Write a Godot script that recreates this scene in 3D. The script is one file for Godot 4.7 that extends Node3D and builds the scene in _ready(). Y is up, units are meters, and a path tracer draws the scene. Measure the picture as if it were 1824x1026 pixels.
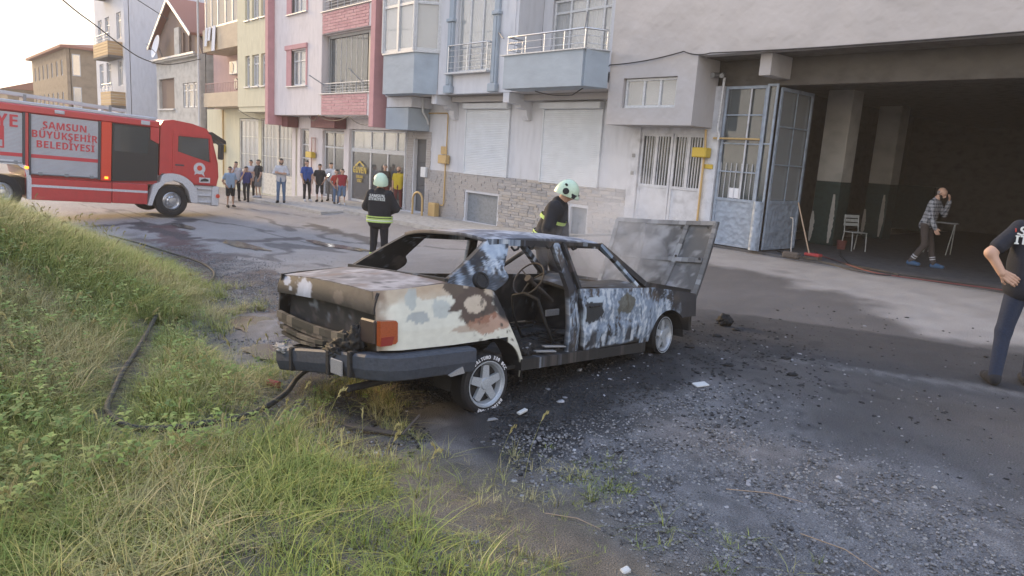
extends Node3D

# ---------------------------------------------------------------- frame of the street
# u runs along the house fronts (to the right), n away from them towards the grass bank, y up.
const O := Vector3(5.09, 0.0, -15.6)
const AZ := 49.2
var T := Vector3(cos(deg_to_rad(AZ)), 0, sin(deg_to_rad(AZ)))
var N := Vector3(-sin(deg_to_rad(AZ)), 0, cos(deg_to_rad(AZ)))
var rng := RandomNumberGenerator.new()
var taken := {}
var mats := {}
var texs := {}
var noi := {}

func W(u: float, y: float, n: float) -> Vector3:
	return O + T * u + N * n + Vector3(0, y, 0)

func loc(p: Vector3) -> Vector3:
	var d := p - O
	return Vector3(d.dot(T), p.y, d.dot(N))

# ---------------------------------------------------------------- mesh collector
class MB:
	var v := PackedVector3Array()
	var nn := PackedVector3Array()
	var cc := PackedColorArray()
	var uv := PackedVector2Array()
	var col := Color(1, 1, 1)
	var xf := Transform3D()
	var colored := false
	var uved := false

	func tri(a: Vector3, b: Vector3, c: Vector3) -> void:
		a = xf * a; b = xf * b; c = xf * c
		var nrm := (b - a).cross(c - a).normalized()
		v.append(a); v.append(c); v.append(b)
		nn.append(nrm); nn.append(nrm); nn.append(nrm)
		if colored:
			cc.append(col); cc.append(col); cc.append(col)

	func quad(a: Vector3, b: Vector3, c: Vector3, d: Vector3) -> void:
		tri(a, b, c); tri(a, c, d)
		if uved:
			for q in [Vector2(0, 1), Vector2(1, 0), Vector2(1, 1), Vector2(0, 1), Vector2(0, 0), Vector2(1, 0)]:
				uv.append(q)

	func tris(a: Vector3, b: Vector3, c: Vector3, na: Vector3, nb: Vector3, nc: Vector3, ca := Color.WHITE, cb := Color.WHITE, c3 := Color.WHITE) -> void:
		v.append(xf * a); v.append(xf * c); v.append(xf * b)
		var bs := xf.basis
		nn.append((bs * na).normalized()); nn.append((bs * nc).normalized()); nn.append((bs * nb).normalized())
		if colored:
			cc.append(ca); cc.append(c3); cc.append(cb)

	func box(x0: float, y0: float, z0: float, x1: float, y1: float, z1: float, bev := 0.0) -> void:
		obox(Transform3D(Basis(), Vector3((x0 + x1) / 2, (y0 + y1) / 2, (z0 + z1) / 2)), Vector3(absf(x1 - x0), absf(y1 - y0), absf(z1 - z0)), bev)

	func obox(t: Transform3D, s: Vector3, bev := 0.0) -> void:
		var h := s / 2
		bev = minf(bev, minf(h.x, minf(h.y, h.z)) * 0.95)
		var i := h - Vector3(bev, bev, bev)
		for ax in 3:
			var a1 := (ax + 1) % 3
			var a2 := (ax + 2) % 3
			for sg in [-1.0, 1.0]:
				var p := []
				for q in [[-1, -1], [1, -1], [1, 1], [-1, 1]]:
					var w := Vector3()
					w[ax] = h[ax] * sg
					w[a1] = i[a1] * q[0]
					w[a2] = i[a2] * q[1]
					p.append(t * w)
				if sg > 0: quad(p[0], p[1], p[2], p[3])
				else: quad(p[3], p[2], p[1], p[0])
		if bev <= 0.0: return
		for ax in 3:
			var a1 := (ax + 1) % 3
			var a2 := (ax + 2) % 3
			for s1 in [-1.0, 1.0]:
				for s2 in [-1.0, 1.0]:
					var p := []
					for e in [[-1, 0], [1, 0], [1, 1], [-1, 1]]:
						var w := Vector3()
						w[ax] = i[ax] * e[0]
						w[a1] = (h[a1] if e[1] == 0 else i[a1]) * s1
						w[a2] = (i[a2] if e[1] == 0 else h[a2]) * s2
						p.append(t * w)
					_edge(p, s1 * s2)
		for sx in [-1.0, 1.0]:
			for sy in [-1.0, 1.0]:
				for sz in [-1.0, 1.0]:
					var a := t * Vector3(h.x * sx, i.y * sy, i.z * sz)
					var b := t * Vector3(i.x * sx, h.y * sy, i.z * sz)
					var c := t * Vector3(i.x * sx, i.y * sy, h.z * sz)
					if sx * sy * sz > 0: tri(a, b, c)
					else: tri(a, c, b)
					if uved:
						for k in 3: uv.append(Vector2())

	func _edge(p: Array, s: float) -> void:
		if s < 0: quad(p[0], p[1], p[2], p[3])
		else: quad(p[3], p[2], p[1], p[0])

	func beam(a: Vector3, b: Vector3, w: float, h: float, up := Vector3.UP, bev := 0.0) -> void:
		var d := b - a
		var l := d.length()
		var z := d / l
		if absf(z.dot(up)) > 0.98: up = Vector3.RIGHT
		var x := up.cross(z).normalized()
		var y := z.cross(x)
		obox(Transform3D(Basis(x, y, z), (a + b) / 2), Vector3(w, h, l), bev)

	func tube(path: Array, r, sides := 8, cap := true) -> void:
		var rings := []
		var nrms := []
		var m := path.size()
		var prev := Vector3()
		for k in m:
			var d: Vector3 = (path[mini(k + 1, m - 1)] - path[maxi(k - 1, 0)]).normalized()
			var x: Vector3
			if k == 0:
				x = d.cross(Vector3.UP)
				if x.length() < 0.05: x = d.cross(Vector3.RIGHT)
			else:
				x = prev - d * prev.dot(d)
			x = x.normalized()
			prev = x
			var y := d.cross(x)
			var rr: float = r[k] if r is Array or r is PackedFloat32Array else r
			var ring := []
			var nr := []
			for s in sides:
				var an := TAU * s / sides
				var dir := x * cos(an) + y * sin(an)
				ring.append(path[k] + dir * rr)
				nr.append(dir)
			rings.append(ring); nrms.append(nr)
		for k in m - 1:
			for s in sides:
				var e := (s + 1) % sides
				tris(rings[k][s], rings[k][e], rings[k + 1][e], nrms[k][s], nrms[k][e], nrms[k + 1][e], col, col, col)
				tris(rings[k][s], rings[k + 1][e], rings[k + 1][s], nrms[k][s], nrms[k + 1][e], nrms[k + 1][s], col, col, col)
		if cap:
			for s in range(1, sides - 1):
				tri(rings[0][0], rings[0][s + 1], rings[0][s])
				tri(rings[m - 1][0], rings[m - 1][s], rings[m - 1][s + 1])

	func cyl(a: Vector3, b: Vector3, r: float, sides := 8) -> void:
		tube([a, b], r, sides)

	# profile of (radius, height) turned round the y axis of t
	func lathe(prof: Array, segs: int, t := Transform3D(), smooth := true) -> void:
		for k in prof.size() - 1:
			var p: Vector2 = prof[k]
			var q: Vector2 = prof[k + 1]
			if (q - p).length() < 1e-6: continue
			var sl := Vector2(q.y - p.y, -(q.x - p.x)).normalized()
			for s in segs:
				var a0 := TAU * s / segs
				var a1 := TAU * (s + 1) / segs
				var d0 := Vector3(cos(a0), 0, sin(a0))
				var d1 := Vector3(cos(a1), 0, sin(a1))
				var A := t * (d0 * p.x + Vector3(0, p.y, 0))
				var B := t * (d1 * p.x + Vector3(0, p.y, 0))
				var C := t * (d1 * q.x + Vector3(0, q.y, 0))
				var D := t * (d0 * q.x + Vector3(0, q.y, 0))
				var n0 := t.basis * (d0 * sl.x + Vector3(0, sl.y, 0))
				var n1 := t.basis * (d1 * sl.x + Vector3(0, sl.y, 0))
				if p.x > 1e-6: tris(A, C, B, n0, n1, n1, col, col, col)
				if q.x > 1e-6: tris(A, D, C, n0, n0, n1, col, col, col)

	# polygon in the plane of t's x and y, pushed from z0 to z1
	func prism(poly: PackedVector2Array, z0: float, z1: float, t := Transform3D()) -> void:
		if Geometry2D.is_polygon_clockwise(poly): poly.reverse()
		var ix := Geometry2D.triangulate_polygon(poly)
		for k in range(0, ix.size(), 3):
			var a := poly[ix[k]]
			var b := poly[ix[k + 1]]
			var c := poly[ix[k + 2]]
			if (b - a).cross(c - a) < 0:
				var q := b; b = c; c = q
			tri(t * Vector3(a.x, a.y, z1), t * Vector3(b.x, b.y, z1), t * Vector3(c.x, c.y, z1))
			tri(t * Vector3(a.x, a.y, z0), t * Vector3(c.x, c.y, z0), t * Vector3(b.x, b.y, z0))
		for k in poly.size():
			var a := poly[k]
			var b := poly[(k + 1) % poly.size()]
			quad(t * Vector3(a.x, a.y, z0), t * Vector3(b.x, b.y, z0), t * Vector3(b.x, b.y, z1), t * Vector3(a.x, a.y, z1))

	# smooth sheet from rows of points; colours row by row; front is to the side of (along row) x (to next row)
	func sheet(rows: Array, cols = null, flip := false) -> void:
		var R := rows.size()
		var K: int = rows[0].size()
		var nm := []
		for i in R:
			var line := PackedVector3Array()
			for j in K:
				var du: Vector3 = rows[i][mini(j + 1, K - 1)] - rows[i][maxi(j - 1, 0)]
				var dv: Vector3 = rows[mini(i + 1, R - 1)][j] - rows[maxi(i - 1, 0)][j]
				var q := du.cross(dv).normalized()
				line.append(-q if flip else q)
			nm.append(line)
		for i in R - 1:
			for j in K - 1:
				var a: Vector3 = rows[i][j]; var b: Vector3 = rows[i][j + 1]; var c: Vector3 = rows[i + 1][j + 1]; var d: Vector3 = rows[i + 1][j]
				var na: Vector3 = nm[i][j]; var nb: Vector3 = nm[i][j + 1]; var nc: Vector3 = nm[i + 1][j + 1]; var nd: Vector3 = nm[i + 1][j]
				var ca := col; var cb := col; var c3 := col; var cd := col
				if cols != null:
					ca = cols[i][j]; cb = cols[i][j + 1]; c3 = cols[i + 1][j + 1]; cd = cols[i + 1][j]
				if flip:
					tris(a, c, b, na, nc, nb, ca, c3, cb); tris(a, d, c, na, nd, nc, ca, cd, c3)
				else:
					tris(a, b, c, na, nb, nc, ca, cb, c3); tris(a, c, d, na, nc, nd, ca, c3, cd)

	func mesh() -> ArrayMesh:
		var arr := []
		arr.resize(Mesh.ARRAY_MAX)
		arr[Mesh.ARRAY_VERTEX] = v
		arr[Mesh.ARRAY_NORMAL] = nn
		if colored: arr[Mesh.ARRAY_COLOR] = cc
		if uved: arr[Mesh.ARRAY_TEX_UV] = uv
		var m := ArrayMesh.new()
		if v.size(): m.add_surface_from_arrays(Mesh.PRIMITIVE_TRIANGLES, arr)
		return m

func mb(off := Vector3.ZERO, colored := false) -> MB:
	var b := MB.new()
	b.xf = Transform3D(Basis(), -off)
	b.colored = colored
	return b

func numbered(called: String) -> String:
	if not taken.has(called):
		taken[called] = 0
		return called
	taken[called] += 1
	return "%s_%03d" % [called, taken[called]]

func tag(o: Node, label := "", category := "", group := "", kind := "") -> Node:
	if label: o.set_meta("label", label)
	if category: o.set_meta("category", category)
	if group: o.set_meta("group", group)
	if kind: o.set_meta("kind", kind)
	return o

func thing(called: String, label: String, category: String, at: Transform3D, group := "", kind := "") -> Node3D:
	var o := Node3D.new()
	o.name = numbered(called)
	add_child(o)
	o.transform = at
	tag(o, label, category, group, kind)
	return o

func put(b: MB, called: String, m: Material, parent: Node3D) -> MeshInstance3D:
	return place(b.mesh(), called, m, parent)

func place(mesh: Mesh, called: String, m: Material, parent: Node3D, at := Transform3D()) -> MeshInstance3D:
	var o := MeshInstance3D.new()
	o.mesh = mesh
	o.material_override = m
	if parent == self: o.name = numbered(called)
	else: o.name = called
	o.transform = at
	parent.add_child(o, true)
	return o

func street(u: float, y: float, n: float, turn := 0.0) -> Transform3D:
	return Transform3D(Basis(Vector3.UP, deg_to_rad(-AZ + turn)), W(u, y, n))

# ---------------------------------------------------------------- materials
func lin(r: float, g: float, b: float) -> Color:
	return Color(r, g, b).linear_to_srgb()

func ntex(key: String, freq: float, lo: float, hi: float, octaves := 5, size := 512, kind := 0, sd := 1, mid := -1.0) -> Texture2D:
	if texs.has(key): return texs[key]
	var f := FastNoiseLite.new()
	f.seed = sd
	f.frequency = freq
	f.fractal_octaves = octaves
	f.noise_type = [FastNoiseLite.TYPE_SIMPLEX_SMOOTH, FastNoiseLite.TYPE_CELLULAR, FastNoiseLite.TYPE_VALUE_CUBIC][kind]
	var t := NoiseTexture2D.new()
	t.width = size
	t.height = size
	t.seamless = true
	t.noise = f
	var g := Gradient.new()
	g.offsets = PackedFloat32Array([0.0, 0.5, 1.0])
	var m := (lo + hi) / 2 if mid < 0 else mid
	g.colors = PackedColorArray([lin(lo, lo, lo), lin(m, m, m), lin(hi, hi, hi)])
	t.color_ramp = g
	texs[key] = t
	return t

func nmap(key: String, freq: float, strength: float, octaves := 4, size := 512, kind := 0) -> Texture2D:
	if texs.has(key): return texs[key]
	var f := FastNoiseLite.new()
	f.seed = 7
	f.frequency = freq
	f.fractal_octaves = octaves
	f.noise_type = [FastNoiseLite.TYPE_SIMPLEX_SMOOTH, FastNoiseLite.TYPE_CELLULAR, FastNoiseLite.TYPE_VALUE_CUBIC][kind]
	var t := NoiseTexture2D.new()
	t.width = size
	t.height = size
	t.seamless = true
	t.as_normal_map = true
	t.bump_strength = strength
	t.noise = f
	texs[key] = t
	return t

# a plain or blotchy surface; colour is linear
func mat(key: String, r: float, g: float, b: float, rough := 0.8, metal := 0.0, blotch := "", scale := Vector3(0.2, 0.2, 0.2), bump := "", bumps := 1.0) -> StandardMaterial3D:
	if mats.has(key): return mats[key]
	var m := StandardMaterial3D.new()
	m.resource_name = key
	m.albedo_color = lin(r, g, b)
	m.roughness = rough
	m.metallic = metal
	if blotch or bump:
		m.uv1_triplanar = true
		m.uv1_world_triplanar = true
		m.uv1_scale = scale
	if blotch: m.albedo_texture = texs[blotch]
	if bump:
		m.normal_enabled = true
		m.normal_texture = texs[bump]
		m.normal_scale = bumps
	mats[key] = m
	return m

func vmat(key: String, rough := 0.8, metal := 0.0, blotch := "", scale := Vector3.ONE, bump := "", bumps := 1.0) -> StandardMaterial3D:
	var m := mat(key, 1, 1, 1, rough, metal, blotch, scale, bump, bumps)
	m.vertex_color_use_as_albedo = true
	return m

func glass(key: String, r: float, g: float, b: float, a: float, rough := 0.05) -> StandardMaterial3D:
	if mats.has(key): return mats[key]
	var m := mat(key, r, g, b, rough)
	m.transparency = BaseMaterial3D.TRANSPARENCY_ALPHA
	m.albedo_color.a = a
	return m

func noise(key: String, freq: float, sd: int, octaves := 4) -> FastNoiseLite:
	if not noi.has(key):
		var f := FastNoiseLite.new()
		f.seed = sd
		f.frequency = freq
		f.fractal_octaves = octaves
		noi[key] = f
	return noi[key]

func pl(x: float, t: Array) -> float:
	for i in t.size() - 1:
		if x <= t[i + 1][0]:
			var k := clampf((x - t[i][0]) / (t[i + 1][0] - t[i][0]), 0.0, 1.0)
			return lerpf(t[i][1], t[i + 1][1], k)
	return t[-1][1]

func sst(a: float, b: float, x: float) -> float:
	var t := clampf((x - a) / (b - a), 0.0, 1.0)
	return t * t * (3 - 2 * t)

func text_mesh(s: String, size: float, depth := 0.004, font := "Droid Sans", bold := true) -> TextMesh:
	var t := TextMesh.new()
	var f := SystemFont.new()
	f.font_names = PackedStringArray([font])
	if bold: f.font_weight = 700
	t.font = f
	t.text = s
	t.font_size = 64
	t.pixel_size = size / 46.0
	t.depth = depth
	return t

func materials() -> void:
	ntex("blotch", 0.008, 0.80, 1.0, 6, 1024, 0, 3)
	ntex("streak", 0.012, 0.80, 1.0, 5, 1024, 0, 17, 0.95)
	ntex("stain", 0.012, 0.55, 1.0, 6, 1024, 0, 11, 0.93)
	ntex("grain", 0.09, 0.62, 1.0, 4, 1024, 0, 5)
	ntex("grit", 0.075, 0.22, 1.0, 5, 1024, 0, 9, 0.66)
	ntex("fleck", 0.05, 0.45, 1.0, 5, 512, 0, 13, 0.8)
	nmap("bump", 0.03, 6.0, 5, 512)
	nmap("rough_bump", 0.08, 10.0, 4, 1024)
	nmap("check", 0.05, 10.0, 1, 512, 1)
	mat("white_frame", 0.62, 0.64, 0.66, 0.45, 0, "fleck", Vector3(0.7, 0.7, 0.7))
	glass("pane", 0.55, 0.6, 0.63, 0.22, 0.03)
	glass("dark_pane", 0.10, 0.12, 0.13, 0.55, 0.04)
	mat("curtain", 0.52, 0.50, 0.47, 0.95, 0, "grain", Vector3(3, 0.2, 3))
	mat("dark_room", 0.30, 0.29, 0.28, 0.9)
	mat("black_rubber", 0.018, 0.018, 0.02, 0.8, 0, "fleck", Vector3(2, 2, 2))
	mat("cable", 0.02, 0.02, 0.022, 0.6)
	mat("yellow_pipe", 0.55, 0.38, 0.16, 0.5, 0, "fleck", Vector3(2, 2, 2))
	mat("yellow_box", 0.62, 0.44, 0.04, 0.45, 0, "fleck", Vector3(3, 3, 3))
	mat("steel", 0.55, 0.56, 0.58, 0.3, 0.9)
	mat("grey_metal", 0.30, 0.31, 0.32, 0.5, 0.3, "fleck", Vector3(2, 2, 2))

# ================================================================ _ready
func _ready() -> void:
	rng.seed = 4
	var cam := Camera3D.new()
	cam.name = "camera"
	add_child(cam)
	var pitch := deg_to_rad(10.5)
	var roll := deg_to_rad(3.7)
	var fw := Vector3(0, -sin(pitch), -cos(pitch))
	var up0 := Vector3(0, cos(pitch), -sin(pitch))
	var rx := Vector3.RIGHT * cos(roll) + up0 * sin(roll)
	var uy := up0 * cos(roll) - Vector3.RIGHT * sin(roll)
	cam.transform = Transform3D(Basis(rx, uy, -fw), Vector3(0, 1.77, 0))
	cam.fov = 43.74
	cam.near = 0.05
	cam.far = 400.0
	cam.current = true
	var env := Environment.new()
	env.background_mode = Environment.BG_SKY
	var sky := Sky.new()
	var sm := ProceduralSkyMaterial.new()
	sm.sky_top_color = Color(0.52, 0.59, 0.71)
	sm.sky_horizon_color = Color(0.98, 0.92, 0.83)
	sm.sky_curve = 0.22
	sm.sky_energy_multiplier = 1.0
	sm.ground_bottom_color = Color(0.35, 0.34, 0.33)
	sm.ground_horizon_color = Color(0.85, 0.82, 0.78)
	sm.sun_angle_max = 60.0
	sm.sun_curve = 0.15
	sky.sky_material = sm
	env.sky = sky
	env.tonemap_mode = Environment.TONE_MAPPER_LINEAR
	env.tonemap_exposure = 3.7
	env.sdfgi_enabled = true
	env.ssao_enabled = true
	env.ssil_enabled = true
	env.volumetric_fog_enabled = true
	env.volumetric_fog_density = 0.0
	env.fog_enabled = true
	env.fog_density = 0.0016
	env.fog_light_color = Color(1.0, 0.94, 0.86)
	var we := WorldEnvironment.new()
	we.name = "world"
	we.environment = env
	add_child(we)
	var sun := DirectionalLight3D.new()
	sun.name = "sun"
	sun.light_energy = 0.4
	sun.light_color = Color(1.0, 0.86, 0.66)
	sun.light_angular_distance = 12.0
	sun.shadow_enabled = true
	add_child(sun)
	# low in the west, beyond the left edge of the picture
	var az := deg_to_rad(-48.0)
	var el := deg_to_rad(13.0)
	var to_sun := Vector3(sin(az) * cos(el), sin(el), -cos(az) * cos(el))
	sun.look_at_from_position(to_sun * 50.0, Vector3.ZERO, Vector3.UP)

	materials()
	build_ground()
	build_houses()
	build_truck()
	build_car()
	build_people()
	build_plants()
	build_small()

# ================================================================ ground
const ROAD := [[-60, -2.0], [-30, -1.3], [-17, -0.97], [-8, -0.72], [-4, -0.5], [2, -0.17], [7, 0], [12, 0.12], [20, 0.2]]
const WALK := [[-60, -1.8], [-31, -0.97], [-23.6, -0.93], [-22, -0.62], [-18, -0.54], [-13, -0.5], [-9, -0.5], [-5, -0.28], [-3.4, -0.05], [-1, 0.05], [30, 0.08]]

func toe(u: float) -> float:
	return 10.4 + 1.2 * sst(-3, 2, u)

func gy(u: float, n: float) -> float:
	var y := lerpf(pl(u, WALK), pl(u, ROAD), sst(1.5, 6.5, n))
	if n > 8.5: y -= 0.05 * (minf(n, 11) - 8.5)
	var d := n - toe(u)
	if d > 0:
		var k := lerpf(0.48, 0.10, sst(-1, 5, u))
		y += k * (sqrt(minf(d, 3.2) ** 2 + 0.09) - 0.3) * sst(-14, -9, u)
	return y

func gw(x: float, z: float) -> float:
	var q := loc(Vector3(x, 0, z))
	return gy(q.x, q.z)

func steps(marks: Array) -> PackedFloat32Array:
	var r := PackedFloat32Array()
	for k in marks.size() - 1:
		var a: float = marks[k][0]
		var b: float = marks[k + 1][0]
		var c := int(ceil((b - a) / float(marks[k][1])))
		for i in c: r.append(a + (b - a) * i / c)
	r.append(marks[-1][0])
	return r

# where the water ran over the road: [points, width, colour, strength]
const RUNS := [[[Vector2(-14.62, 9.65), Vector2(-14.77, 8.81), Vector2(-13.40, 8.40), Vector2(-15.82, 7.01)], 0.3, Color(0.05, 0.045, 0.05)], [[Vector2(-13.40, 8.40), Vector2(-10.40, 8.89), Vector2(-7.69, 9.38), Vector2(-5.26, 10.21), Vector2(-3.92, 10.38)], 0.42, Color(0.11, 0.05, 0.05)], [[Vector2(-11.93, 4.59), Vector2(-10.17, 4.64), Vector2(-8.61, 4.77), Vector2(-6.2, 5.3)], 0.22, Color(0.10, 0.09, 0.085)], [[Vector2(-9.67, 8.41), Vector2(-9.21, 7.68), Vector2(-9.30, 6.94), Vector2(-9.50, 6.18)], 0.3, Color(0.09, 0.075, 0.075)], [[Vector2(-13.57, 8.94), Vector2(-11.73, 8.69), Vector2(-10.22, 8.64)], 0.25, Color(0.06, 0.05, 0.055)], [[Vector2(-2.5, 9.9), Vector2(0.3, 10.2), Vector2(2.4, 10.9), Vector2(3.4, 11.3)], 0.4, Color(0.06, 0.052, 0.05)]]

func ground_color(u: float, n: float) -> Color:
	var wob := noise("g1", 0.35, 21).get_noise_2d(u, n)
	var fin := noise("g2", 1.8, 22).get_noise_2d(u, n)
	var spk := noise("g3", 6.0, 23, 2).get_noise_2d(u, n)
	var patch := noise("g4", 0.9, 24).get_noise_2d(u, n)
	# old asphalt
	var c := Color(0.135, 0.128, 0.127) * (1.0 + 0.25 * wob + 0.12 * fin)
	if u < 0: c = c.lerp(Color(0.37, 0.35, 0.34) * (1.0 + 0.2 * wob + 0.1 * fin), sst(0, -5, u))  # paler leftwards: low-angle sky sheen painted into the asphalt colour
	# pale concrete apron before the garage and dust on it
	var ap := sst(0.45, -0.45, n - (2.2 + 0.62 * clampf(u - 1.8, 0, 3.6)) + 1.1 * wob + 0.6 * patch)
	c = c.lerp(Color(0.42, 0.40, 0.385) * (1.0 + 0.2 * patch + 0.12 * fin), ap * sst(-9, -5, u))
	# trench patch of dark asphalt
	var nup := 5.75 - 0.27 * (u - 3.1)
	var nlo := 7.45 - 0.36 * (u - 4.44)
	var e := 0.10 * fin + 0.05 * wob
	var band := sst(-0.05, 0.05, n - nup + e) * sst(0.06, -0.06, n - nlo + e) * sst(1.0, 4.2, u + wob)
	c = c.lerp(Color(0.048, 0.047, 0.051) * (1.0 + 0.2 * fin), band * 0.92)
	# brown worn lane and the gritty line beside the patch
	var lane := sst(-0.05, 0.3, n - nlo) * sst(9.5, 8.7, n + 0.8 * wob) * sst(2, 4.5, u)
	c = c.lerp(Color(0.088, 0.081, 0.079) * (1.0 + 0.35 * patch + 0.2 * fin), lane * 0.9)
	var line := sst(0.22, 0.0, absf(n - nlo - 0.1 + e)) * sst(3, 5, u)
	c = c.lerp(Color(0.2, 0.19, 0.185), line * clampf(0.5 + spk * 1.6 + 0.5 * fin, 0, 1))
	# gravel shoulder
	var gr := sst(8.6, 9.4, n + 0.9 * wob + 0.3 * fin) * sst(-12, -9, u)
	c = c.lerp(Color(0.185, 0.178, 0.18) * (1.0 + 0.5 * spk + 0.25 * fin), gr)
	# earth under the grass
	var so := sst(-0.3, 0.7, n - toe(u) + 0.75 * sst(4.5, 6.0, u) + 0.7 * wob + 0.35 * fin) * sst(-15, -10, u)
	c = c.lerp(Color(0.15, 0.128, 0.10) * (1.0 + 0.4 * fin + 0.3 * spk), so)
	# reddish brown mud on the left
	var mud := sst(0.05, 0.3, noise("g5", 0.5, 31).get_noise_2d(u, n * 1.4)) * sst(8.0, 9.2, n) * sst(3, 0, u) * sst(-14, -10, u)
	c = c.lerp(Color(0.085, 0.055, 0.05), mud * 0.8)
	# wet streams over the left road
	var st := absf(noise("g6", 0.16, 33, 3).get_noise_2d(u * 0.55, n * 2.2))
	var wet := sst(0.055, 0.03, st + 0.02 * fin) * sst(2.5, 4.5, n) * sst(9.8, 8.6, n) * sst(-1, -4, u) * sst(-30, -20, u)
	c = c.lerp(Color(0.09, 0.085, 0.09), wet * 0.75)
	for q in RUNS:
		var dm := 9.0
		for k in q[0].size() - 1:
			dm = minf(dm, Geometry2D.get_closest_point_to_segment(Vector2(u, n), q[0][k], q[0][k + 1]).distance_to(Vector2(u, n)))
		c = c.lerp(q[2], 0.85 * sst(1.15, 0.8, dm / float(q[1]) + 0.9 * patch + 0.5 * fin))
	# burnt ground round the car: soot, ash and oil
	var p := (W(u, 0, n) - CARP)
	var sx := p.dot(CARR)
	var ss := p.dot(CARF)
	var q := Vector2((ss - 0.1) / 2.2, (sx - 0.3) / 1.15)
	var b := sst(1.25, 0.75, q.length() + 0.45 * patch + 0.2 * fin + 0.3 * wob)
	var q2 := Vector2((ss + 0.9) / 1.1, (sx - 1.2) / 0.62)
	b = maxf(b, 0.95 * sst(1.25, 0.7, q2.length() + 0.5 * patch + 0.25 * fin))
	var q3 := Vector2((ss - 2.4) / 1.1, (sx - 0.7) / 0.9)
	b = maxf(b, 0.8 * sst(1.1, 0.5, q3.length() + 0.7 * patch + 0.4 * fin))
	var sp := sst(0.3, 0.5, fin + 0.5 * spk) * sst(3.6, 1.5, Vector2(ss - 0.6, sx - 0.8).length())
	b = maxf(b, sp * 0.7)
	c = c.lerp(Color(0.018, 0.018, 0.021) * (1.0 + 0.5 * spk), b * 0.96)
	var g := 1.25
	return Color(clampf(c.r, 0.008, 1) * g, clampf(c.g, 0.008, 1) * g, clampf(c.b, 0.008, 1) * g)

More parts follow.
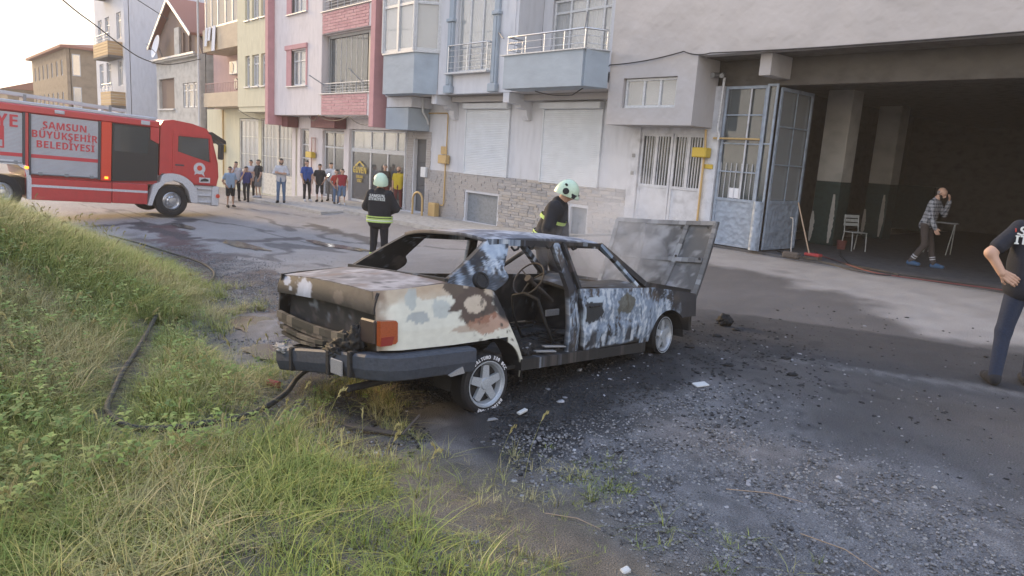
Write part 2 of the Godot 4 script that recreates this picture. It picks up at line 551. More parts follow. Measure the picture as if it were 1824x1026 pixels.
func build_ground() -> void:
	var us := steps([[-95, 4.0], [-40, 0.8], [-16, 0.22], [-4, 0.11], [1.0, 0.055], [8.6, 0.2], [14, 2.0], [40, 1]])
	var ns := steps([[-40, 8.0], [-1.0, 0.4], [1.4, 0.12], [5.0, 0.065], [12.4, 0.12], [15.5, 1.2], [26, 8.0], [90, 1]])
	var vv := PackedVector3Array()
	var cols := PackedColorArray()
	var nrm := PackedVector3Array()
	var idx := PackedInt32Array()
	var rough := noise("gh", 2.2, 41)
	for i in ns.size():
		for j in us.size():
			var u := us[j]
			var n := ns[i]
			var y := gy(u, n)
			if n < 0.3: y = minf(y, gy(u, 0.3)) - 0.05
			elif n > 1.2 and n < 16: y += 0.012 * rough.get_noise_2d(u, n) + (0.05 * noise("gh2", 0.7, 42).get_noise_2d(u, n) if n > 10.5 else 0.0)
			vv.append(W(u, y, n))
			cols.append(ground_color(u, n))
	var K := us.size()
	nrm.resize(vv.size())
	for i in ns.size():
		for j in K:
			var a := vv[i * K + mini(j + 1, K - 1)] - vv[i * K + maxi(j - 1, 0)]
			var b := vv[mini(i + 1, ns.size() - 1) * K + j] - vv[maxi(i - 1, 0) * K + j]
			nrm[i * K + j] = b.cross(a).normalized()
	for i in ns.size() - 1:
		for j in K - 1:
			var a := i * K + j
			idx.append_array(PackedInt32Array([a, a + 1, a + K + 1, a, a + K + 1, a + K]))
	var arr := []
	arr.resize(Mesh.ARRAY_MAX)
	arr[Mesh.ARRAY_VERTEX] = vv
	arr[Mesh.ARRAY_NORMAL] = nrm
	arr[Mesh.ARRAY_COLOR] = cols
	arr[Mesh.ARRAY_INDEX] = idx
	var m := ArrayMesh.new()
	m.add_surface_from_arrays(Mesh.PRIMITIVE_TRIANGLES, arr)
	var gm := vmat("ground", 0.72, 0, "grit", Vector3(0.9, 0.9, 0.9), "rough_bump", 1.2)
	var o := place(m, "ground", gm, self)
	tag(o, "", "", "", "structure")
	# raised pavement before the shops and the blue house
	var conc := mat("pavement", 0.40, 0.39, 0.37, 0.85, 0, "stain", Vector3(0.35, 0.35, 0.35), "bump", 0.5)
	var root := thing("pavement", "", "", street(-23, 0, 0), "", "structure")
	var edges := [-23.4, -22.4, -21.0, -19.2, -17.4, -15.6, -14.0, -12.2, -10.4, -8.6, -6.8, -5.2, -3.9]
	for k in edges.size() - 1:
		var b := mb(Vector3(-23, 0, 0))
		var u0: float = edges[k] + 0.008
		var u1: float = edges[k + 1] - 0.008
		var na := 2.5 if u0 > -14.5 else 3.3
		var ya := gy(u0, 0.9) + 0.05
		var yb := gy(u1, 0.9) + 0.05
		var da := gy(u0, na) + 0.11
		var db := gy(u1, na) + 0.11
		var p := [Vector3(u0, ya, 0.0), Vector3(u1, yb, 0.0), Vector3(u1, db, na), Vector3(u0, da, na)]
		b.quad(p[3], p[2], p[1], p[0])
		var q := []
		for w in p: q.append(w - Vector3(0, 0.3, 0))
		for i in 4:
			b.quad(p[i], p[(i + 1) % 4], q[(i + 1) % 4], q[i])
		put(b, "slab", conc, root)
	# puddles of foam water
	var water := mat("puddle_water", 0.045, 0.042, 0.045, 0.16)
	for s in [[-2.25, -6.75, 0.22, 0.55, 3], [-2.9, -8.1, 0.25, 0.7, 5], [-9.6, -20.6, 0.22, 1.0, 7], [-4.3, -17.2, 0.2, 1.6, 8], [-6.3, -16.6, 0.22, 1.2, 9]]:
		var b := mb()
		var f := noise("pud", 0.9, 77)
		var c := Vector3(s[0], 0, s[1])
		var ring := []
		for k in 40:
			var an := TAU * k / 40
			var d: Vector3 = T * cos(an) * float(s[3]) + N * sin(an) * float(s[2])
			d *= 1.0 + 0.5 * f.get_noise_3d(cos(an) * 1.3, sin(an) * 1.3, s[4] * 9.0)
			var w: Vector3 = c + d
			w.y = gw(w.x, w.z) + 0.016
			ring.append(w)
		c.y = gw(c.x, c.z) + 0.016
		for k in 40:
			b.tri(c, ring[(k + 1) % 40], ring[k])
		var o2 := put(b, "puddle", water, self)
		tag(o2, "", "", "", "structure")

# ================================================================ houses
# flat wall facing the street at n, with real openings; th is its thickness
func wall(b: MB, u0: float, u1: float, y0: float, y1: float, n: float, th: float, holes := []) -> void:
	var us := [u0, u1]
	var ys := [y0, y1]
	for h in holes:
		us.append(clampf(h[0], u0, u1)); us.append(clampf(h[1], u0, u1)); ys.append(clampf(h[2], y0, y1)); ys.append(clampf(h[3], y0, y1))
	us.sort(); ys.sort()
	for i in us.size() - 1:
		if us[i + 1] - us[i] < 1e-4: continue
		for j in ys.size() - 1:
			if ys[j + 1] - ys[j] < 1e-4: continue
			var cu: float = (us[i] + us[i + 1]) / 2
			var cy: float = (ys[j] + ys[j + 1]) / 2
			var open := false
			for h in holes:
				if cu > h[0] and cu < h[1] and cy > h[2] and cy < h[3]: open = true
			if open: continue
			var a: float = us[i]; var c: float = us[i + 1]; var d: float = ys[j]; var e: float = ys[j + 1]
			b.quad(Vector3(a, d, n), Vector3(c, d, n), Vector3(c, e, n), Vector3(a, e, n))
			b.quad(Vector3(c, d, n - th), Vector3(a, d, n - th), Vector3(a, e, n - th), Vector3(c, e, n - th))
	rim(b, u0, u1, y0, y1, n, th, false)
	for h in holes:
		rim(b, maxf(h[0], u0), minf(h[1], u1), maxf(h[2], y0), minf(h[3], y1), n, th, true)

func rim(b: MB, u0: float, u1: float, y0: float, y1: float, n: float, th: float, inward: bool) -> void:
	var p := [Vector3(u0, y0, n), Vector3(u1, y0, n), Vector3(u1, y1, n), Vector3(u0, y1, n)]
	for k in 4:
		var a: Vector3 = p[k]
		var c: Vector3 = p[(k + 1) % 4]
		var z := Vector3(0, 0, th)
		if inward: b.quad(a, c, c - z, a - z)
		else: b.quad(c, a, a - z, c - z)

# a glazed window in an opening: frame > panes (and a curtain behind)
func window(root: Node3D, off: Vector3, u0: float, u1: float, y0: float, y1: float, n: float, cols: Array, rows: Array, fr := "white_frame", gl := "pane", curtain := "curtain", w := 0.055, called := "window") -> MeshInstance3D:
	var b := mb(off)
	b.box(u0, y0, n - 0.05, u1, y0 + w, n, 0.004)
	b.box(u0, y1 - w, n - 0.05, u1, y1, n, 0.004)
	b.box(u0, y0 + w, n - 0.05, u0 + w, y1 - w, n, 0.004)
	b.box(u1 - w, y0 + w, n - 0.05, u1, y1 - w, n, 0.004)
	for c in cols:
		var x := lerpf(u0, u1, c)
		b.box(x - w * 0.5, y0 + w, n - 0.048, x + w * 0.5, y1 - w, n + 0.006, 0.004)
	for r in rows:
		var y := lerpf(y0, y1, r)
		b.box(u0 + w, y - w * 0.4, n - 0.046, u1 - w, y + w * 0.4, n + 0.003, 0.004)
	var o := put(b, called, mats[fr], root)
	var cs := [0.0] + cols + [1.0]
	var rs := [0.0] + rows + [1.0]
	for i in cs.size() - 1:
		for j in rs.size() - 1:
			var g := mb(off)
			g.box(lerpf(u0, u1, cs[i]) + w * 0.5, lerpf(y0, y1, rs[j]) + w * 0.4, n - 0.032, lerpf(u0, u1, cs[i + 1]) - w * 0.5, lerpf(y0, y1, rs[j + 1]) - w * 0.4, n - 0.026)
			put(g, "pane", mats[gl], o)
	if curtain:
		var g := mb(off)
		var rows2 := [[], []]
		var k := int((u1 - u0) / 0.03)
		for i in k + 1:
			var x := lerpf(u0, u1, float(i) / k)
			var z := n - 0.13 + 0.014 * sin(i * 1.7 + 0.6 * sin(i * 0.37))
			rows2[0].append(Vector3(x, y0, z)); rows2[1].append(Vector3(x, y1, z))
		g.sheet(rows2)
		put(g, "curtain", mats[curtain], o)
	return o

func slab(root: Node3D, off: Vector3, called: String, m: String, u0: float, y0: float, n0: float, u1: float, y1: float, n1: float, bev := 0.006) -> MeshInstance3D:
	var b := mb(off)
	b.box(u0, y0, n0, u1, y1, n1, bev)
	return put(b, called, mats[m], root)

# plan polygon [(u, n)] lifted from y0 to y1
func block(b: MB, plan: Array, y0: float, y1: float) -> void:
	var p := PackedVector2Array()
	for q in plan: p.append(Vector2(q[0], -q[1]))
	b.prism(p, y0, y1, Transform3D(Basis(Vector3(1, 0, 0), Vector3(0, 0, -1), Vector3(0, 1, 0)), Vector3.ZERO))

func railing(root: Node3D, off: Vector3, pts: Array, y0: float, y1: float, rails: int, gap: float, m := "steel", r := 0.016, called := "railing") -> MeshInstance3D:
	var b := mb(off)
	var top := []
	for p in pts: top.append(Vector3(p[0], y1, p[1]))
	b.tube(top, r * 1.5, 8)
	var o := put(b, called, mats[m], root)
	for k in pts.size() - 1:
		var a := Vector3(pts[k][0], y0, pts[k][1])
		var c := Vector3(pts[k + 1][0], y0, pts[k + 1][1])
		var cnt := maxi(1, int(round((c - a).length() / gap)))
		for i in cnt + (1 if k == pts.size() - 2 else 0):
			var q := a.lerp(c, float(i) / cnt)
			var e := mb(off)
			e.cyl(q, q + Vector3(0, y1 - y0, 0), r, 6)
			put(e, "post", mats[m], o)
	for j in rails:
		var e := mb(off)
		var pp := []
		for p in pts: pp.append(Vector3(p[0], lerpf(y0, y1, (j + 0.7) / (rails + 0.6)), p[1]))
		e.tube(pp, r * 0.6, 6)
		put(e, "rail", mats[m], o)
	return o

# leaf of a steel gate: frame, sheet below, bars in front of glass above
func gate_leaf(root: Node3D, off: Vector3, u0: float, u1: float, y0: float, ys: float, y1: float, n: float, bars: int, rows: int, paint: String, back: String, fw := 0.06) -> MeshInstance3D:
	var b := mb(off)
	for e in [[u0, u0 + fw], [u1 - fw, u1]]: b.box(e[0], y0, n - 0.04, e[1], y1, n, 0.005)
	for e in [[y0, y0 + fw], [ys - fw * 0.5, ys + fw * 0.5], [y1 - fw, y1]]: b.box(u0 + fw, e[0], n - 0.038, u1 - fw, e[1], n - 0.002, 0.004)
	var o := put(b, "gate_leaf", mats[paint], root)
	var s := mb(off)
	s.box(u0 + fw, y0 + fw, n - 0.03, u1 - fw, ys - fw * 0.5, n - 0.02)
	put(s, "panel", mats[paint], o)
	for i in bars:
		var x := lerpf(u0 + fw, u1 - fw, (i + 1.0) / (bars + 1))
		var e := mb(off)
		e.box(x - 0.011, ys, n - 0.028, x + 0.011, y1 - fw, n - 0.008, 0.003)
		put(e, "bar", mats[paint], o)
	for i in rows:
		var y := lerpf(ys, y1, (i + 1.0) / (rows + 1))
		var e := mb(off)
		e.box(u0 + fw, y - 0.014, n - 0.026, u1 - fw, y + 0.014, n - 0.004, 0.003)
		put(e, "bar", mats[paint], o)
	var g := mb(off)
	g.box(u0 + fw, ys + fw * 0.5, n - 0.06, u1 - fw, y1 - fw, n - 0.053)
	put(g, "pane", mats[back], o)
	return o

# courses of split stone; the largest in view are parts, the rest one part of kind stuff
func stones(root: Node3D, off: Vector3, u0: float, u1: float, y0f: Callable, y1: float, n: float, holes: Array, limit: int, seed_: int, mlist: Array) -> void:
	var rg := RandomNumberGenerator.new()
	rg.seed = seed_
	var all := []
	var y := y1
	while y > y0f.call(u0) - 0.1 or y > y0f.call(u1) - 0.1:
		var h := rg.randf_range(0.065, 0.115)
		var x := u0 - rg.randf() * 0.2
		while x < u1:
			var l := rg.randf_range(0.16, 0.42)
			var a := maxf(x, u0)
			var c := minf(x + l, u1)
			x += l
			if c - a < 0.04: continue
			var lo := y - h
			if y < y0f.call((a + c) / 2) - 0.02: continue
			for q in holes:
				if a < q[1] and c > q[0] and lo < q[3] and y > q[2]:
					if a < q[0] and q[0] - a > 0.05: c = q[0]
					elif c > q[1] and c - q[1] > 0.05: a = q[1]
					else: a = c
			if c - a < 0.04: continue
			all.append([a + 0.004, lo + 0.004, c - 0.004, y - 0.004, rg.randf_range(0.012, 0.034), rg.randi() % mlist.size()])
		y -= h
	all.sort_custom(func(p, q): return p[2] * 1.0 + p[3] * 0.01 > q[2] * 1.0 + q[3] * 0.01)
	var rest := mb(off)
	for k in all.size():
		var s: Array = all[k]
		if k < limit:
			var b := mb(off)
			b.box(s[0], s[1], n, s[2], s[3], n + s[4], 0.007)
			put(b, "stone", mats[mlist[s[5]]], root)
		else:
			rest.box(s[0], s[1], n, s[2], s[3], n + s[4])
	if rest.v.size():
		tag(put(rest, "stone_courses", mats[mlist[0]], root), "", "", "", "stuff")

func shutter(root: Node3D, off: Vector3, u0: float, u1: float, y0: float, y1: float) -> void:
	var b := mb(off)
	b.box(u0 - 0.06, y1, 0.002, u1 + 0.06, y1 + 0.18, 0.2, 0.02)
	var o := put(b, "roller_shutter", mats["shutter"], root)
	slab(o, off, "guide_rail", "shutter", u0 - 0.05, y0 - 0.03, 0.0, u0, y1 - 0.002, 0.06, 0.005)
	slab(o, off, "guide_rail", "shutter", u1, y0 - 0.03, 0.0, u1 + 0.05, y1 - 0.002, 0.06, 0.005)
	var c := mb(off)
	var h := 0.052
	var y := y0
	var prof := []
	while y < y1 - 0.01:
		prof.append_array([Vector2(0.034, y), Vector2(0.040, y + h * 0.2), Vector2(0.040, y + h * 0.75), Vector2(0.034, y + h * 0.94)])
		y += h
	for k in prof.size() - 1:
		var p: Vector2 = prof[k]
		var q: Vector2 = prof[k + 1]
		c.quad(Vector3(u0, p.y, p.x), Vector3(u1, p.y, p.x), Vector3(u1, q.y, q.x), Vector3(u0, q.y, q.x))
	put(c, "slat_curtain", mats["shutter"], o)
	slab(o, off, "bottom_bar", "shutter", u0 - 0.04, y0 - 0.05, 0.005, u1 + 0.04, y0, 0.055, 0.006)

func build_houses() -> void:
	mat("blue_white", 0.56, 0.575, 0.61, 0.9, 0, "streak", Vector3(0.42, 0.07, 0.42), "bump", 0.25)
	mat("blue_grey", 0.33, 0.39, 0.45, 0.85, 0, "blotch", Vector3(0.2, 0.2, 0.2), "bump", 0.2)
	mat("shutter", 0.60, 0.64, 0.68, 0.5, 0, "blotch", Vector3(0.3, 0.3, 0.3))
	mat("stone_a", 0.43, 0.41, 0.40, 0.9, 0, "grain", Vector3(1.2, 1.2, 1.2), "bump", 0.8)
	mat("stone_b", 0.50, 0.475, 0.455, 0.9, 0, "grain", Vector3(1.1, 1.1, 1.1), "bump", 0.8)
	mat("stone_c", 0.36, 0.355, 0.36, 0.9, 0, "grain", Vector3(1.3, 1.3, 1.3), "bump", 0.8)
	mat("stone_d", 0.47, 0.43, 0.39, 0.9, 0, "grain", Vector3(1.0, 1.0, 1.0), "bump", 0.8)
	mat("door_grey", 0.075, 0.085, 0.10, 0.5, 0, "fleck", Vector3(1, 1, 1))
	mat("steel_sheet", 0.22, 0.25, 0.28, 0.55, 0.2, "stain", Vector3(0.6, 0.6, 0.6))
	mat("grey_plaster", 0.44, 0.425, 0.425, 0.92, 0, "blotch", Vector3(0.10, 0.07, 0.10), "bump", 0.35)
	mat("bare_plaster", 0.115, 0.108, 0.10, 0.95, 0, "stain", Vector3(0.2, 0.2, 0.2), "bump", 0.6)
	mat("white_paint", 0.56, 0.58, 0.62, 0.6, 0, "stain", Vector3(0.3, 0.22, 0.3), "bump", 0.2)
	mat("door_blue", 0.29, 0.345, 0.42, 0.55, 0.1, "stain", Vector3(0.5, 0.35, 0.5), "check", 0.5)
	mat("green_paint", 0.028, 0.058, 0.056, 0.5, 0, "stain", Vector3(0.6, 0.6, 0.6), "bump", 0.3)
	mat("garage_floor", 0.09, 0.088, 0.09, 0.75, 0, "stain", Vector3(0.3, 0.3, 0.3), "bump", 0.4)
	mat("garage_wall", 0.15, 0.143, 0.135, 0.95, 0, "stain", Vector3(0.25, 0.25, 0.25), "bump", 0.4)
	mat("pink_white", 0.64, 0.60, 0.60, 0.9, 0, "streak", Vector3(0.4, 0.06, 0.4), "bump", 0.25)
	mat("pink", 0.50, 0.27, 0.29, 0.85, 0, "blotch", Vector3(0.3, 0.3, 0.3), "bump", 0.2)
	mat("pink_tile_b", 0.53, 0.30, 0.32, 0.8, 0, "blotch", Vector3(0.5, 0.5, 0.5))
	mat("maroon", 0.16, 0.055, 0.06, 0.7, 0, "stain", Vector3(0.4, 0.4, 0.4))
	mat("yellow_plaster", 0.58, 0.555, 0.41, 0.9, 0, "streak", Vector3(0.4, 0.06, 0.4), "bump", 0.25)
	mat("beige_plaster", 0.56, 0.46, 0.33, 0.9, 0, "blotch", Vector3(0.2, 0.2, 0.2), "bump", 0.25)
	mat("rose_plaster", 0.52, 0.35, 0.32, 0.9, 0, "blotch", Vector3(0.2, 0.2, 0.2))
	mat("cream_gate", 0.58, 0.57, 0.52, 0.55, 0, "stain", Vector3(0.4, 0.4, 0.4))
	mat("old_plaster", 0.50, 0.49, 0.46, 0.92, 0, "stain", Vector3(0.12, 0.12, 0.12), "bump", 0.4)
	mat("brown_timber", 0.20, 0.14, 0.115, 0.8, 0, "grain", Vector3(0.6, 0.1, 0.6))
	mat("honey_plank", 0.50, 0.34, 0.17, 0.7, 0, "grain", Vector3(0.15, 1.2, 0.15))
	mat("honey_plank_b", 0.42, 0.27, 0.13, 0.7, 0, "grain", Vector3(0.15, 1.2, 0.15))
	mat("roof_tile", 0.33, 0.13, 0.09, 0.85, 0, "fleck", Vector3(0.8, 0.8, 0.8))
	mat("roof_tile_b", 0.40, 0.18, 0.125, 0.85, 0, "fleck", Vector3(0.8, 0.8, 0.8))
	mat("ochre_plaster", 0.27, 0.21, 0.15, 0.9, 0, "stain", Vector3(0.1, 0.1, 0.1))
	mat("poster", 0.48, 0.44, 0.40, 0.7, 0, "fleck", Vector3(1.5, 1.5, 1.5))
	mat("cloth_white", 0.72, 0.72, 0.74, 0.95)
	mat("sky_glass", 0.75, 0.72, 0.66, 0.03, 0.9)
	glass("curtain_pane", 0.45, 0.46, 0.46, 0.6, 0.08)
	glass("shop_pane", 0.12, 0.13, 0.14, 0.35, 0.03)
	mat("shop_inside", 0.17, 0.16, 0.15, 0.9, 0, "stain", Vector3(0.4, 0.4, 0.4))
	house_blue()
	house_garage()
	house_pink()
	house_yellow()
	house_gable()
	house_far()

func house_blue() -> void:
	var off := Vector3(-14.1, -0.55, 0)
	var r := thing("apartment_house", "pale blue-grey apartment house with two closed roller shutters and stone-clad base", "house", street(-14.1, -0.55, 0))
	var b := mb(off)
	wall(b, -14.1, -3.36, -0.8, 3.46, 0, 0.3, [[-13.57, -12.8, -0.43, 2.13], [-10.36, -8.73, -0.43, 0.49], [-5.55, -4.92, -0.36, 0.48]])
	put(b, "ground_floor_wall", mats["blue_white"], r)
	b = mb(off)
	wall(b, -10.93, -7.32, 3.48, 8.6, 0.9, 0.25, [[-10.06, -8.28, 4.1, 6.6]])
	b.box(-7.32, 4.31, 0.0, -7.2, 8.6, 0.88)
	b.box(-14.1, 6.9, 0.64, -10.94, 8.6, 0.9)
	put(b, "upper_wall", mats["blue_white"], r)
	b = mb(off)
	wall(b, -7.19, -3.76, 4.0, 8.6, 0, 0.2, [[-6.82, -4.6, 4.02, 6.0]])
	put(b, "balcony_wall", mats["blue_white"], r)
	b = mb(off)
	b.box(-14.1, 3.47, -9, -7.33, 8.6, 0.5); b.box(-7.33, 3.47, -9, -3.76, 8.6, -0.35); b.box(-14.1, -0.8, -9, -3.36, 3.46, -0.42)
	b.box(-14.1, 8.6, -9.2, -3.76, 8.85, 1.1)
	put(b, "house_body", mats["dark_room"], r)
	b = mb(off)
	b.box(-14.1, 3.47, 0.0, -10.93, 3.62, 0.92); b.box(-7.32, 3.47, 0.0, -3.76, 3.62, 0.9)
	b.box(-10.93, 3.30, 0.0, -3.6, 3.46, 0.35)
	put(b, "floor_slab", mats["grey_plaster"], r)
	# stone base and door surround
	var base := func(u: float) -> float: return gy(u, 0.6)
	var ml := ["stone_a", "stone_b", "stone_c", "stone_d"]
	stones(r, off, -12.5, -3.62, base, 1.09, 0, [[-10.42, -8.68, -0.5, 0.53], [-5.6, -4.88, -0.45, 0.52]], 290, 5, ml)
	stones(r, off, -14.02, -13.62, func(_u): return -0.5, 2.36, 0, [], 0, 6, ml)
	stones(r, off, -12.76, -12.5, func(_u): return -0.5, 2.36, 0, [], 0, 7, ml)
	stones(r, off, -13.62, -12.76, func(_u): return 2.16, 2.36, 0, [], 0, 8, ml)
	# street door
	b = mb(off)
	b.box(-13.56, -0.43, -0.2, -12.81, 2.12, -0.13, 0.01)
	var d := put(b, "door", mats["door_grey"], r)
	for k in 3:
		slab(d, off, "door_panel", "door_grey", -13.46, -0.3 + k * 0.8, -0.13, -12.91, 0.36 + k * 0.8, -0.112, 0.012)
	b = mb(off)
	b.cyl(Vector3(-12.9, 0.55, -0.07), Vector3(-12.9, 0.78, -0.07), 0.012)
	put(b, "door_handle", mats["steel"], d)
	slab(r, off, "door_step", "white_paint", -13.9, -0.55, 0.02, -12.82, -0.44, 0.3, 0.01)
	slab(r, off, "intercom", "shutter", -12.91, 0.81, 0.03, -12.6, 1.16, 0.14, 0.015)
	shutter(r, off, -10.49, -8.38, 1.12, 3.1)
	shutter(r, off, -6.83, -4.64, 1.1, 3.08)
	for q in [[-10.36, -8.73, -0.43, 0.49], [-5.55, -4.92, -0.36, 0.48]]:
		b = mb(off)
		b.box(q[0], q[2], -0.12, q[1], q[3], -0.09)
		put(b, "cellar_window", mats["steel_sheet"], r)
		slab(r, off, "sill", "white_paint", q[0] - 0.06, q[2] - 0.05, 0.001, q[1] + 0.04, q[2], 0.07)
	# brackets under the overhang
	for u in [-11.12, -7.53]:
		b = mb(off)
		var pr := PackedVector2Array([Vector2(0, 2.77), Vector2(0.12, 2.77), Vector2(0.2, 2.9), Vector2(0.22, 3.05), Vector2(0.42, 3.1), Vector2(0.46, 3.18), Vector2(0.9, 3.2), Vector2(0.9, 3.47), Vector2(0, 3.47)])
		b.prism(pr, u - 0.13, u + 0.13, Transform3D(Basis(Vector3(0, 0, 1), Vector3(0, 1, 0), Vector3(-1, 0, 0)), Vector3(2 * u, 0, 0)))
		put(b, "bracket", mats["blue_white"], r)
	# projecting window bay
	var plan := [[-13.9, 0.9], [-13.3, 1.5], [-11.42, 1.5], [-10.95, 0.9]]
	b = mb(off)
	block(b, plan, 3.48, 4.72)
	put(b, "bay_parapet", mats["blue_grey"], r)
	b = mb(off)
	block(b, [[-13.98, 0.88], [-13.32, 1.55], [-11.4, 1.55], [-10.88, 0.88]], 4.722, 4.78)
	put(b, "bay_sill", mats["white_frame"], r)
	var bay := bay_windows(r, off, plan, 4.78, 6.8)
	slab(bay, off, "lintel", "white_frame", -13.9, 6.8, 0.65, -10.96, 7.1, 1.45)
	b = mb(off)
	b.cyl(Vector3(-11.2, 6.42, 1.19), Vector3(-11.17, 6.42, 1.23), 0.12, 14)
	put(b, "vent_fan", mats["grey_metal"], bay)
	slab(r, off, "corner_panel", "blue_grey", -14.1, 2.37, 0.02, -12.64, 3.1, 0.88)
	slab(r, off, "corner_ledge", "blue_white", -14.1, 3.12, 0.02, -12.5, 3.46, 0.86)
	# french window with its own little railing
	window(r, off, -10.04, -8.3, 4.12, 6.58, 0.82, [0.33, 0.68], [], "white_frame", "pane", "curtain")
	slab(r, off, "window_ledge", "white_frame", -10.34, 4.04, 0.902, -8.26, 4.1, 1.1)
	railing(r, off, [[-10.2, 0.92], [-10.2, 1.06], [-8.3, 1.06], [-8.3, 0.92]], 4.1, 4.87, 4, 0.95)
	for q in [[-10.38, -10.12], [-8.18, -7.94]]:
		b = mb(off)
		b.box(q[0], 3.72, 0.902, q[1], 5.58, 1.0, 0.01); b.box(q[0] - 0.06, 3.49, 0.902, q[1] + 0.06, 3.72, 1.05, 0.02); b.box(q[0] - 0.04, 5.58, 0.902, q[1] + 0.04, 5.68, 1.05, 0.015); b.box(q[0] + 0.02, 5.68, 0.902, q[1] - 0.02, 8.5, 0.98)
		b.box(q[0] + 0.07, 3.75, 1.0, q[1] - 0.07, 5.55, 1.025, 0.006)
		put(b, "pilaster", mats["blue_grey"], r)
	# balcony
	var bp := [[-6.98, 0.9], [-6.9, 1.5], [-3.97, 1.5], [-3.78, 0.9]]
	b = mb(off)
	for k in 3:
		var a := Vector3(bp[k][0], 3.9, bp[k][1])
		var c := Vector3(bp[k + 1][0], 3.9, bp[k + 1][1])
		b.beam(a, c, 0.12, 0.84)
	block(b, [[-6.95, 0.9], [-6.87, 1.46], [-4.0, 1.46], [-3.81, 0.9]], 3.47, 3.66)
	put(b, "balcony_parapet", mats["blue_grey"], r)
	b = mb(off)
	b.beam(Vector3(-7.04, 4.335, 1.5), Vector3(-3.9, 4.335, 1.5), 0.2, 0.03)
	b.beam(Vector3(-3.95, 4.338, 1.4), Vector3(-3.76, 4.338, 0.9), 0.18, 0.03)
	put(b, "balcony_coping", mats["white_frame"], r)
	railing(r, off, [[-6.9, 0.95], [-6.84, 1.5], [-4.0, 1.5], [-3.8, 0.95]], 4.35, 4.8, 2, 0.7)
	window(r, off, -6.8, -4.62, 4.04, 5.98, -0.05, [0.3, 0.57, 0.86], [0.82], "white_frame", "pane", "curtain", 0.07)
	for q in [[Vector3(-7.95, 5.1, 0.95), Vector3(-7.0, 4.78, 1.55)], [Vector3(-4.6, 5.3, 0.9), Vector3(-4.02, 4.8, 1.52)]]:
		b = mb(off)
		b.cyl(q[0], q[1], 0.02, 6)
		put(b, "line_arm", mats["grey_metal"], r)
	b = mb(off)
	b.tube([Vector3(-14.03, 2.36, 0.08), Vector3(-14.03, -0.4, 0.08)], 0.035, 8)
	put(b, "downpipe", mats["white_frame"], r)
	b = mb(off)
	b.tube([Vector3(-12.45, 3.46, 0.45), Vector3(-12.5, 3.0, 0.4), Vector3(-12.62, 2.75, 0.12), Vector3(-12.62, 2.6, 0.07)], 0.04, 8)
	put(b, "drain_elbow", mats["white_frame"], r)
	# gas pipe, meter box and the guard by the wall
	b = mb(off)
	b.tube([Vector3(-13.75, 2.98, 0.06), Vector3(-11.56, 2.98, 0.06), Vector3(-11.5, 2.92, 0.06), Vector3(-11.5, 1.6, 0.06)], 0.022, 8)
	b.tube([Vector3(-11.5, 1.36, 0.08), Vector3(-11.5, 0.0, 0.08), Vector3(-11.54, -0.06, 0.08), Vector3(-11.7, -0.06, 0.08)], 0.026, 8)
	var g := put(b, "gas_pipe", mats["yellow_pipe"], r)
	slab(g, off, "meter_box", "yellow_pipe", -11.8, 1.33, 0.03, -11.32, 1.62, 0.2, 0.02)
	slab(g, off, "meter_plate", "yellow_pipe", -11.85, 1.64, 0.02, -11.55, 1.9, 0.05, 0.005)
	slab(r, off, "gas_cabinet", "yellow_pipe", -12.08, -0.62, 0.12, -11.68, 0.0, 0.32, 0.02)
	b = mb(off)
	var arc := []
	for k in 13:
		var an := PI * k / 12
		arc.append(Vector3(-12.27 - 0.3 * cos(an), 0.05 + 0.27 * sin(an), 0.62))
	arc.push_front(Vector3(-12.57, -0.62, 0.62)); arc.append(Vector3(-11.97, -0.62, 0.62))
	b.tube(arc, 0.035, 8)
	put(b, "pipe_guard", mats["yellow_pipe"], r)

func bay_windows(r: Node3D, off: Vector3, plan: Array, y0: float, y1: float) -> MeshInstance3D:
	var b := mb(off)
	var panes := []
	for k in 3:
		var a := Vector3(plan[k][0], 0, plan[k][1])
		var c := Vector3(plan[k + 1][0], 0, plan[k + 1][1])
		var m := 2 if k == 1 else 1
		var inn := Vector3(-(c - a).z, 0, (c - a).x).normalized() * -0.05
		for i in m + 1:
			var q := a.lerp(c, float(i) / m)
			b.beam(q + Vector3(0, y0, 0), q + Vector3(0, y1, 0), 0.11, 0.11, (c - a).normalized())
		for y in [y0 + 0.04, lerpf(y0, y1, 0.7), y1 - 0.04]:
			b.beam(a + Vector3(0, y, 0), c + Vector3(0, y, 0), 0.07, 0.08)
		for i in m:
			panes.append([a.lerp(c, float(i) / m), a.lerp(c, float(i + 1) / m), inn])
	var o := put(b, "bay_window", mats["white_frame"], r)
	for p in panes:
		for h in [[y0 + 0.08, lerpf(y0, y1, 0.7) - 0.04], [lerpf(y0, y1, 0.7) + 0.04, y1 - 0.08]]:
			var g := mb(off)
			var a: Vector3 = p[0]
			var c: Vector3 = p[1]
			var d := (c - a).normalized() * 0.06
			g.beam(a + d + Vector3(0, (h[0] + h[1]) / 2, 0), c - d + Vector3(0, (h[0] + h[1]) / 2, 0), 0.008, h[1] - h[0])
			put(g, "pane", mats["pane"], o)
			var cu := mb(off)
			var i: Vector3 = p[2] * 2.2
			cu.beam(a + d + i + Vector3(0, (h[0] + h[1]) / 2, 0), c - d + i + Vector3(0, (h[0] + h[1]) / 2, 0), 0.01, h[1] - h[0] + 0.04)
			put(cu, "curtain", mats["curtain"], o)
	return o

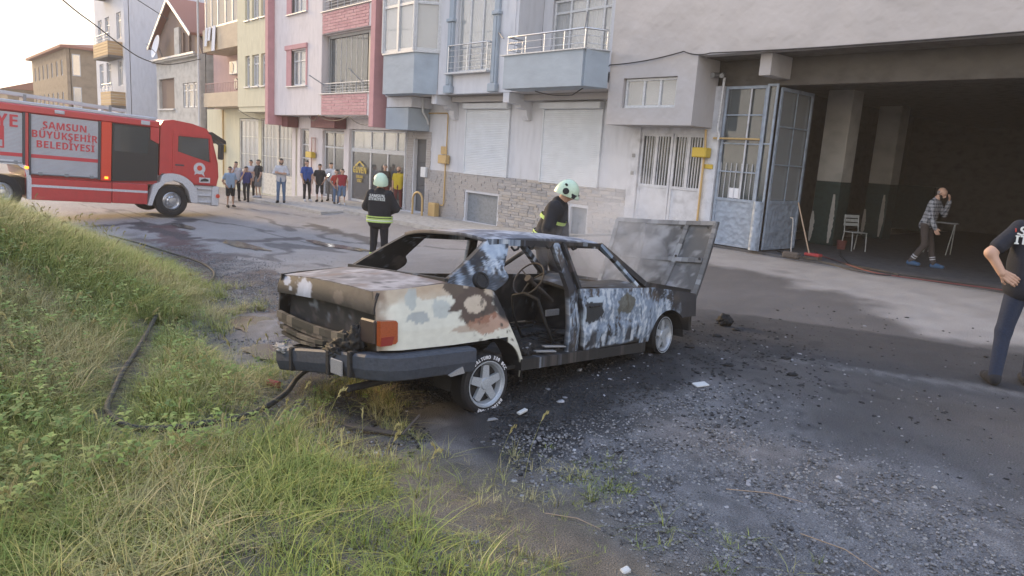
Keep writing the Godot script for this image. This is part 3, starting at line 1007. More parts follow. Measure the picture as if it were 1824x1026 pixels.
func house_garage() -> void:
	var off := Vector3(-3.76, 0, 0)
	var r := thing("garage_building", "grey plastered workshop building with wide open dark garage and overhanging upper floor", "building", street(-3.76, 0, 0))
	# upper storeys overhang the street
	var b := mb(off)
	wall(b, -3.76, -1.25, 2.64, 8.6, 0.82, 0.3, [[-3.3, -1.74, 3.02, 3.7]])
	b.quad(Vector3(-3.76, 2.64, 0.0), Vector3(-1.25, 2.64, 0.0), Vector3(-1.25, 2.64, 0.52), Vector3(-3.76, 2.64, 0.52))
	b.box(-1.5, 2.64, 0.0, -1.25, 4.09, 0.518)
	put(b, "bay_wall", mats["grey_plaster"], r)
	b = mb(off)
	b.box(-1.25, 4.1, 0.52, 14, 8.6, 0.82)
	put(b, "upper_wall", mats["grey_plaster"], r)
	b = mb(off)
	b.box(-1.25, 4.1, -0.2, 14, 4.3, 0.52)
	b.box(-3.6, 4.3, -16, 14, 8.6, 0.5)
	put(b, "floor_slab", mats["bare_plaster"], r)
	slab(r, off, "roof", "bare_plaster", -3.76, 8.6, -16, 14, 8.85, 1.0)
	window(r, off, -3.28, -1.76, 3.03, 3.69, 0.74, [0.37, 0.68], [], "white_frame", "pane", "")
	slab(r, off, "room_back", "curtain", -3.7, 2.7, 0.3, -1.5, 4.0, 0.34)
	# lintel and stub beam over the opening
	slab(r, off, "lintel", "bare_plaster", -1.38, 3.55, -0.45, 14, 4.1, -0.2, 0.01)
	slab(r, off, "stub_beam", "grey_plaster", 0.1, 3.66, -0.19, 0.36, 4.098, 0.6, 0.01)
	# ground floor: white gate wall
	b = mb(off)
	wall(b, -3.35, -1.4, 2.5, 2.64, 0, 0.25)
	b.box(-3.6, -0.3, -0.25, -3.3, 2.64, 0.03)
	b.box(-1.4, -0.1, -0.25, -1.04, 3.55, 0.05)
	b.box(-3.6, 2.645, -0.25, -1.42, 4.1, -0.02)
	put(b, "gate_pillars", mats["white_paint"], r)
	var gt := Node3D.new()
	for q in [[-3.29, -2.33], [-2.31, -1.42]]:
		var lf := gate_leaf(r, off, q[0], q[1], 0.0, 1.24, 2.5, -0.02, 9, 0, "white_paint", "dark_pane", 0.07)
		var e := mb(off)
		var x: float = (q[0] + q[1]) / 2
		e.box(x - 0.04, 1.24, -0.05, x + 0.04, 2.44, -0.015, 0.004)
		put(e, "middle_stile", mats["white_paint"], lf)
	gt.free()
	for y in [1.9, 1.47]: slab(r, off, "number_plate", "grey_metal", -3.5, y, 0.032, -3.4, y + 0.09, 0.045)
	# yellow gas line on the pillar
	b = mb(off)
	b.tube([Vector3(-1.35, 2.6, 0.12), Vector3(-1.33, 2.2, 0.1), Vector3(-1.33, 0.06, 0.1)], 0.026, 8)
	b.tube([Vector3(-1.15, 2.42, 0.09), Vector3(0.0, 2.42, 0.09)], 0.022, 8)
	var g := put(b, "gas_pipe", mats["yellow_pipe"], r)
	slab(g, off, "meter_box", "yellow_box", -1.56, 1.98, 0.06, -1.18, 2.2, 0.28, 0.02)
	slab(g, off, "warning_tag", "yellow_box", -1.32, 1.74, 0.055, -1.1, 1.84, 0.075)
	b = mb(off)
	b.tube([Vector3(-1.03, 3.72, 0.1), Vector3(-1.06, 2.6, 0.1), Vector3(-1.0, 2.5, 0.1), Vector3(-1.02, 2.36, 0.1)], 0.03, 8)
	put(b, "white_duct", mats["white_frame"], r)
	b = mb(off)
	b.box(-1.42, 3.74, 0.05, -1.08, 3.8, 0.13, 0.01); b.cyl(Vector3(-1.36, 3.78, 0.1), Vector3(-1.4, 3.76, 0.3), 0.06, 10); b.cyl(Vector3(-1.2, 3.78, 0.1), Vector3(-1.2, 3.75, 0.32), 0.06, 10); b.cyl(Vector3(-1.08, 3.78, 0.1), Vector3(-1.0, 3.74, 0.26), 0.05, 10)
	put(b, "floodlight", mats["grey_metal"], r)
	# steel door leaves
	var lf := gate_leaf(r, off, -1.02, 0.0, 0.08, 1.1, 3.54, 0.0, 0, 3, "door_blue", "dark_pane", 0.06)
	var e := mb(off)
	e.box(-0.4, 1.1, -0.03, -0.37, 3.48, -0.003)
	for k in 7: e.box(-0.95 + k * 0.13, 1.13, -0.035, -0.94 + k * 0.13, 1.9, -0.02)
	put(e, "bar", mats["white_paint"], lf)
	slab(lf, off, "notice", "cloth_white", -0.68, 1.14, -0.045, -0.42, 1.36, -0.04)
	# narrow leaf and the leaf folded into the garage
	var l2 := gate_leaf(r, off, 0.02, 0.27, 0.07, 1.1, 3.56, 0.07, 0, 1, "door_blue", "dark_pane", 0.045)
	b = mb(off)
	b.tube([Vector3(0.15, 0.08, 0.06), Vector3(0.15, 1.12, 0.06)], 0.11, 14)
	put(b, "rolled_panel", mats["door_blue"], l2)
	var ro := Node3D.new()
	ro.name = "folded_leaf"
	r.add_child(ro, true)
	ro.transform = Transform3D(Basis(Vector3(0, 0, -1), Vector3(0, 1, 0), Vector3(1, 0, 0)), Vector3(0.30, 0, -0.05) - Vector3(off.x, off.y, 0))
	var l3 := gate_leaf(ro, Vector3.ZERO, 0.0, 1.35, 0.09, 1.12, 3.5, 0.0, 1, 2, "door_blue", "pane", 0.07)
	l3.name = "frame"
	# inside
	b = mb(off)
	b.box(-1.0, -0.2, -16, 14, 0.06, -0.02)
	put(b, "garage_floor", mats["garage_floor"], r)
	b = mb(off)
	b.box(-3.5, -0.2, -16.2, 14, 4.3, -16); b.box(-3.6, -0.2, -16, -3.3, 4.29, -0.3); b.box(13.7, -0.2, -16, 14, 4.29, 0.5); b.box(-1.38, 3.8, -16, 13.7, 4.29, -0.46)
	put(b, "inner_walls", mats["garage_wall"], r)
	for q in [[-0.42, -3.95], [-0.92, -8.0]]:
		b = mb(off)
		b.box(q[0], 1.62, q[1], q[0] + 0.62, 3.8, q[1] + 0.55, 0.015)
		var c := put(b, "column", mats["old_plaster"], r)
		slab(c, off, "painted_base", "green_paint", q[0] - 0.004, 0.06, q[1] - 0.004, q[0] + 0.624, 1.62, q[1] + 0.554, 0.012)
		# flaked paint showing the plaster
		var f := noise("flake", 2.4, 61)
		for k in 2:
			e = mb(off)
			var x0: float = q[0] + (0.02 if k == 0 else 0.5)
			var rows := [[], []]
			for i in 24:
				var y := 0.12 + (0.75 if k == 0 else 1.2) * i / 23.0
				var w := 0.03 + 0.07 * absf(f.get_noise_2d(i * 0.9, k * 7.0 + q[1])) * sin(PI * i / 23.0) + 0.03 * sin(PI * i / 23.0)
				rows[0].append(Vector3(x0 - w * 0.5, y, q[1] + 0.558)); rows[1].append(Vector3(x0 + w, y, q[1] + 0.558))
			e.sheet(rows, null, true)
			put(e, "flaked_paint", mats["old_plaster"], c)
	slab(r, off, "cabinet", "green_paint", -2.9, 0.06, -13.5, -1.0, 1.6, -12.8, 0.02)
	slab(r, off, "added_shade_pier", "grey_plaster", 6.4, -0.1, -0.5, 13.7, 3.549, 0.05, 0.01)  # unseen pier, added to narrow the opening and keep light out of the garage
	# cable strung along the front
	b = mb(off)
	b.tube(sag([Vector3(-6.2, 3.46, 1.0), Vector3(-4.5, 3.3, 1.3), Vector3(-3.7, 4.02, 0.9), Vector3(-1.6, 4.2, 0.88), Vector3(-0.9, 4.12, 0.9), Vector3(6.0, 4.12, 0.88)], 0.05), 0.014, 6)
	put(b, "cable", mats["cable"], r)

func sag(pts: Array, d: float, m := 8) -> Array:
	var r := []
	for k in pts.size() - 1:
		for i in m:
			var t := float(i) / m
			r.append((pts[k] as Vector3).lerp(pts[k + 1], t) - Vector3(0, d * 4 * t * (1 - t), 0))
	r.append(pts[-1])
	return r

func tiles(root: Node3D, off: Vector3, u0: float, u1: float, y0: float, y1: float, n: float, rows: int, l: float) -> void:
	for j in rows:
		var a := u0 - (l * 0.5 if j % 2 else 0.0)
		while a < u1 - 0.02:
			var x0 := maxf(a, u0) + 0.006
			var x1 := minf(a + l, u1) - 0.006
			a += l
			if x1 - x0 < 0.03: continue
			slab(root, off, "tile", "pink" if rng.randf() < 0.55 else "pink_tile_b", x0, lerpf(y0, y1, float(j) / rows) + 0.006, n, x1, lerpf(y0, y1, (j + 1.0) / rows) - 0.006, n + rng.randf_range(0.018, 0.026), 0.006)

func house_pink() -> void:
	var off := Vector3(-24.2, -0.55, 0)
	var r := thing("apartment_house", "white and pink apartment house with tiled balcony parapets above a shopfront", "house", street(-24.2, -0.55, 0))
	var b := mb(off)
	wall(b, -23.87, -19.16, 2.85, 9.6, 0.9, 0.3, [[-22.4, -20.6, 4.05, 5.5], [-22.4, -20.6, 6.98, 8.4]])
	put(b, "upper_wall", mats["pink_white"], r)
	b = mb(off)
	wall(b, -24.0, -14.12, -0.9, 2.84, 0, 0.3, [[-23.12, -22.2, 0.3, 2.33], [-20.86, -18.9, -0.5, 2.28], [-18.46, -14.16, -0.5, 2.37]])
	put(b, "ground_floor_wall", mats["pink_white"], r)
	b = mb(off)
	b.box(-24.0, 2.84, -9, -19.2, 9.6, 0.52); b.box(-19.2, 2.84, -9, -14.15, 9.6, -0.3); b.box(-24.0, -0.9, -9, -14.15, 2.83, -2.5); b.box(-24.2, 9.6, -9.2, -14.1, 9.9, 1.2)
	put(b, "house_body", mats["dark_room"], r)
	b = mb(off)
	b.box(-23.87, 2.84, 0.0, -14.15, 2.99, 0.6)
	put(b, "floor_slab", mats["pink_white"], r)
	for q in [[-24.2, -23.88], [-14.75, -14.44]]:
		slab(r, off, "pink_pier", "pink", q[0], 2.42, 0.5, q[1], 9.5, 1.2, 0.01)
	for y in [[2.83, 3.64], [5.93, 6.74]]:
		var p := slab(r, off, "balcony_parapet", "pink_white", -19.15, y[0], 0.75, -14.76, y[1], 0.9, 0.008)
		tiles(p, off, -19.1, -15.4, y[0] + 0.02, y[1] - 0.02, 0.9, 7, 0.46)
		slab(p, off, "coping", "white_frame", -19.22, y[1], 0.68, -14.76, y[1] + 0.04, 0.97)
		slab(r, off, "balcony_slab", "pink_white", -19.15, y[0] - 0.04, -0.3, -14.76, y[0] + 0.12, 0.74)
		railing(r, off, [[-19.05, 0.84], [-14.8, 0.84]], y[1] + 0.04, y[1] + 0.42, 3, 0.55, "white_frame", 0.014)
	# glazed-in balcony with tall panes
	b = mb(off)
	b.box(-18.95, 5.78, 0.55, -14.8, 5.92, 0.68); b.box(-19.0, 3.7, 0.55, -18.9, 5.9, 0.68); b.box(-15.75, 3.7, 0.5, -15.62, 5.8, 0.7)
	var gz := put(b, "balcony_glazing", mats["grey_metal"], r)
	for k in 8:
		var x0 := -18.9 + k * 0.42 if k < 7 else -15.6
		var x1 := x0 + 0.41 if k < 7 else -14.85
		b = mb(off)
		b.box(x0 + 0.015, 3.72, 0.6, x1 - 0.015, 5.78, 0.61)
		put(b, "pane", mats["dark_pane"], gz)
		slab(gz, off, "glazing_bar", "white_frame", x0 - 0.008, 3.72, 0.595, x0 + 0.012, 5.78, 0.618, 0.0)
	for y in [4.07, 7.0]:
		window(r, off, -22.0, -20.6, y, y + 1.43, 0.8, [0.42], [0.7], "white_frame", "pane", "curtain", 0.07)
		b = mb(off)
		b.box(-22.5, y - 0.02, 0.902, -22.02, y + 1.47, 0.94); b.box(-22.62, y + 1.47, 0.902, -20.45, y + 1.66, 0.98, 0.01); b.box(-20.58, y - 0.02, 0.902, -20.46, y + 1.47, 0.93)
		put(b, "window_trim", mats["pink"], r)
		slab(r, off, "sill", "white_frame", -22.5, y - 0.07, 0.902, -20.45, y - 0.021, 1.0)
	# fascia beams over the shops
	for q in [[-23.9, -23.27], [-20.87, -18.68]]:
		slab(r, off, "fascia_beam", "maroon", q[0], 2.36, 0.02, q[1], 2.83, 0.55, 0.01)
	# shopfront
	window(r, off, -23.1, -22.22, 0.32, 2.31, -0.1, [], [0.36, 0.66], "white_frame", "shop_pane", "curtain", 0.06)
	var s := window(r, off, -20.84, -18.92, -0.48, 2.26, -0.1, [0.46], [0.76], "white_frame", "shop_pane", "", 0.08, "shop_window")
	var s2 := window(r, off, -18.44, -14.18, -0.48, 1.58, -0.1, [0.375, 0.68], [], "white_frame", "shop_pane", "", 0.09, "shop_window")
	var s3 := window(r, off, -18.44, -14.18, 1.58, 2.35, -0.1, [0.38, 0.6, 0.83], [], "white_frame", "shop_pane", "", 0.06, "transom_window")
	for ch in s3.get_children(): (ch as MeshInstance3D).material_override = mats["pane"]
	for k in 5:
		var x := -18.3 + k * 0.82
		slab(s3, off, "poster", "poster" if k % 2 else "shop_inside", x, 1.66 + 0.05 * (k % 3), -0.2, x + 0.62, 2.26, -0.19, 0.0)
	for k in 3:
		slab(s, off, "poster", "cloth_white" if k != 1 else "poster", -20.7 + k * 0.6, 1.68, -0.2, -20.25 + k * 0.6, 2.15, -0.19, 0.0)
	slab(r, off, "shop_room", "shop_inside", -21.2, -0.5, -2.5, -14.2, 2.7, -2.4)
	slab(r, off, "shop_floor", "pavement", -21.2, -0.8, -2.4, -14.2, -0.5, -0.3)
	# lettering on the big pane: a small gable over three lines
	b = mb(off)
	b.beam(Vector3(-18.0, 0.95, -0.07), Vector3(-17.65, 1.12, -0.07), 0.01, 0.06); b.beam(Vector3(-17.65, 1.12, -0.07), Vector3(-17.3, 0.95, -0.07), 0.01, 0.06)
	var sg := put(b, "shop_lettering", mats["yellow_box"], s2)
	for q in [["GÜVEN", 0.24, 0.66], ["EMLAK", 0.12, 0.46], ["0362", 0.12, 0.30]]:
		place(text_mesh(q[0], q[1], 0.006), "lettering", mats["yellow_box"], sg, Transform3D(Basis(), Vector3(-17.65, q[2] + q[1] / 2, -0.07) - off))
	b = mb(off)
	b.tube([Vector3(-21.75, 1.95, 0.08), Vector3(-21.75, -0.5, 0.08)], 0.03, 8); b.tube([Vector3(-21.75, 1.95, 0.08), Vector3(-21.4, 1.95, 0.08), Vector3(-21.4, 1.3, 0.08)], 0.03, 8)
	var g := put(b, "gas_pipe", mats["rose_plaster"], r)
	slab(g, off, "meter_box", "yellow_box", -22.0, 1.08, 0.04, -21.4, 1.34, 0.26, 0.02)
	b = mb(off)
	b.tube(sag([Vector3(-20.9, 2.8, 0.6), Vector3(-19.3, 2.85, 0.95), Vector3(-16.6, 2.8, 1.0), Vector3(-14.6, 2.6, 1.0)], 0.2), 0.015, 6)
	put(b, "cable", mats["cable"], r)
	b = mb(off)
	b.cyl(Vector3(-19.3, 4.35, 1.35), Vector3(-18.9, 4.0, 0.9), 0.02); b.cyl(Vector3(-16.3, 4.5, 1.2), Vector3(-15.8, 4.0, 0.88), 0.02)
	put(b, "line_arm", mats["grey_metal"], r)

func house_yellow() -> void:
	var off := Vector3(-36.0, -0.95, 0)
	var r := thing("apartment_house", "pale yellow apartment house with washing on a balcony and barred cream gates", "house", street(-36.0, -0.95, 0))
	var b := mb(off)
	var holes := []
	for y in [4.17, 7.2]:
		for q in [[-27.42, -26.84], [-26.56, -25.7], [-25.44, -24.9]]: holes.append([q[0], q[1], y, y + 1.43])
	wall(b, -28.45, -24.22, 3.24, 10, 0.9, 0.3, holes)
	put(b, "upper_wall", mats["yellow_plaster"], r)
	for h in holes:
		window(r, off, h[0] + 0.01, h[1] - 0.01, h[2] + 0.01, h[3] - 0.01, 0.8, [] if h[1] - h[0] < 0.7 else [0.45], [0.72], "white_frame", "pane", "curtain", 0.09)
		slab(r, off, "sill", "white_frame", h[0] - 0.05, h[2] - 0.06, 0.902, h[1] + 0.05, h[2], 0.98)
	b = mb(off)
	b.box(-36, 3.26, -9, -28.46, 10, -0.5); b.box(-28.46, 3.26, -9, -24.22, 10, 0.55); b.box(-36, -1.3, -9, -23.4, 3.23, -0.4); b.box(-36, 10, -9, -24.2, 10.3, 1.2)
	put(b, "house_body", mats["dark_room"], r)
	slab(r, off, "balcony_wall", "rose_plaster", -36, 3.27, -0.49, -28.46, 10, -0.4)
	b = mb(off)
	wall(b, -36, -23.42, -1.3, 3.24, 0, 0.25, [[-30.75, -28.1, -0.95, 2.75], [-27.75, -23.62, -0.95, 2.75]])
	b.box(-28.45, 3.0, 0.0, -24.22, 3.235, 0.85)
	put(b, "ground_floor_wall", mats["yellow_plaster"], r)
	for q in [[3.27, 4.0], [6.15, 7.3]]:
		slab(r, off, "balcony_parapet", "beige_plaster", -33.7, q[0], 0.7, -28.46, q[1], 0.9, 0.008)
		slab(r, off, "balcony_slab", "beige_plaster", -33.7, q[0] - 0.02, -0.4, -28.46, q[0] + 0.14, 0.69)
	railing(r, off, [[-33.6, 0.82], [-28.5, 0.82]], 4.0, 4.5, 1, 0.24, "rose_plaster", 0.014)
	# glazed bay above
	window(r, off, -33.6, -28.5, 7.32, 9.4, 0.8, [0.2, 0.4, 0.62, 0.82], [], "white_frame", "pane", "curtain", 0.1)
	# washing over the upper parapet
	for q in [[-33.1, 0.5, 0.95], [-32.5, 0.42, 0.7], [-31.9, 0.55, 1.25]]:
		b = mb(off)
		var rows := []
		for i in 8:
			var line := []
			for j in 9:
				var u: float = q[0] + q[1] * j / 8.0
				line.append(Vector3(u, 7.36 - q[2] * i / 7.0, 0.95 + 0.04 * sin(j * 1.9 + q[0]) + 0.01 * i))
			rows.append(line)
		b.sheet(rows, null, true)
		put(b, "washing", mats["cloth_white"], r)
	# air conditioner and a satellite bowl on the back wall
	b = mb(off)
	b.box(-32.4, 5.05, -0.4, -31.2, 5.75, -0.05, 0.03)
	var ac := put(b, "air_conditioner", mats["white_frame"], r)
	b = mb(off)
	b.cyl(Vector3(-32.0, 5.4, -0.06), Vector3(-32.0, 5.4, -0.035), 0.28, 20)
	put(b, "fan_grille", mats["grey_metal"], ac)
	b = mb(off)
	b.cyl(Vector3(-31.6, 4.55, -0.35), Vector3(-31.6, 4.55, -0.1), 0.3, 18)
	put(b, "fan", mats["grey_metal"], r)
	for q in [[-30.72, -28.13, 3], [-27.72, -25.7, 3], [-25.68, -23.65, 3]]:
		gate_leaf(r, off, q[0], q[1], -0.94, 0.05, 2.72, -0.02, q[2], 2, "cream_gate", "curtain_pane", 0.09)
	b = mb(off)
	b.tube([Vector3(-33.0, 3.2, 0.1), Vector3(-33.0, -0.9, 0.1)], 0.05, 8)
	var g := put(b, "gas_pipe", mats["yellow_pipe"], r)
	slab(g, off, "meter_box", "yellow_box", -33.4, 0.9, 0.04, -32.8, 1.3, 0.26, 0.02)
	b = mb(off)
	b.tube([Vector3(-34.2, 10, 0.98), Vector3(-34.2, -0.9, 0.98)], 0.06, 8)
	put(b, "downpipe", mats["white_frame"], r)
	b = mb(off)
	b.tube(sag([Vector3(-28.4, 3.1, 0.9), Vector3(-24.3, 2.7, 0.5)], 0.25), 0.015, 6)
	put(b, "cable", mats["cable"], r)

func house_gable() -> void:
	var off := Vector3(-46.5, -1.2, 0)
	var r := thing("gable_house", "grey house with brown timber gable, red tiled roof and a satellite dish", "house", street(-46.5, -1.2, 0))
	var b := mb(off)
	wall(b, -46.5, -37.15, -1.8, 6.45, 0, 0.3, [[-45.95, -42.4, 3.33, 5.27], [-40.55, -37.8, 3.35, 4.85]])
	put(b, "wall", mats["old_plaster"], r)
	slab(r, off, "boarded_window", "brown_timber", -45.9, 3.35, -0.25, -42.42, 5.25, -0.18)
	slab(r, off, "sill", "white_frame", -46.1, 3.22, 0.002, -42.3, 3.32, 0.12)
	for q in [[-40.5, -39.8], [-39.6, -38.6], [-38.4, -37.85]]:
		window(r, off, q[0], q[1], 3.37, 4.83, -0.05, [], [0.7], "white_frame", "pane", "curtain", 0.1)
	b = mb(off)
	b.box(-46.5, -1.8, -10, -37.15, 6.44, -0.35)
	put(b, "house_body", mats["old_plaster"], r)
	b = mb(off)
	b.prism(PackedVector2Array([Vector2(-46.5, 6.46), Vector2(-37.2, 6.46), Vector2(-38.3, 7.6), Vector2(-42.74, 9.9), Vector2(-47.1, 7.5)]), -0.4, -0.15)
	put(b, "gable", mats["brown_timber"], r)
	for q in [-42.3, -40.6, -39.4]:
		slab(r, off, "gable_post", "old_plaster" if q < -42 else "brown_timber", q, 6.46, -0.14, q + (1.0 if q < -42 else 0.12), 8.3 if q < -41 else 7.9, -0.02)
	slab(r, off, "ledge", "white_frame", -46.6, 6.4, 0.302, -37.1, 6.52, 0.4)
	b = mb(off)
	b.box(-46.5, 6.3, 0.0, -37.15, 6.42, 0.3)
	put(b, "ledge_slab", mats["old_plaster"], r)
	# main roof behind the gable, sloping to the street, with rows of tiles standing proud
	b = mb(off)
	b.prism(PackedVector2Array([Vector2(-1.0, 7.0), Vector2(-6.5, 12.4), Vector2(-11, 7.0)]), -47.0, -36.4, Transform3D(Basis(Vector3(0, 0, 1), Vector3(0, 1, 0), Vector3(-1, 0, 0)), Vector3(-83.4, 0, 0)))
	b.box(-46.5, 6.44, -10, -37.15, 7.0, -0.42)
	var mr := put(b, "main_roof", mats["roof_tile"], r)
	for k in 24:
		b = mb(off)
		var t0 := k / 24.0
		b.beam(Vector3(-47.0, 7.05 + 5.4 * t0, -1.0 - 5.5 * t0), Vector3(-36.4, 7.05 + 5.4 * t0, -1.0 - 5.5 * t0), 0.2, 0.09, Vector3(0, 0.7, 0.7))
		put(b, "tile_course", mats["roof_tile_b"], mr)
	# gable roof: two short tiled slopes
	for s in [[Vector2(-42.74, 10.1), Vector2(-38.1, 7.6)], [Vector2(-42.74, 10.1), Vector2(-47.6, 7.35)]]:
		var A: Vector2 = s[0]
		var B: Vector2 = s[1]
		b = mb(off)
		b.beam(Vector3((A.x + B.x) / 2, (A.y + B.y) / 2, 0.25), Vector3((A.x + B.x) / 2, (A.y + B.y) / 2, -10), 1.0, 0.1)
		b = mb(off)
		var d := (B - A)
		b.beam(Vector3(A.x, A.y, -1.4), Vector3(B.x, B.y, -1.4), 3.3, 0.12)
		var ro := put(b, "roof", mats["roof_tile"], r)
		var c := mb(off)
		var nr := int(d.length() / 0.3)
		for k in nr:
			var p := A + d * (k + 0.5) / nr
			c.xf = Transform3D(Basis(), -off)
			c.beam(Vector3(p.x - d.normalized().x * 0.15, p.y - d.normalized().y * 0.15 + 0.11, -1.4), Vector3(p.x + d.normalized().x * 0.14, p.y + d.normalized().y * 0.14 + 0.08, -1.4), 3.3, 0.04)
		tag(put(c, "tile_rows", mats["roof_tile_b"], ro), "", "", "", "stuff")
		c = mb(off)
		c.beam(Vector3(A.x, A.y - 0.05, 0.27), Vector3(B.x, B.y - 0.05, 0.27), 0.06, 0.2)
		put(c, "bargeboard", mats["white_frame"], ro)
	b = mb(off)
	var prof := []
	for k in 9: prof.append(Vector2(0.75 * k / 8.0, 0.16 * (k / 8.0) ** 2))
	b.lathe(prof, 24, Transform3D(Basis(Vector3(1, 0, 0), Vector3(0.75, 0.15, 0.64).normalized(), Vector3(-0.2, -0.9, 0.25)).orthonormalized(), Vector3(-44.1, 7.2, 0.5)))
	var ds := put(b, "satellite_dish", mats["cloth_white"], r)
	b = mb(off)
	b.cyl(Vector3(-44.1, 6.5, 0.2), Vector3(-44.1, 7.2, 0.45), 0.04); b.cyl(Vector3(-44.1, 6.8, 0.6), Vector3(-44.0, 7.3, 1.2), 0.025)
	put(b, "arm", mats["grey_metal"], ds)

func house_far() -> void:
	# white block with honey timber balconies
	var off := Vector3(-62, -1.6, 0)
	var r := thing("apartment_block", "tall white block with blank side wall and honey-coloured timber balconies", "building", street(-62, -1.6, 0))
	var b := mb(off)
	var hs := []
	for y in [1.6, 5.0, 8.4]:
		for u in [-60.8, -58.2, -54.4]: hs.append([u, u + 1.5, y, y + 1.9])
	wall(b, -62, -52, -2.5, 12.6, 0.7, 0.3, hs)
	b.box(-62, -2.5, -9, -52, 12.6, 0.35)
	put(b, "wall", mats["blue_white"], r)
	for h in hs: window(r, off, h[0], h[1], h[2], h[3], 0.6, [0.5], [0.7], "white_frame", "pane", "curtain", 0.1)
	for q in [[-55.6, -52.2, 4.1, 1.7], [-57.6, -52.6, 7.7, 1.7], [-58.2, -55.4, 12.3, 1.7], [-55.3, -52.2, 12.5, 1.3]]:
		var bl := slab(r, off, "balcony", "bare_plaster", q[0], q[2] - 0.75, 0.71, q[1], q[2] - 0.6, q[3])
		for k in 5:
			slab(bl, off, "plank", "honey_plank" if k % 2 else "honey_plank_b", q[0], q[2] - 0.6 + k * 0.2, q[3] - 0.06, q[1], q[2] - 0.415 + k * 0.2, q[3], 0.01)
			slab(bl, off, "plank", "honey_plank" if k % 2 else "honey_plank_b", q[1] - 0.06, q[2] - 0.6 + k * 0.2, 0.72, q[1], q[2] - 0.415 + k * 0.2, q[3] - 0.07, 0.01)
		if q[2] < 12: railing(bl, off, [[q[0], q[3] - 0.1], [q[1], q[3] - 0.1]], q[2] + 0.4, q[2] + 0.95, 2, 1.2, "white_frame", 0.025)
	slab(r, off, "roof", "bare_plaster", -62.2, 12.6, -9, -51.9, 12.9, 0.75)
	# brown block beyond it
	off = Vector3(-104, -2, 0)
	r = thing("apartment_block", "brown block with low hipped roof and windows shining through at the street end", "building", street(-104, -2, 0))
	b = mb(off)
	hs = []
	for y in [3.7, 7.0]:
		for k in 7: hs.append([-102 + k * 3.1, -100.9 + k * 3.1, y, y + 1.6])
	wall(b, -104, -80, -3, 9.6, 0, 0.3, hs)
	b.box(-104, -3, -14, -80, 9.6, -0.4)
	put(b, "wall", mats["ochre_plaster"], r)
	for h in hs: window(r, off, h[0], h[1], h[2], h[3], -0.08, [], [], "white_frame", "pane", "curtain", 0.1)
	b = mb(off)
	block(b, [[-104.6, 0.6], [-79.4, 0.6], [-79.4, -14.5], [-104.6, -14.5]], 9.6, 9.85)
	var q := [Vector3(-104.6, 9.85, 0.6), Vector3(-79.4, 9.85, 0.6), Vector3(-79.4, 9.85, -14.5), Vector3(-104.6, 9.85, -14.5), Vector3(-98, 11.2, -7), Vector3(-86, 11.2, -7)]
	b.quad(q[0], q[1], q[5], q[4]); b.tri(q[1], q[2], q[5]); b.quad(q[2], q[3], q[4], q[5]); b.tri(q[3], q[0], q[4])
	put(b, "roof", mats["roof_tile"], r)
	b = mb(off)
	for y in [3.6, 6.9]:
		for n in [-0.5, -4.4]:
			b = mb(off)
			b.box(-80.0, y, n - 0.75, -79.94, y + 2.2, n, 0.01)
			var f := put(b, "window", mats["white_frame"], r)
			b = mb(off)
			b.box(-79.94, y + 0.1, n - 0.68, -79.92, y + 2.1, n - 0.07)
			put(b, "pane", mats["sky_glass"], f)
	# low roofs down the road
	off = Vector3(-130, -2, 2)
	r = thing("distant_house", "low tan house at the far end of the street behind the red truck", "house", street(-130, -2, 2))
	b = mb(off)
	b.box(-130, -3, -8, -112, 6.2, 2)
	put(b, "wall", mats["ochre_plaster"], r)
	b = mb(off)
	b.prism(PackedVector2Array([Vector2(-8.6, 6.2), Vector2(2.6, 6.2), Vector2(-3, 8.0)]), -130.5, -111.5, Transform3D(Basis(Vector3(0, 0, 1), Vector3(0, 1, 0), Vector3(-1, 0, 0)), Vector3(-242, 0, 0)))
	put(b, "roof", mats["roof_tile"], r)
	for k in 3:
		b = mb(off)
		b.box(-112.0, 2.2, -6.5 + k * 3, -111.95, 4.2, -5.3 + k * 3)
		put(b, "window", mats["sky_glass"], r)

# ================================================================ fire engine
# side frame: x forward, y up, z out of the near side (0 is the side of the body)
func glyphs(s: String, size: float, depth: float, at: Callable) -> ArrayMesh:
	var st := SurfaceTool.new()
	st.begin(Mesh.PRIMITIVE_TRIANGLES)
	for k in s.length():
		if s[k] == " ": continue
		var t := text_mesh(s[k], size, depth)
		st.append_from(t, 0, at.call(k))
	return st.commit()

func poly(p: Array) -> PackedVector2Array:
	var r := PackedVector2Array()
	for q in p: r.append(Vector2(q[0], q[1]))
	return r

func truck_wheel(r: Node3D, s: float, z: float, called := "wheel") -> void:
	var t := Transform3D(Basis(Vector3(1, 0, 0), Vector3(0, 0, 1), Vector3(0, -1, 0)), Vector3(s, 0.51, z))
	var b := mb()
	b.lathe([Vector2(0.29, -0.30), Vector2(0.44, -0.30), Vector2(0.50, -0.27), Vector2(0.512, -0.22), Vector2(0.512, -0.06), Vector2(0.50, -0.02), Vector2(0.44, 0.01), Vector2(0.33, 0.012), Vector2(0.29, -0.01)], 40, t)
	var w := put(b, called, mats["black_rubber"], r)
	b = mb()
	b.lathe([Vector2(0.295, -0.02), Vector2(0.27, 0.0), Vector2(0.255, -0.06), Vector2(0.20, -0.09), Vector2(0.16, -0.03), Vector2(0.12, 0.0), Vector2(0.11, 0.06), Vector2(0.0, 0.07)], 32, t)
	b.lathe([Vector2(0.295, -0.28), Vector2(0.295, -0.02)], 32, t)
	put(b, "rim", mats["steel"], w)
	for k in 10:
		var an := TAU * k / 10
		b = mb()
		b.cyl(t * Vector3(cos(an) * 0.165, -0.04, sin(an) * 0.165), t * Vector3(cos(an) * 0.165, 0.03, sin(an) * 0.165), 0.018, 6)
		put(b, "wheel_nut", mats["steel"], w)

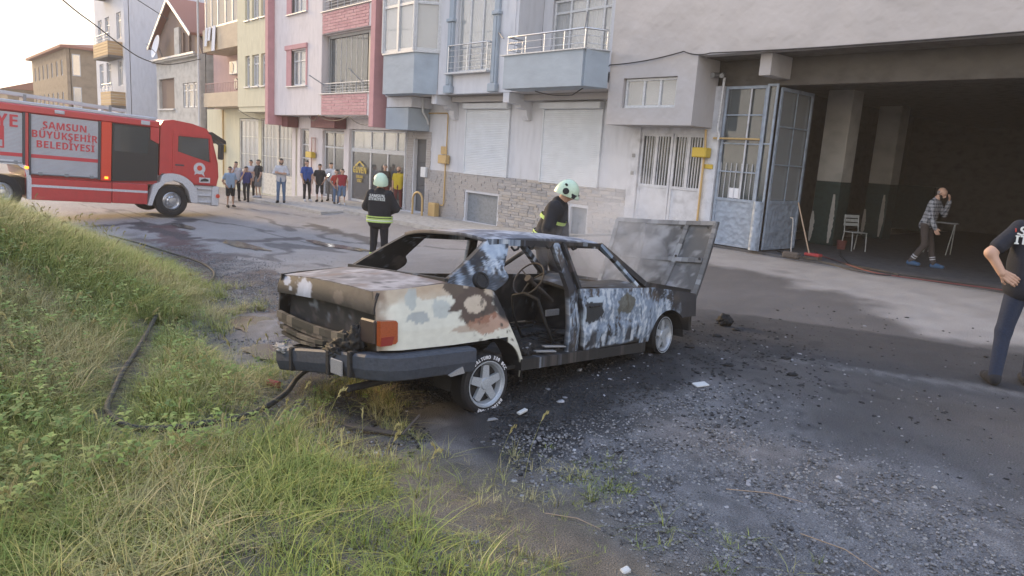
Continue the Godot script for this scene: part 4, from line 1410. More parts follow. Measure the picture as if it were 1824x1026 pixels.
func build_truck() -> void:
	mat("truck_red", 0.48, 0.024, 0.024, 0.35, 0, "streak", Vector3(0.6, 0.25, 0.6)).clearcoat_enabled = true
	mat("truck_orange", 0.60, 0.06, 0.03, 0.35)
	mat("truck_silver", 0.50, 0.51, 0.54, 0.5, 0.2, "blotch", Vector3(0.3, 0.3, 0.3))
	mat("truck_white", 0.68, 0.68, 0.70, 0.4, 0, "fleck", Vector3(1, 1, 1))
	mat("truck_dark", 0.035, 0.034, 0.034, 0.5, 0, "fleck", Vector3(2, 2, 2))
	mat("truck_letter", 0.50, 0.05, 0.06, 0.5)
	var am := mat("amber_lamp", 0.8, 0.3, 0.05, 0.3)
	am.emission_enabled = true
	am.emission = Color(1.0, 0.45, 0.1)
	am.emission_energy_multiplier = 1.5
	mat("seal", 0.06, 0.06, 0.065, 0.6)
	glass("cab_pane", 0.10, 0.11, 0.11, 0.45, 0.03)
	var d := Vector3(0.70298, -0.04975, -0.70946).normalized()
	var right := Vector3(0.71034, 0, 0.70386).normalized()
	var up := right.cross(d).normalized()
	var r := thing("fire_engine", "red fire engine with silver shutters and white wheel arches turning into the street", "fire engine", Transform3D(Basis(d, up, right), Vector3(-11.242, -0.918, -23.30)))
	var b := mb()
	# body shell with real recesses for the shutters
	b.prism(poly([[-6.9, 1.0], [-5.35, 1.0], [-5.25, 1.2], [-4.9, 1.32], [-4.2, 1.32], [-4.0, 1.2], [-3.95, 1.0], [-0.42, 1.0], [-0.42, 3.0], [-2.1, 3.02], [-6.9, 3.06]]), -2.5, -0.14)
	b.box(-6.9, 2.79, -0.139, -0.42, 3.0, 0.0, 0.03)
	b.box(-4.02, 1.0, -0.139, -3.93, 2.785, -0.005, 0.01); b.box(-6.9, 1.0, -0.139, -5.8, 2.785, -0.005, 0.01)
	put(b, "body", mats["truck_red"], r)
	b = mb()
	b.box(-2.08, 1.02, -0.139, -1.79, 2.785, -0.002, 0.015)
	put(b, "body_pillar", mats["truck_orange"], r)
	b = mb()
	b.box(-3.94, 0.35, -2.45, -1.76, 0.995, -0.02, 0.02)
	b.box(-1.745, 0.36, -2.45, -0.72, 0.995, -0.02, 0.02)
	var sk := put(b, "skirt", mats["truck_red"], r)
	b = mb()
	b.box(-3.94, 0.72, -0.019, -0.73, 0.79, -0.012)
	put(b, "white_stripe", mats["truck_white"], sk)
	# shutters
	for q in [[-3.9, -2.12, 1.08], [-5.78, -4.04, 1.36]]:
		b = mb()
		b.box(q[0] - 0.02, q[2] - 0.03, -0.135, q[0] + 0.03, 2.79, 0.004, 0.004)
		var sh := put(b, "shutter_frame", mats["seal"], r)
		b = mb()
		b.box(q[1] - 0.03, q[2] - 0.03, -0.135, q[1] + 0.03, 2.79, 0.004, 0.004)
		put(b, "shutter_guide", mats["seal"], sh)
		b = mb()
		var y: float = q[2]
		while y < 2.76:
			b.box(q[0] + 0.031, y + 0.002, -0.06, q[1] - 0.031, y + 0.034, -0.04, 0.004)
			y += 0.036
		tag(put(b, "shutter_slats", mats["truck_silver"], sh), "", "", "", "stuff")
		b = mb()
		b.box(q[0] + 0.032, 1.55, -0.0399, q[1] - 0.032, 1.65, -0.034)
		put(b, "red_band", mats["truck_letter"], sh)
		b = mb()
		b.cyl(Vector3(q[0] + 0.05, q[2] + 0.02, -0.01), Vector3(q[1] - 0.05, q[2] + 0.02, -0.01), 0.025, 8)
		for k in 3: b.box(lerpf(q[0], q[1], 0.12 + 0.37 * k), q[2] - 0.02, -0.05, lerpf(q[0], q[1], 0.12 + 0.37 * k) + 0.1, q[2] + 0.08, 0.01, 0.01)
		put(b, "lift_bar", mats["grey_metal"], sh)
	var side := func(x: float, y: float) -> Transform3D: return Transform3D(Basis(), Vector3(x, y, -0.034))
	for q in [["SAMSUN", 0.2, -3.02, 2.50], ["BÜYÜKŞEHİR", 0.2, -3.02, 2.23], ["BELEDİYESİ", 0.2, -3.0, 1.95]]:
		place(text_mesh(q[0], q[1], 0.006), "lettering", mats["truck_letter"], r, side.call(q[2], q[3]))
	place(text_mesh("İTFAİYE", 0.34, 0.006), "lettering", mats["truck_letter"], r, side.call(-5.02, 2.52))
	b = mb()
	b.box(-5.45, 1.98, -0.0395, -4.5, 2.36, -0.033, 0.002)
	var nb := put(b, "number_panel", mats["truck_letter"], r)
	place(text_mesh("112", 0.34, 0.006), "lettering", mats["truck_white"], nb, Transform3D(Basis(), Vector3(-4.98, 2.17, -0.03)))
	b = mb()
	b.box(-5.45, 1.76, -0.0395, -4.5, 1.80, -0.033); b.box(-4.54, 1.76, -0.0394, -4.5, 1.98, -0.0332)
	put(b, "panel_outline", mats["truck_letter"], nb)
	# dark crew compartment door
	b = mb()
	b.prism(poly([[-1.77, 1.03], [-0.44, 1.13], [-0.44, 2.28], [-0.69, 2.4], [-0.69, 2.78], [-1.77, 2.78]]), -0.12, -0.03)
	var cd := put(b, "crew_door", mats["truck_dark"], r)
	b = mb()
	b.prism(poly([[-1.72, 1.95], [-0.74, 1.95], [-0.74, 2.72], [-1.72, 2.72]]), -0.029, -0.022)
	put(b, "pane", mats["cab_pane"], cd)
	b = mb()
	b.prism(poly([[-0.685, 2.41], [-0.43, 2.29], [-0.43, 2.79], [-0.685, 2.79]]), -0.12, -0.01)
	put(b, "corner_panel", mats["truck_red"], r)
	# cab
	b = mb()
	var cab := [[-0.38, 1.30], [-0.30, 1.38], [0.1, 1.38], [0.42, 1.28], [0.66, 1.08], [1.46, 1.08], [1.52, 1.4], [1.48, 1.85], [1.22, 2.78], [1.05, 2.94], [0.6, 3.05], [0.0, 3.1], [-0.3, 3.04], [-0.38, 2.9]]
	b.prism(poly(cab), -2.4, -0.06)
	var cb := put(b, "cab", mats["truck_red"], r)
	b = mb()
	# door skin round the window
	var ho := [[0.17, 2.12], [0.62, 2.0], [1.20, 1.86], [1.13, 2.62], [0.17, 2.61]]
	var skin := [[0.02, 1.42], [1.44, 1.12], [1.46, 1.6], [1.19, 2.74], [0.04, 2.74]]
	for k in 5:
		var a: Array = skin[[0, 1, 2, 3, 4][k]]
	b.prism(poly([[0.0, 1.42], [0.42, 1.33], [0.7, 1.12], [1.44, 1.12], [1.47, 1.6], [1.40, 1.84], [1.21, 1.845], [0.6, 1.985], [0.155, 2.1], [0.0, 2.1]]), -0.059, -0.015)
	b.prism(poly([[0.0, 2.1], [0.155, 2.1], [0.155, 2.64], [1.16, 2.64], [1.22, 1.86], [1.40, 1.85], [1.17, 2.76], [0.0, 2.76]]), -0.059, -0.015)
	var cdoor := put(b, "cab_door", mats["truck_red"], r)
	b = mb()
	b.prism(poly(ho), -0.056, -0.045)
	put(b, "window", mats["cab_pane"], cdoor)
	b = mb()
	b.prism(poly(ho), -0.0598, -0.0575)
	put(b, "window_lining", mats["truck_dark"], cdoor)
	b = mb()
	b.box(0.08, 1.66, -0.014, 0.36, 1.71, 0.01, 0.01)
	put(b, "door_handle", mats["seal"], cdoor)
	# emblem: white ring with an orange boss and a ribbon
	b = mb()
	b.cyl(Vector3(0.86, 1.63, -0.014), Vector3(0.86, 1.63, -0.008), 0.19, 28)
	b.prism(poly([[0.70, 1.40], [0.78, 1.46], [0.95, 1.44], [1.04, 1.36], [1.0, 1.5], [0.72, 1.52]]), -0.014, -0.009)
	var em := put(b, "emblem", mats["truck_white"], cdoor)
	b = mb()
	b.cyl(Vector3(0.86, 1.64, -0.007), Vector3(0.86, 1.64, -0.002), 0.085, 20)
	put(b, "emblem_boss", mats["truck_orange"], em)
	b = mb()
	b.box(0.86, 1.17, -0.014, 1.22, 1.34, -0.008)
	var pl_ := put(b, "picture_plate", mats["truck_white"], cdoor)
	b = mb()
	b.prism(poly([[0.9, 1.2], [1.17, 1.22], [1.17, 1.28], [1.05, 1.32], [0.92, 1.27]]), -0.0079, -0.004)
	put(b, "plate_print", mats["truck_dark"], pl_)
	# windscreen, visor, mirror
	b = mb()
	b.quad(Vector3(1.495, 1.86, -0.12), Vector3(1.495, 1.86, -2.34), Vector3(1.235, 2.78, -2.34), Vector3(1.235, 2.78, -0.12))
	put(b, "windscreen", mats["truck_dark"], r)
	b = mb()
	b.prism(poly([[1.1, 2.82], [1.25, 2.86], [1.72, 2.62], [1.74, 2.5], [1.62, 2.56], [1.22, 2.76]]), -2.35, -0.05)
	put(b, "sun_visor", mats["truck_dark"], r)
	b = mb()
	b.box(1.42, 1.98, 0.02, 1.58, 2.5, 0.18, 0.03); b.cyl(Vector3(1.3, 2.6, -0.05), Vector3(1.48, 2.4, 0.1), 0.02)
	put(b, "mirror", mats["truck_dark"], r)
	# white wheel arch, steps and bumper
	b = mb()
	var arc := []
	for k in 15:
		var an := deg_to_rad(20.0 + 150.0 * k / 14)
		arc.append(Vector2(0.02 + 0.74 * cos(an), 0.60 + 0.72 * sin(an)))
	var pp := [Vector2(0.62, 0.5), Vector2(0.82, 0.48)]
	for k in 15:
		var an := deg_to_rad(15.0 + 95.0 * k / 14)
		pp.append(Vector2(0.02 + 0.83 * cos(an), 0.58 + 0.82 * sin(an)))
	pp.append_array([Vector2(-0.32, 1.28), Vector2(-0.36, 1.1), Vector2(-0.56, 1.0), Vector2(-0.72, 0.34), Vector2(-0.6, 0.34), Vector2(-0.52, 0.62), Vector2(-0.42, 0.86), Vector2(-0.2, 1.1), Vector2(0.06, 1.18), Vector2(0.32, 1.1), Vector2(0.52, 0.88)])
	b.prism(PackedVector2Array(pp), -0.3, 0.02)
	put(b, "wheel_arch", mats["truck_white"], r)
	b = mb()
	b.prism(poly([[0.79, 0.46], [1.30, 0.42], [1.32, 1.06], [0.76, 1.06], [0.83, 0.8]]), -0.4, -0.1)
	for y in [0.5, 0.72, 0.94]: b.box(0.83, y, -0.099, 1.3, y + 0.05, -0.03, 0.01)
	put(b, "step_panel", mats["truck_white"], r)
	b = mb()
	b.box(1.32, 0.4, -2.42, 1.56, 1.07, -0.02, 0.04)
	put(b, "bumper", mats["truck_white"], r)
	b = mb()
	b.cyl(Vector3(1.5, 0.75, -0.019), Vector3(1.5, 0.75, 0.0), 0.07, 14)
	put(b, "fog_lamp", mats["truck_orange"], r)
	# underside and dark chassis frame
	b = mb()
	b.box(-6.6, 0.45, -2.1, 1.3, 0.95, -0.4); b.cyl(Vector3(0.02, 0.51, -2.3), Vector3(0.02, 0.51, -0.2), 0.09)
	put(b, "chassis", mats["truck_dark"], r)
	b = mb()
	b.prism(poly([[-6.9, 1.0], [-5.35, 1.0], [-5.25, 1.2], [-4.9, 1.32], [-4.2, 1.32], [-4.02, 1.2], [-3.96, 0.9], [-3.96, 0.36], [-3.86, 0.36], [-3.86, 0.95], [-3.96, 1.3], [-4.2, 1.44], [-4.95, 1.44], [-5.35, 1.3], [-5.5, 1.08], [-6.9, 1.08]]), -0.139, 0.0)
	put(b, "wheel_arch", mats["truck_white"], r)
	truck_wheel(r, 0.02, -0.02); truck_wheel(r, -4.58, -0.02); truck_wheel(r, 0.02, -2.2); truck_wheel(r, -4.58, -2.2)
	# lamps
	for q in [[-3.98, 1.26], [-1.93, 1.12]]:
		b = mb()
		b.box(q[0] - 0.05, q[1] - 0.035, -0.004, q[0] + 0.05, q[1] + 0.035, 0.02, 0.01)
		put(b, "marker_lamp", mats["amber_lamp"], r)
	b = mb()
	b.box(-0.98, 2.84, -0.002, -0.72, 2.96, 0.03, 0.01)
	put(b, "scene_lamp", mats["truck_silver"], r)
	b = mb()
	b.box(-3.3, 2.86, -0.002, -3.05, 2.96, 0.03, 0.01)
	put(b, "scene_lamp", mats["truck_silver"], r)
	# roof rail, ladder and monitor
	b = mb()
	b.box(-6.8, 3.0, -0.16, -0.5, 3.1, -0.06, 0.02)
	put(b, "roof_rail", mats["truck_silver"], r)
	b = mb()
	for z in [-0.35, -0.78]: b.beam(Vector3(-6.6, 3.36, z), Vector3(-1.3, 3.2, z), 0.05, 0.09)
	var ld := put(b, "roof_ladder", mats["truck_silver"], r)
	for k in 17:
		b = mb()
		var x := -6.5 + k * 0.31
		b.cyl(Vector3(x, 3.36 - (x + 6.6) * 0.03, -0.35), Vector3(x, 3.36 - (x + 6.6) * 0.03, -0.78), 0.018, 6)
		put(b, "rung", mats["truck_silver"], ld)
	for x in [-6.0, -4.0, -1.8]:
		b = mb()
		b.box(x, 2.99, -0.8, x + 0.08, 3.3, -0.32)
		put(b, "ladder_bracket", mats["grey_metal"], ld)
	b = mb()
	for k in 5:
		b.beam(Vector3(-5.6 + k * 0.3, 3.05, -1.2), Vector3(-5.35 + k * 0.22, 3.62 - 0.06 * k, -1.3), 0.05, 0.05)
	b.beam(Vector3(-5.5, 3.6, -1.3), Vector3(-4.3, 3.3, -1.3), 0.08, 0.08)
	put(b, "roof_monitor", mats["grey_metal"], r)

# ================================================================ burnt car
# frame: x forward, y up, z to the right (near) side; origin on the ground between the axles
const CARP := Vector3(0.2060, -0.2945, -6.7172)
const CARR := Vector3(0.68904, 0.07399, 0.72093)
const CARU := Vector3(-0.03709, 0.99707, -0.06688)
const CARF := Vector3(0.72377, -0.01934, -0.68977)
const BELT := [[-2.25, 1.0], [-1.58, 1.03], [-1.15, 0.955], [-0.19, 0.905], [0.7, 0.86], [0.94, 0.85], [1.64, 0.75], [1.8, 0.72]]

func flank(y: float) -> float:
	return pl(y, [[0.2, 0.735], [0.32, 0.77], [0.5, 0.80], [0.72, 0.795], [0.88, 0.77], [1.04, 0.735]])

# a sheet of car metal with thickness: f(a, t) gives the outer point, in_ the way to the inner skin
func panel(b: MB, f: Callable, nu: int, nv: int, colf: Callable, in_: Vector3, dark := Color(0.02, 0.02, 0.022), flip := false) -> void:
	var rows := []
	var inner := []
	var cols := []
	var icol := []
	for i in nv + 1:
		var line := PackedVector3Array()
		var back := PackedVector3Array()
		var cl := PackedColorArray()
		var ic := PackedColorArray()
		for j in nu + 1:
			var p: Vector3 = f.call(float(j) / nu, float(i) / nv)
			line.append(p)
			back.append(p + in_)
			cl.append(colf.call(p))
			ic.append(black_color(p))
		rows.append(line); inner.append(back); cols.append(cl); icol.append(ic)
	b.sheet(rows, cols, flip)
	b.sheet(inner, icol, not flip)
	for e in 4:
		var er := [[], []]
		var ec := [[], []]
		var m := nu if e < 2 else nv
		for k in m + 1:
			var i := (0 if e == 0 else nv) if e < 2 else k
			var j := k if e < 2 else (0 if e == 2 else nu)
			er[0].append(rows[i][j]); er[1].append(inner[i][j])
			ec[0].append(cols[i][j] * 0.8); ec[1].append(dark)
		b.sheet(er, ec, (e == 0 or e == 3) != flip)

func cn(p: Vector3, f: float, sd: int) -> float:
	return noise("cn%d_%d" % [int(f * 10), sd], f, sd).get_noise_3d(p.x, p.y, p.z)

func blob(p: Vector3, s: float, y: float, rs: float, ry: float, wob := 0.45) -> float:
	var q := Vector2((p.x - s) / rs, (p.y - y) / ry).length() + wob * cn(p, 5.0, 3) + 0.3 * cn(p, 14.0, 4)
	return sst(1.06, 0.94, q)

func ash(p: Vector3, amount: float) -> Color:
	# blue-white oxide over black soot, with bare brown steel between
	# broad burnt areas, runs down the metal, then flaked edges
	var w := p + Vector3(0.05 * cn(p, 6.0, 16), 0.10 * cn(p, 5.0, 17), 0)
	var big := cn(w, 1.9, 11)
	var run := cn(w * Vector3(3.2, 0.5, 1), 5.0, 12)
	var a := 0.95 * big + 0.5 * run + 0.28 * cn(w * Vector3(1, 0.7, 1), 16.0, 18) + 0.22 * cn(p, 40.0, 13)
	var k := sst(-0.10, 0.20, a + amount)
	var dk := Color(0.018, 0.019, 0.022).lerp(Color(0.055, 0.045, 0.038), sst(0.0, 0.4, cn(p, 4.0, 14)))
	var lt := Color(0.16, 0.21, 0.28).lerp(Color(0.45, 0.50, 0.55), sst(-0.1, 0.45, 0.7 * run + 0.5 * cn(p, 22.0, 15) + 0.4 * big))
	return dk.lerp(lt, k)

func quarter_color(p: Vector3) -> Color:
	var cream := Color(0.60, 0.60, 0.52) * (1.0 + 0.05 * cn(p, 6.0, 1))
	var brown := Color(0.20, 0.135, 0.09)
	var c := cream
	# scorching along the top edge and the rear corner
	var top := pl(p.x, BELT) - p.y
	c = c.lerp(Color(0.40, 0.31, 0.22), 0.75 * sst(0.10, 0.02, top + 0.08 * cn(p, 4.0, 2)))
	c = c.lerp(brown, 0.8 * sst(-2.10, -2.17, p.x + 0.06 * cn(p, 6.0, 2)))
	c = c.lerp(Color(0.42, 0.32, 0.22), 0.7 * blob(p, -1.72, 0.99, 0.2, 0.07))
	c = c.lerp(Color(0.38, 0.415, 0.40), 0.9 * blob(p, -1.915, 0.915, 0.05, 0.085, 0.9))
	c = c.lerp(Color(0.33, 0.36, 0.355), 0.95 * blob(p, -1.875, 0.82, 0.095, 0.042, 0.9))
	c = c.lerp(Color(0.40, 0.435, 0.42), 0.9 * blob(p, -1.685, 0.87, 0.105, 0.075, 0.9))
	var br := blob(p, -1.36, 0.86, 0.21, 0.15)
	c = c.lerp(Color(0.085, 0.062, 0.048), br)
	c = c.lerp(Color(0.10, 0.075, 0.058), blob(p, -1.52, 1.0, 0.09, 0.06))
	c = c.lerp(Color(0.50, 0.43, 0.34), blob(p, -1.34, 0.855, 0.105, 0.06) * 0.95)
	c = c.lerp(Color(0.33, 0.16, 0.10), 0.75 * blob(p, -1.22, 0.70, 0.18, 0.07, 0.7))
	c = c.lerp(Color(0.30, 0.20, 0.14), 0.6 * blob(p, -1.42, 0.69, 0.16, 0.035, 0.8))
	c = c.lerp(ash(p, -0.05), sst(0.10, 0.0, -1.11 - p.x + 0.9 * maxf(0, 0.84 - p.y) - 0.12 * cn(p, 4.0, 7)))
	c = c.lerp(Color(0.05, 0.04, 0.035), 0.9 * sst(0.30, 0.45, cn(p, 9.0, 8)) * sst(-1.5, -1.2, p.x))
	return c

func pillar_color(p: Vector3) -> Color:
	var c := ash(p, 0.12)
	c = c.lerp(Color(0.33, 0.40, 0.48), 0.7 * blob(p, -1.02, 1.26, 0.14, 0.07))
	c = c.lerp(Color(0.035, 0.045, 0.06), 0.75 * blob(p, -1.22, 0.97, 0.2, 0.12))
	return c

func deck_color(p: Vector3) -> Color:
	var a := cn(p, 2.0, 31) + 0.5 * cn(p, 7.0, 32) + 0.3 * cn(p, 25.0, 33)
	var c := Color(0.17, 0.15, 0.145).lerp(Color(0.34, 0.31, 0.30), sst(-0.3, 0.3, a))
	c = c.lerp(Color(0.17, 0.11, 0.08), 0.7 * sst(0.05, 0.35, cn(p, 3.0, 34)))
	return c.lerp(Color(0.03, 0.028, 0.028), 0.85 * sst(0.25, 0.5, cn(p, 4.5, 35)))

func lid_color(p: Vector3) -> Color:
	var c := Color(0.022, 0.020, 0.020).lerp(Color(0.045, 0.040, 0.038), sst(-0.2, 0.4, cn(p, 3.5, 41) + 0.5 * cn(p, 14.0, 42)))
	var w := Vector3(p.z, p.y, 0)
	for q in [[-0.33, 0.92, 0.10, 0.10], [-0.22, 0.89, 0.06, 0.09], [-0.58, 0.955, 0.055, 0.03], [-0.5, 0.90, 0.03, 0.02]]:
		c = c.lerp(Color(0.40, 0.43, 0.50), 0.85 * blob(w, q[0], q[1], q[2], q[3], 0.7))
	return c.lerp(Color(0.15, 0.12, 0.10), 0.5 * blob(w, 0.25, 0.92, 0.07, 0.04, 0.8))

func black_color(p: Vector3) -> Color:
	var c := Color(0.016, 0.016, 0.018).lerp(Color(0.07, 0.06, 0.055), 0.8 * sst(0.1, 0.5, cn(p, 5.0, 51) + 0.4 * cn(p, 18.0, 52)))
	return c.lerp(Color(0.20, 0.23, 0.27), 0.7 * sst(0.38, 0.6, cn(p, 6.0, 53) + 0.3 * cn(p, 22.0, 54)))

func roof_color(p: Vector3) -> Color:
	var a := cn(p, 2.5, 61) + 0.6 * cn(p, 12.0, 62) + 0.5 * cn(p, 40.0, 63)
	var c := Color(0.10, 0.11, 0.14).lerp(Color(0.36, 0.38, 0.42), sst(-0.25, 0.45, a))
	c = c.lerp(Color(0.36, 0.28, 0.22), 0.8 * sst(-0.7, -1.05, p.x + 0.2 * cn(p, 3.0, 64)) * sst(0.5, -0.2, p.z))
	return c.lerp(Color(0.03, 0.035, 0.05), 0.8 * sst(0.2, 0.5, cn(p, 3.0, 65)) * sst(-0.5, 0.3, p.z))

func door_color(p: Vector3) -> Color:
	var c := ash(p, 0.3)
	c = c.lerp(Color(0.025, 0.028, 0.035), blob(p, 0.0, 0.70, 0.13, 0.13, 0.6))
	c = c.lerp(Color(0.36, 0.43, 0.50), blob(p, -0.13, 0.66, 0.035, 0.10, 0.5))
	c = c.lerp(Color(0.36, 0.43, 0.50), blob(p, 0.05, 0.80, 0.12, 0.03, 0.7))
	c = c.lerp(Color(0.075, 0.07, 0.045), 0.85 * blob(p, 0.48, 0.72, 0.11, 0.10, 0.7))
	# runs of melted trim near the foot
	var run := sst(0.1, 0.35, noise("run", 9.0, 71).get_noise_2d(p.x, p.y * 0.12)) * sst(0.56, 0.50, p.y) * sst(0.36, 0.40, p.y)
	c = c.lerp(Color(0.02, 0.02, 0.024), 0.9 * run)
	c = c.lerp(Color(0.012, 0.012, 0.014), sst(-0.12, -0.17, p.x + 0.05 * cn(p, 6.0, 72)))
	return c.lerp(Color(0.02, 0.02, 0.022), sst(0.385, 0.36, p.y + 0.03 * cn(p, 8.0, 73)))

func fender_color(p: Vector3) -> Color:
	var c := ash(p, 0.2)
	return c.lerp(Color(0.03, 0.03, 0.034), sst(1.22, 1.36, p.x + 0.12 * cn(p, 5.0, 81)))

func strut(b: MB, a: Vector3, c: Vector3, w: float, h: float, colf: Callable, m := 10) -> void:
	# square bar in short lengths so that the soot can vary along it
	for k in m:
		var p := a.lerp(c, float(k) / m)
		var q := a.lerp(c, float(k + 1) / m)
		b.col = colf.call((p + q) / 2)
		b.beam(p, q + (c - a).normalized() * 0.002, w, h, Vector3(0, 0, 1))

func car_wheel(r: Node3D, s: float, y: float, z: float, tr: float, out: float, turn := 0.0, letters := false) -> void:
	var ax := Vector3(sin(turn), 0, cos(turn)) * out
	var x := Vector3(0, 1, 0).cross(ax).normalized()
	var t := Transform3D(Basis(x, ax, x.cross(ax)), Vector3(s, y, z))
	var b := mb()
	b.lathe([Vector2(0.17, -0.19), Vector2(tr - 0.03, -0.19), Vector2(tr, -0.16), Vector2(tr, -0.035), Vector2(tr - 0.012, -0.012), Vector2(tr - 0.03, 0.0), Vector2(0.186, -0.002), Vector2(0.178, -0.02)], 44, t)
	var w := put(b, "wheel", mats["black_rubber"], r)
	b = mb()
	b.lathe([Vector2(0.172, -0.18), Vector2(0.15, -0.12), Vector2(0.145, -0.06), Vector2(0.16, -0.02), Vector2(0.182, -0.004), Vector2(0.184, 0.002), Vector2(0.176, 0.002), Vector2(0.168, -0.012), Vector2(0.150, -0.05)], 44, t)
	var rim := put(b, "rim", mats["alloy"], w)
	b = mb()
	b.lathe([Vector2(0.0, -0.055), Vector2(0.148, -0.058)], 36, t)
	put(b, "brake_disc", mats["burnt_black"], w)
	# five-spoked star
	b = mb()
	var star := PackedVector2Array()
	for k in 5:
		var a := TAU * k / 5 + 0.3
		for q in [[0.062, -0.62], [0.148, -0.20], [0.151, 0.0], [0.148, 0.20]]:
			star.append(Vector2(cos(a + q[1]), sin(a + q[1])) * q[0])
	b.prism(star, -0.045, -0.018, t * Transform3D(Basis(Vector3(1, 0, 0), Vector3(0, 0, -1), Vector3(0, 1, 0)), Vector3.ZERO))
	b.lathe([Vector2(0.05, -0.018), Vector2(0.044, -0.008), Vector2(0.0, -0.006)], 24, t)
	put(b, "spoke_star", mats["alloy"], rim)
	if letters:
		var rr := tr - 0.026
		for q in [["BRIDGESTONE", -20.0, 6.8], ["SALTURO 330 BCC", 152.0, 7.0]]:
			var m := glyphs(q[0], 0.027, 0.002, func(k: int) -> Transform3D:
				var an := deg_to_rad(-90.0 - q[1] - q[2] * 0.0) if false else deg_to_rad(q[1] - 25.0 - q[2] * k)
				var o := Vector3(cos(an), sin(an), 0)
				return t * Transform3D(Basis(Vector3(1, 0, 0), Vector3(0, 0, -1), Vector3(0, 1, 0)), Vector3.ZERO) * Transform3D(Basis(Vector3(sin(an), -cos(an), 0), o, Vector3(0, 0, 1)), o * rr + Vector3(0, 0, -0.001)))
			place(m, "tyre_lettering", mats["cloth_white"], w)

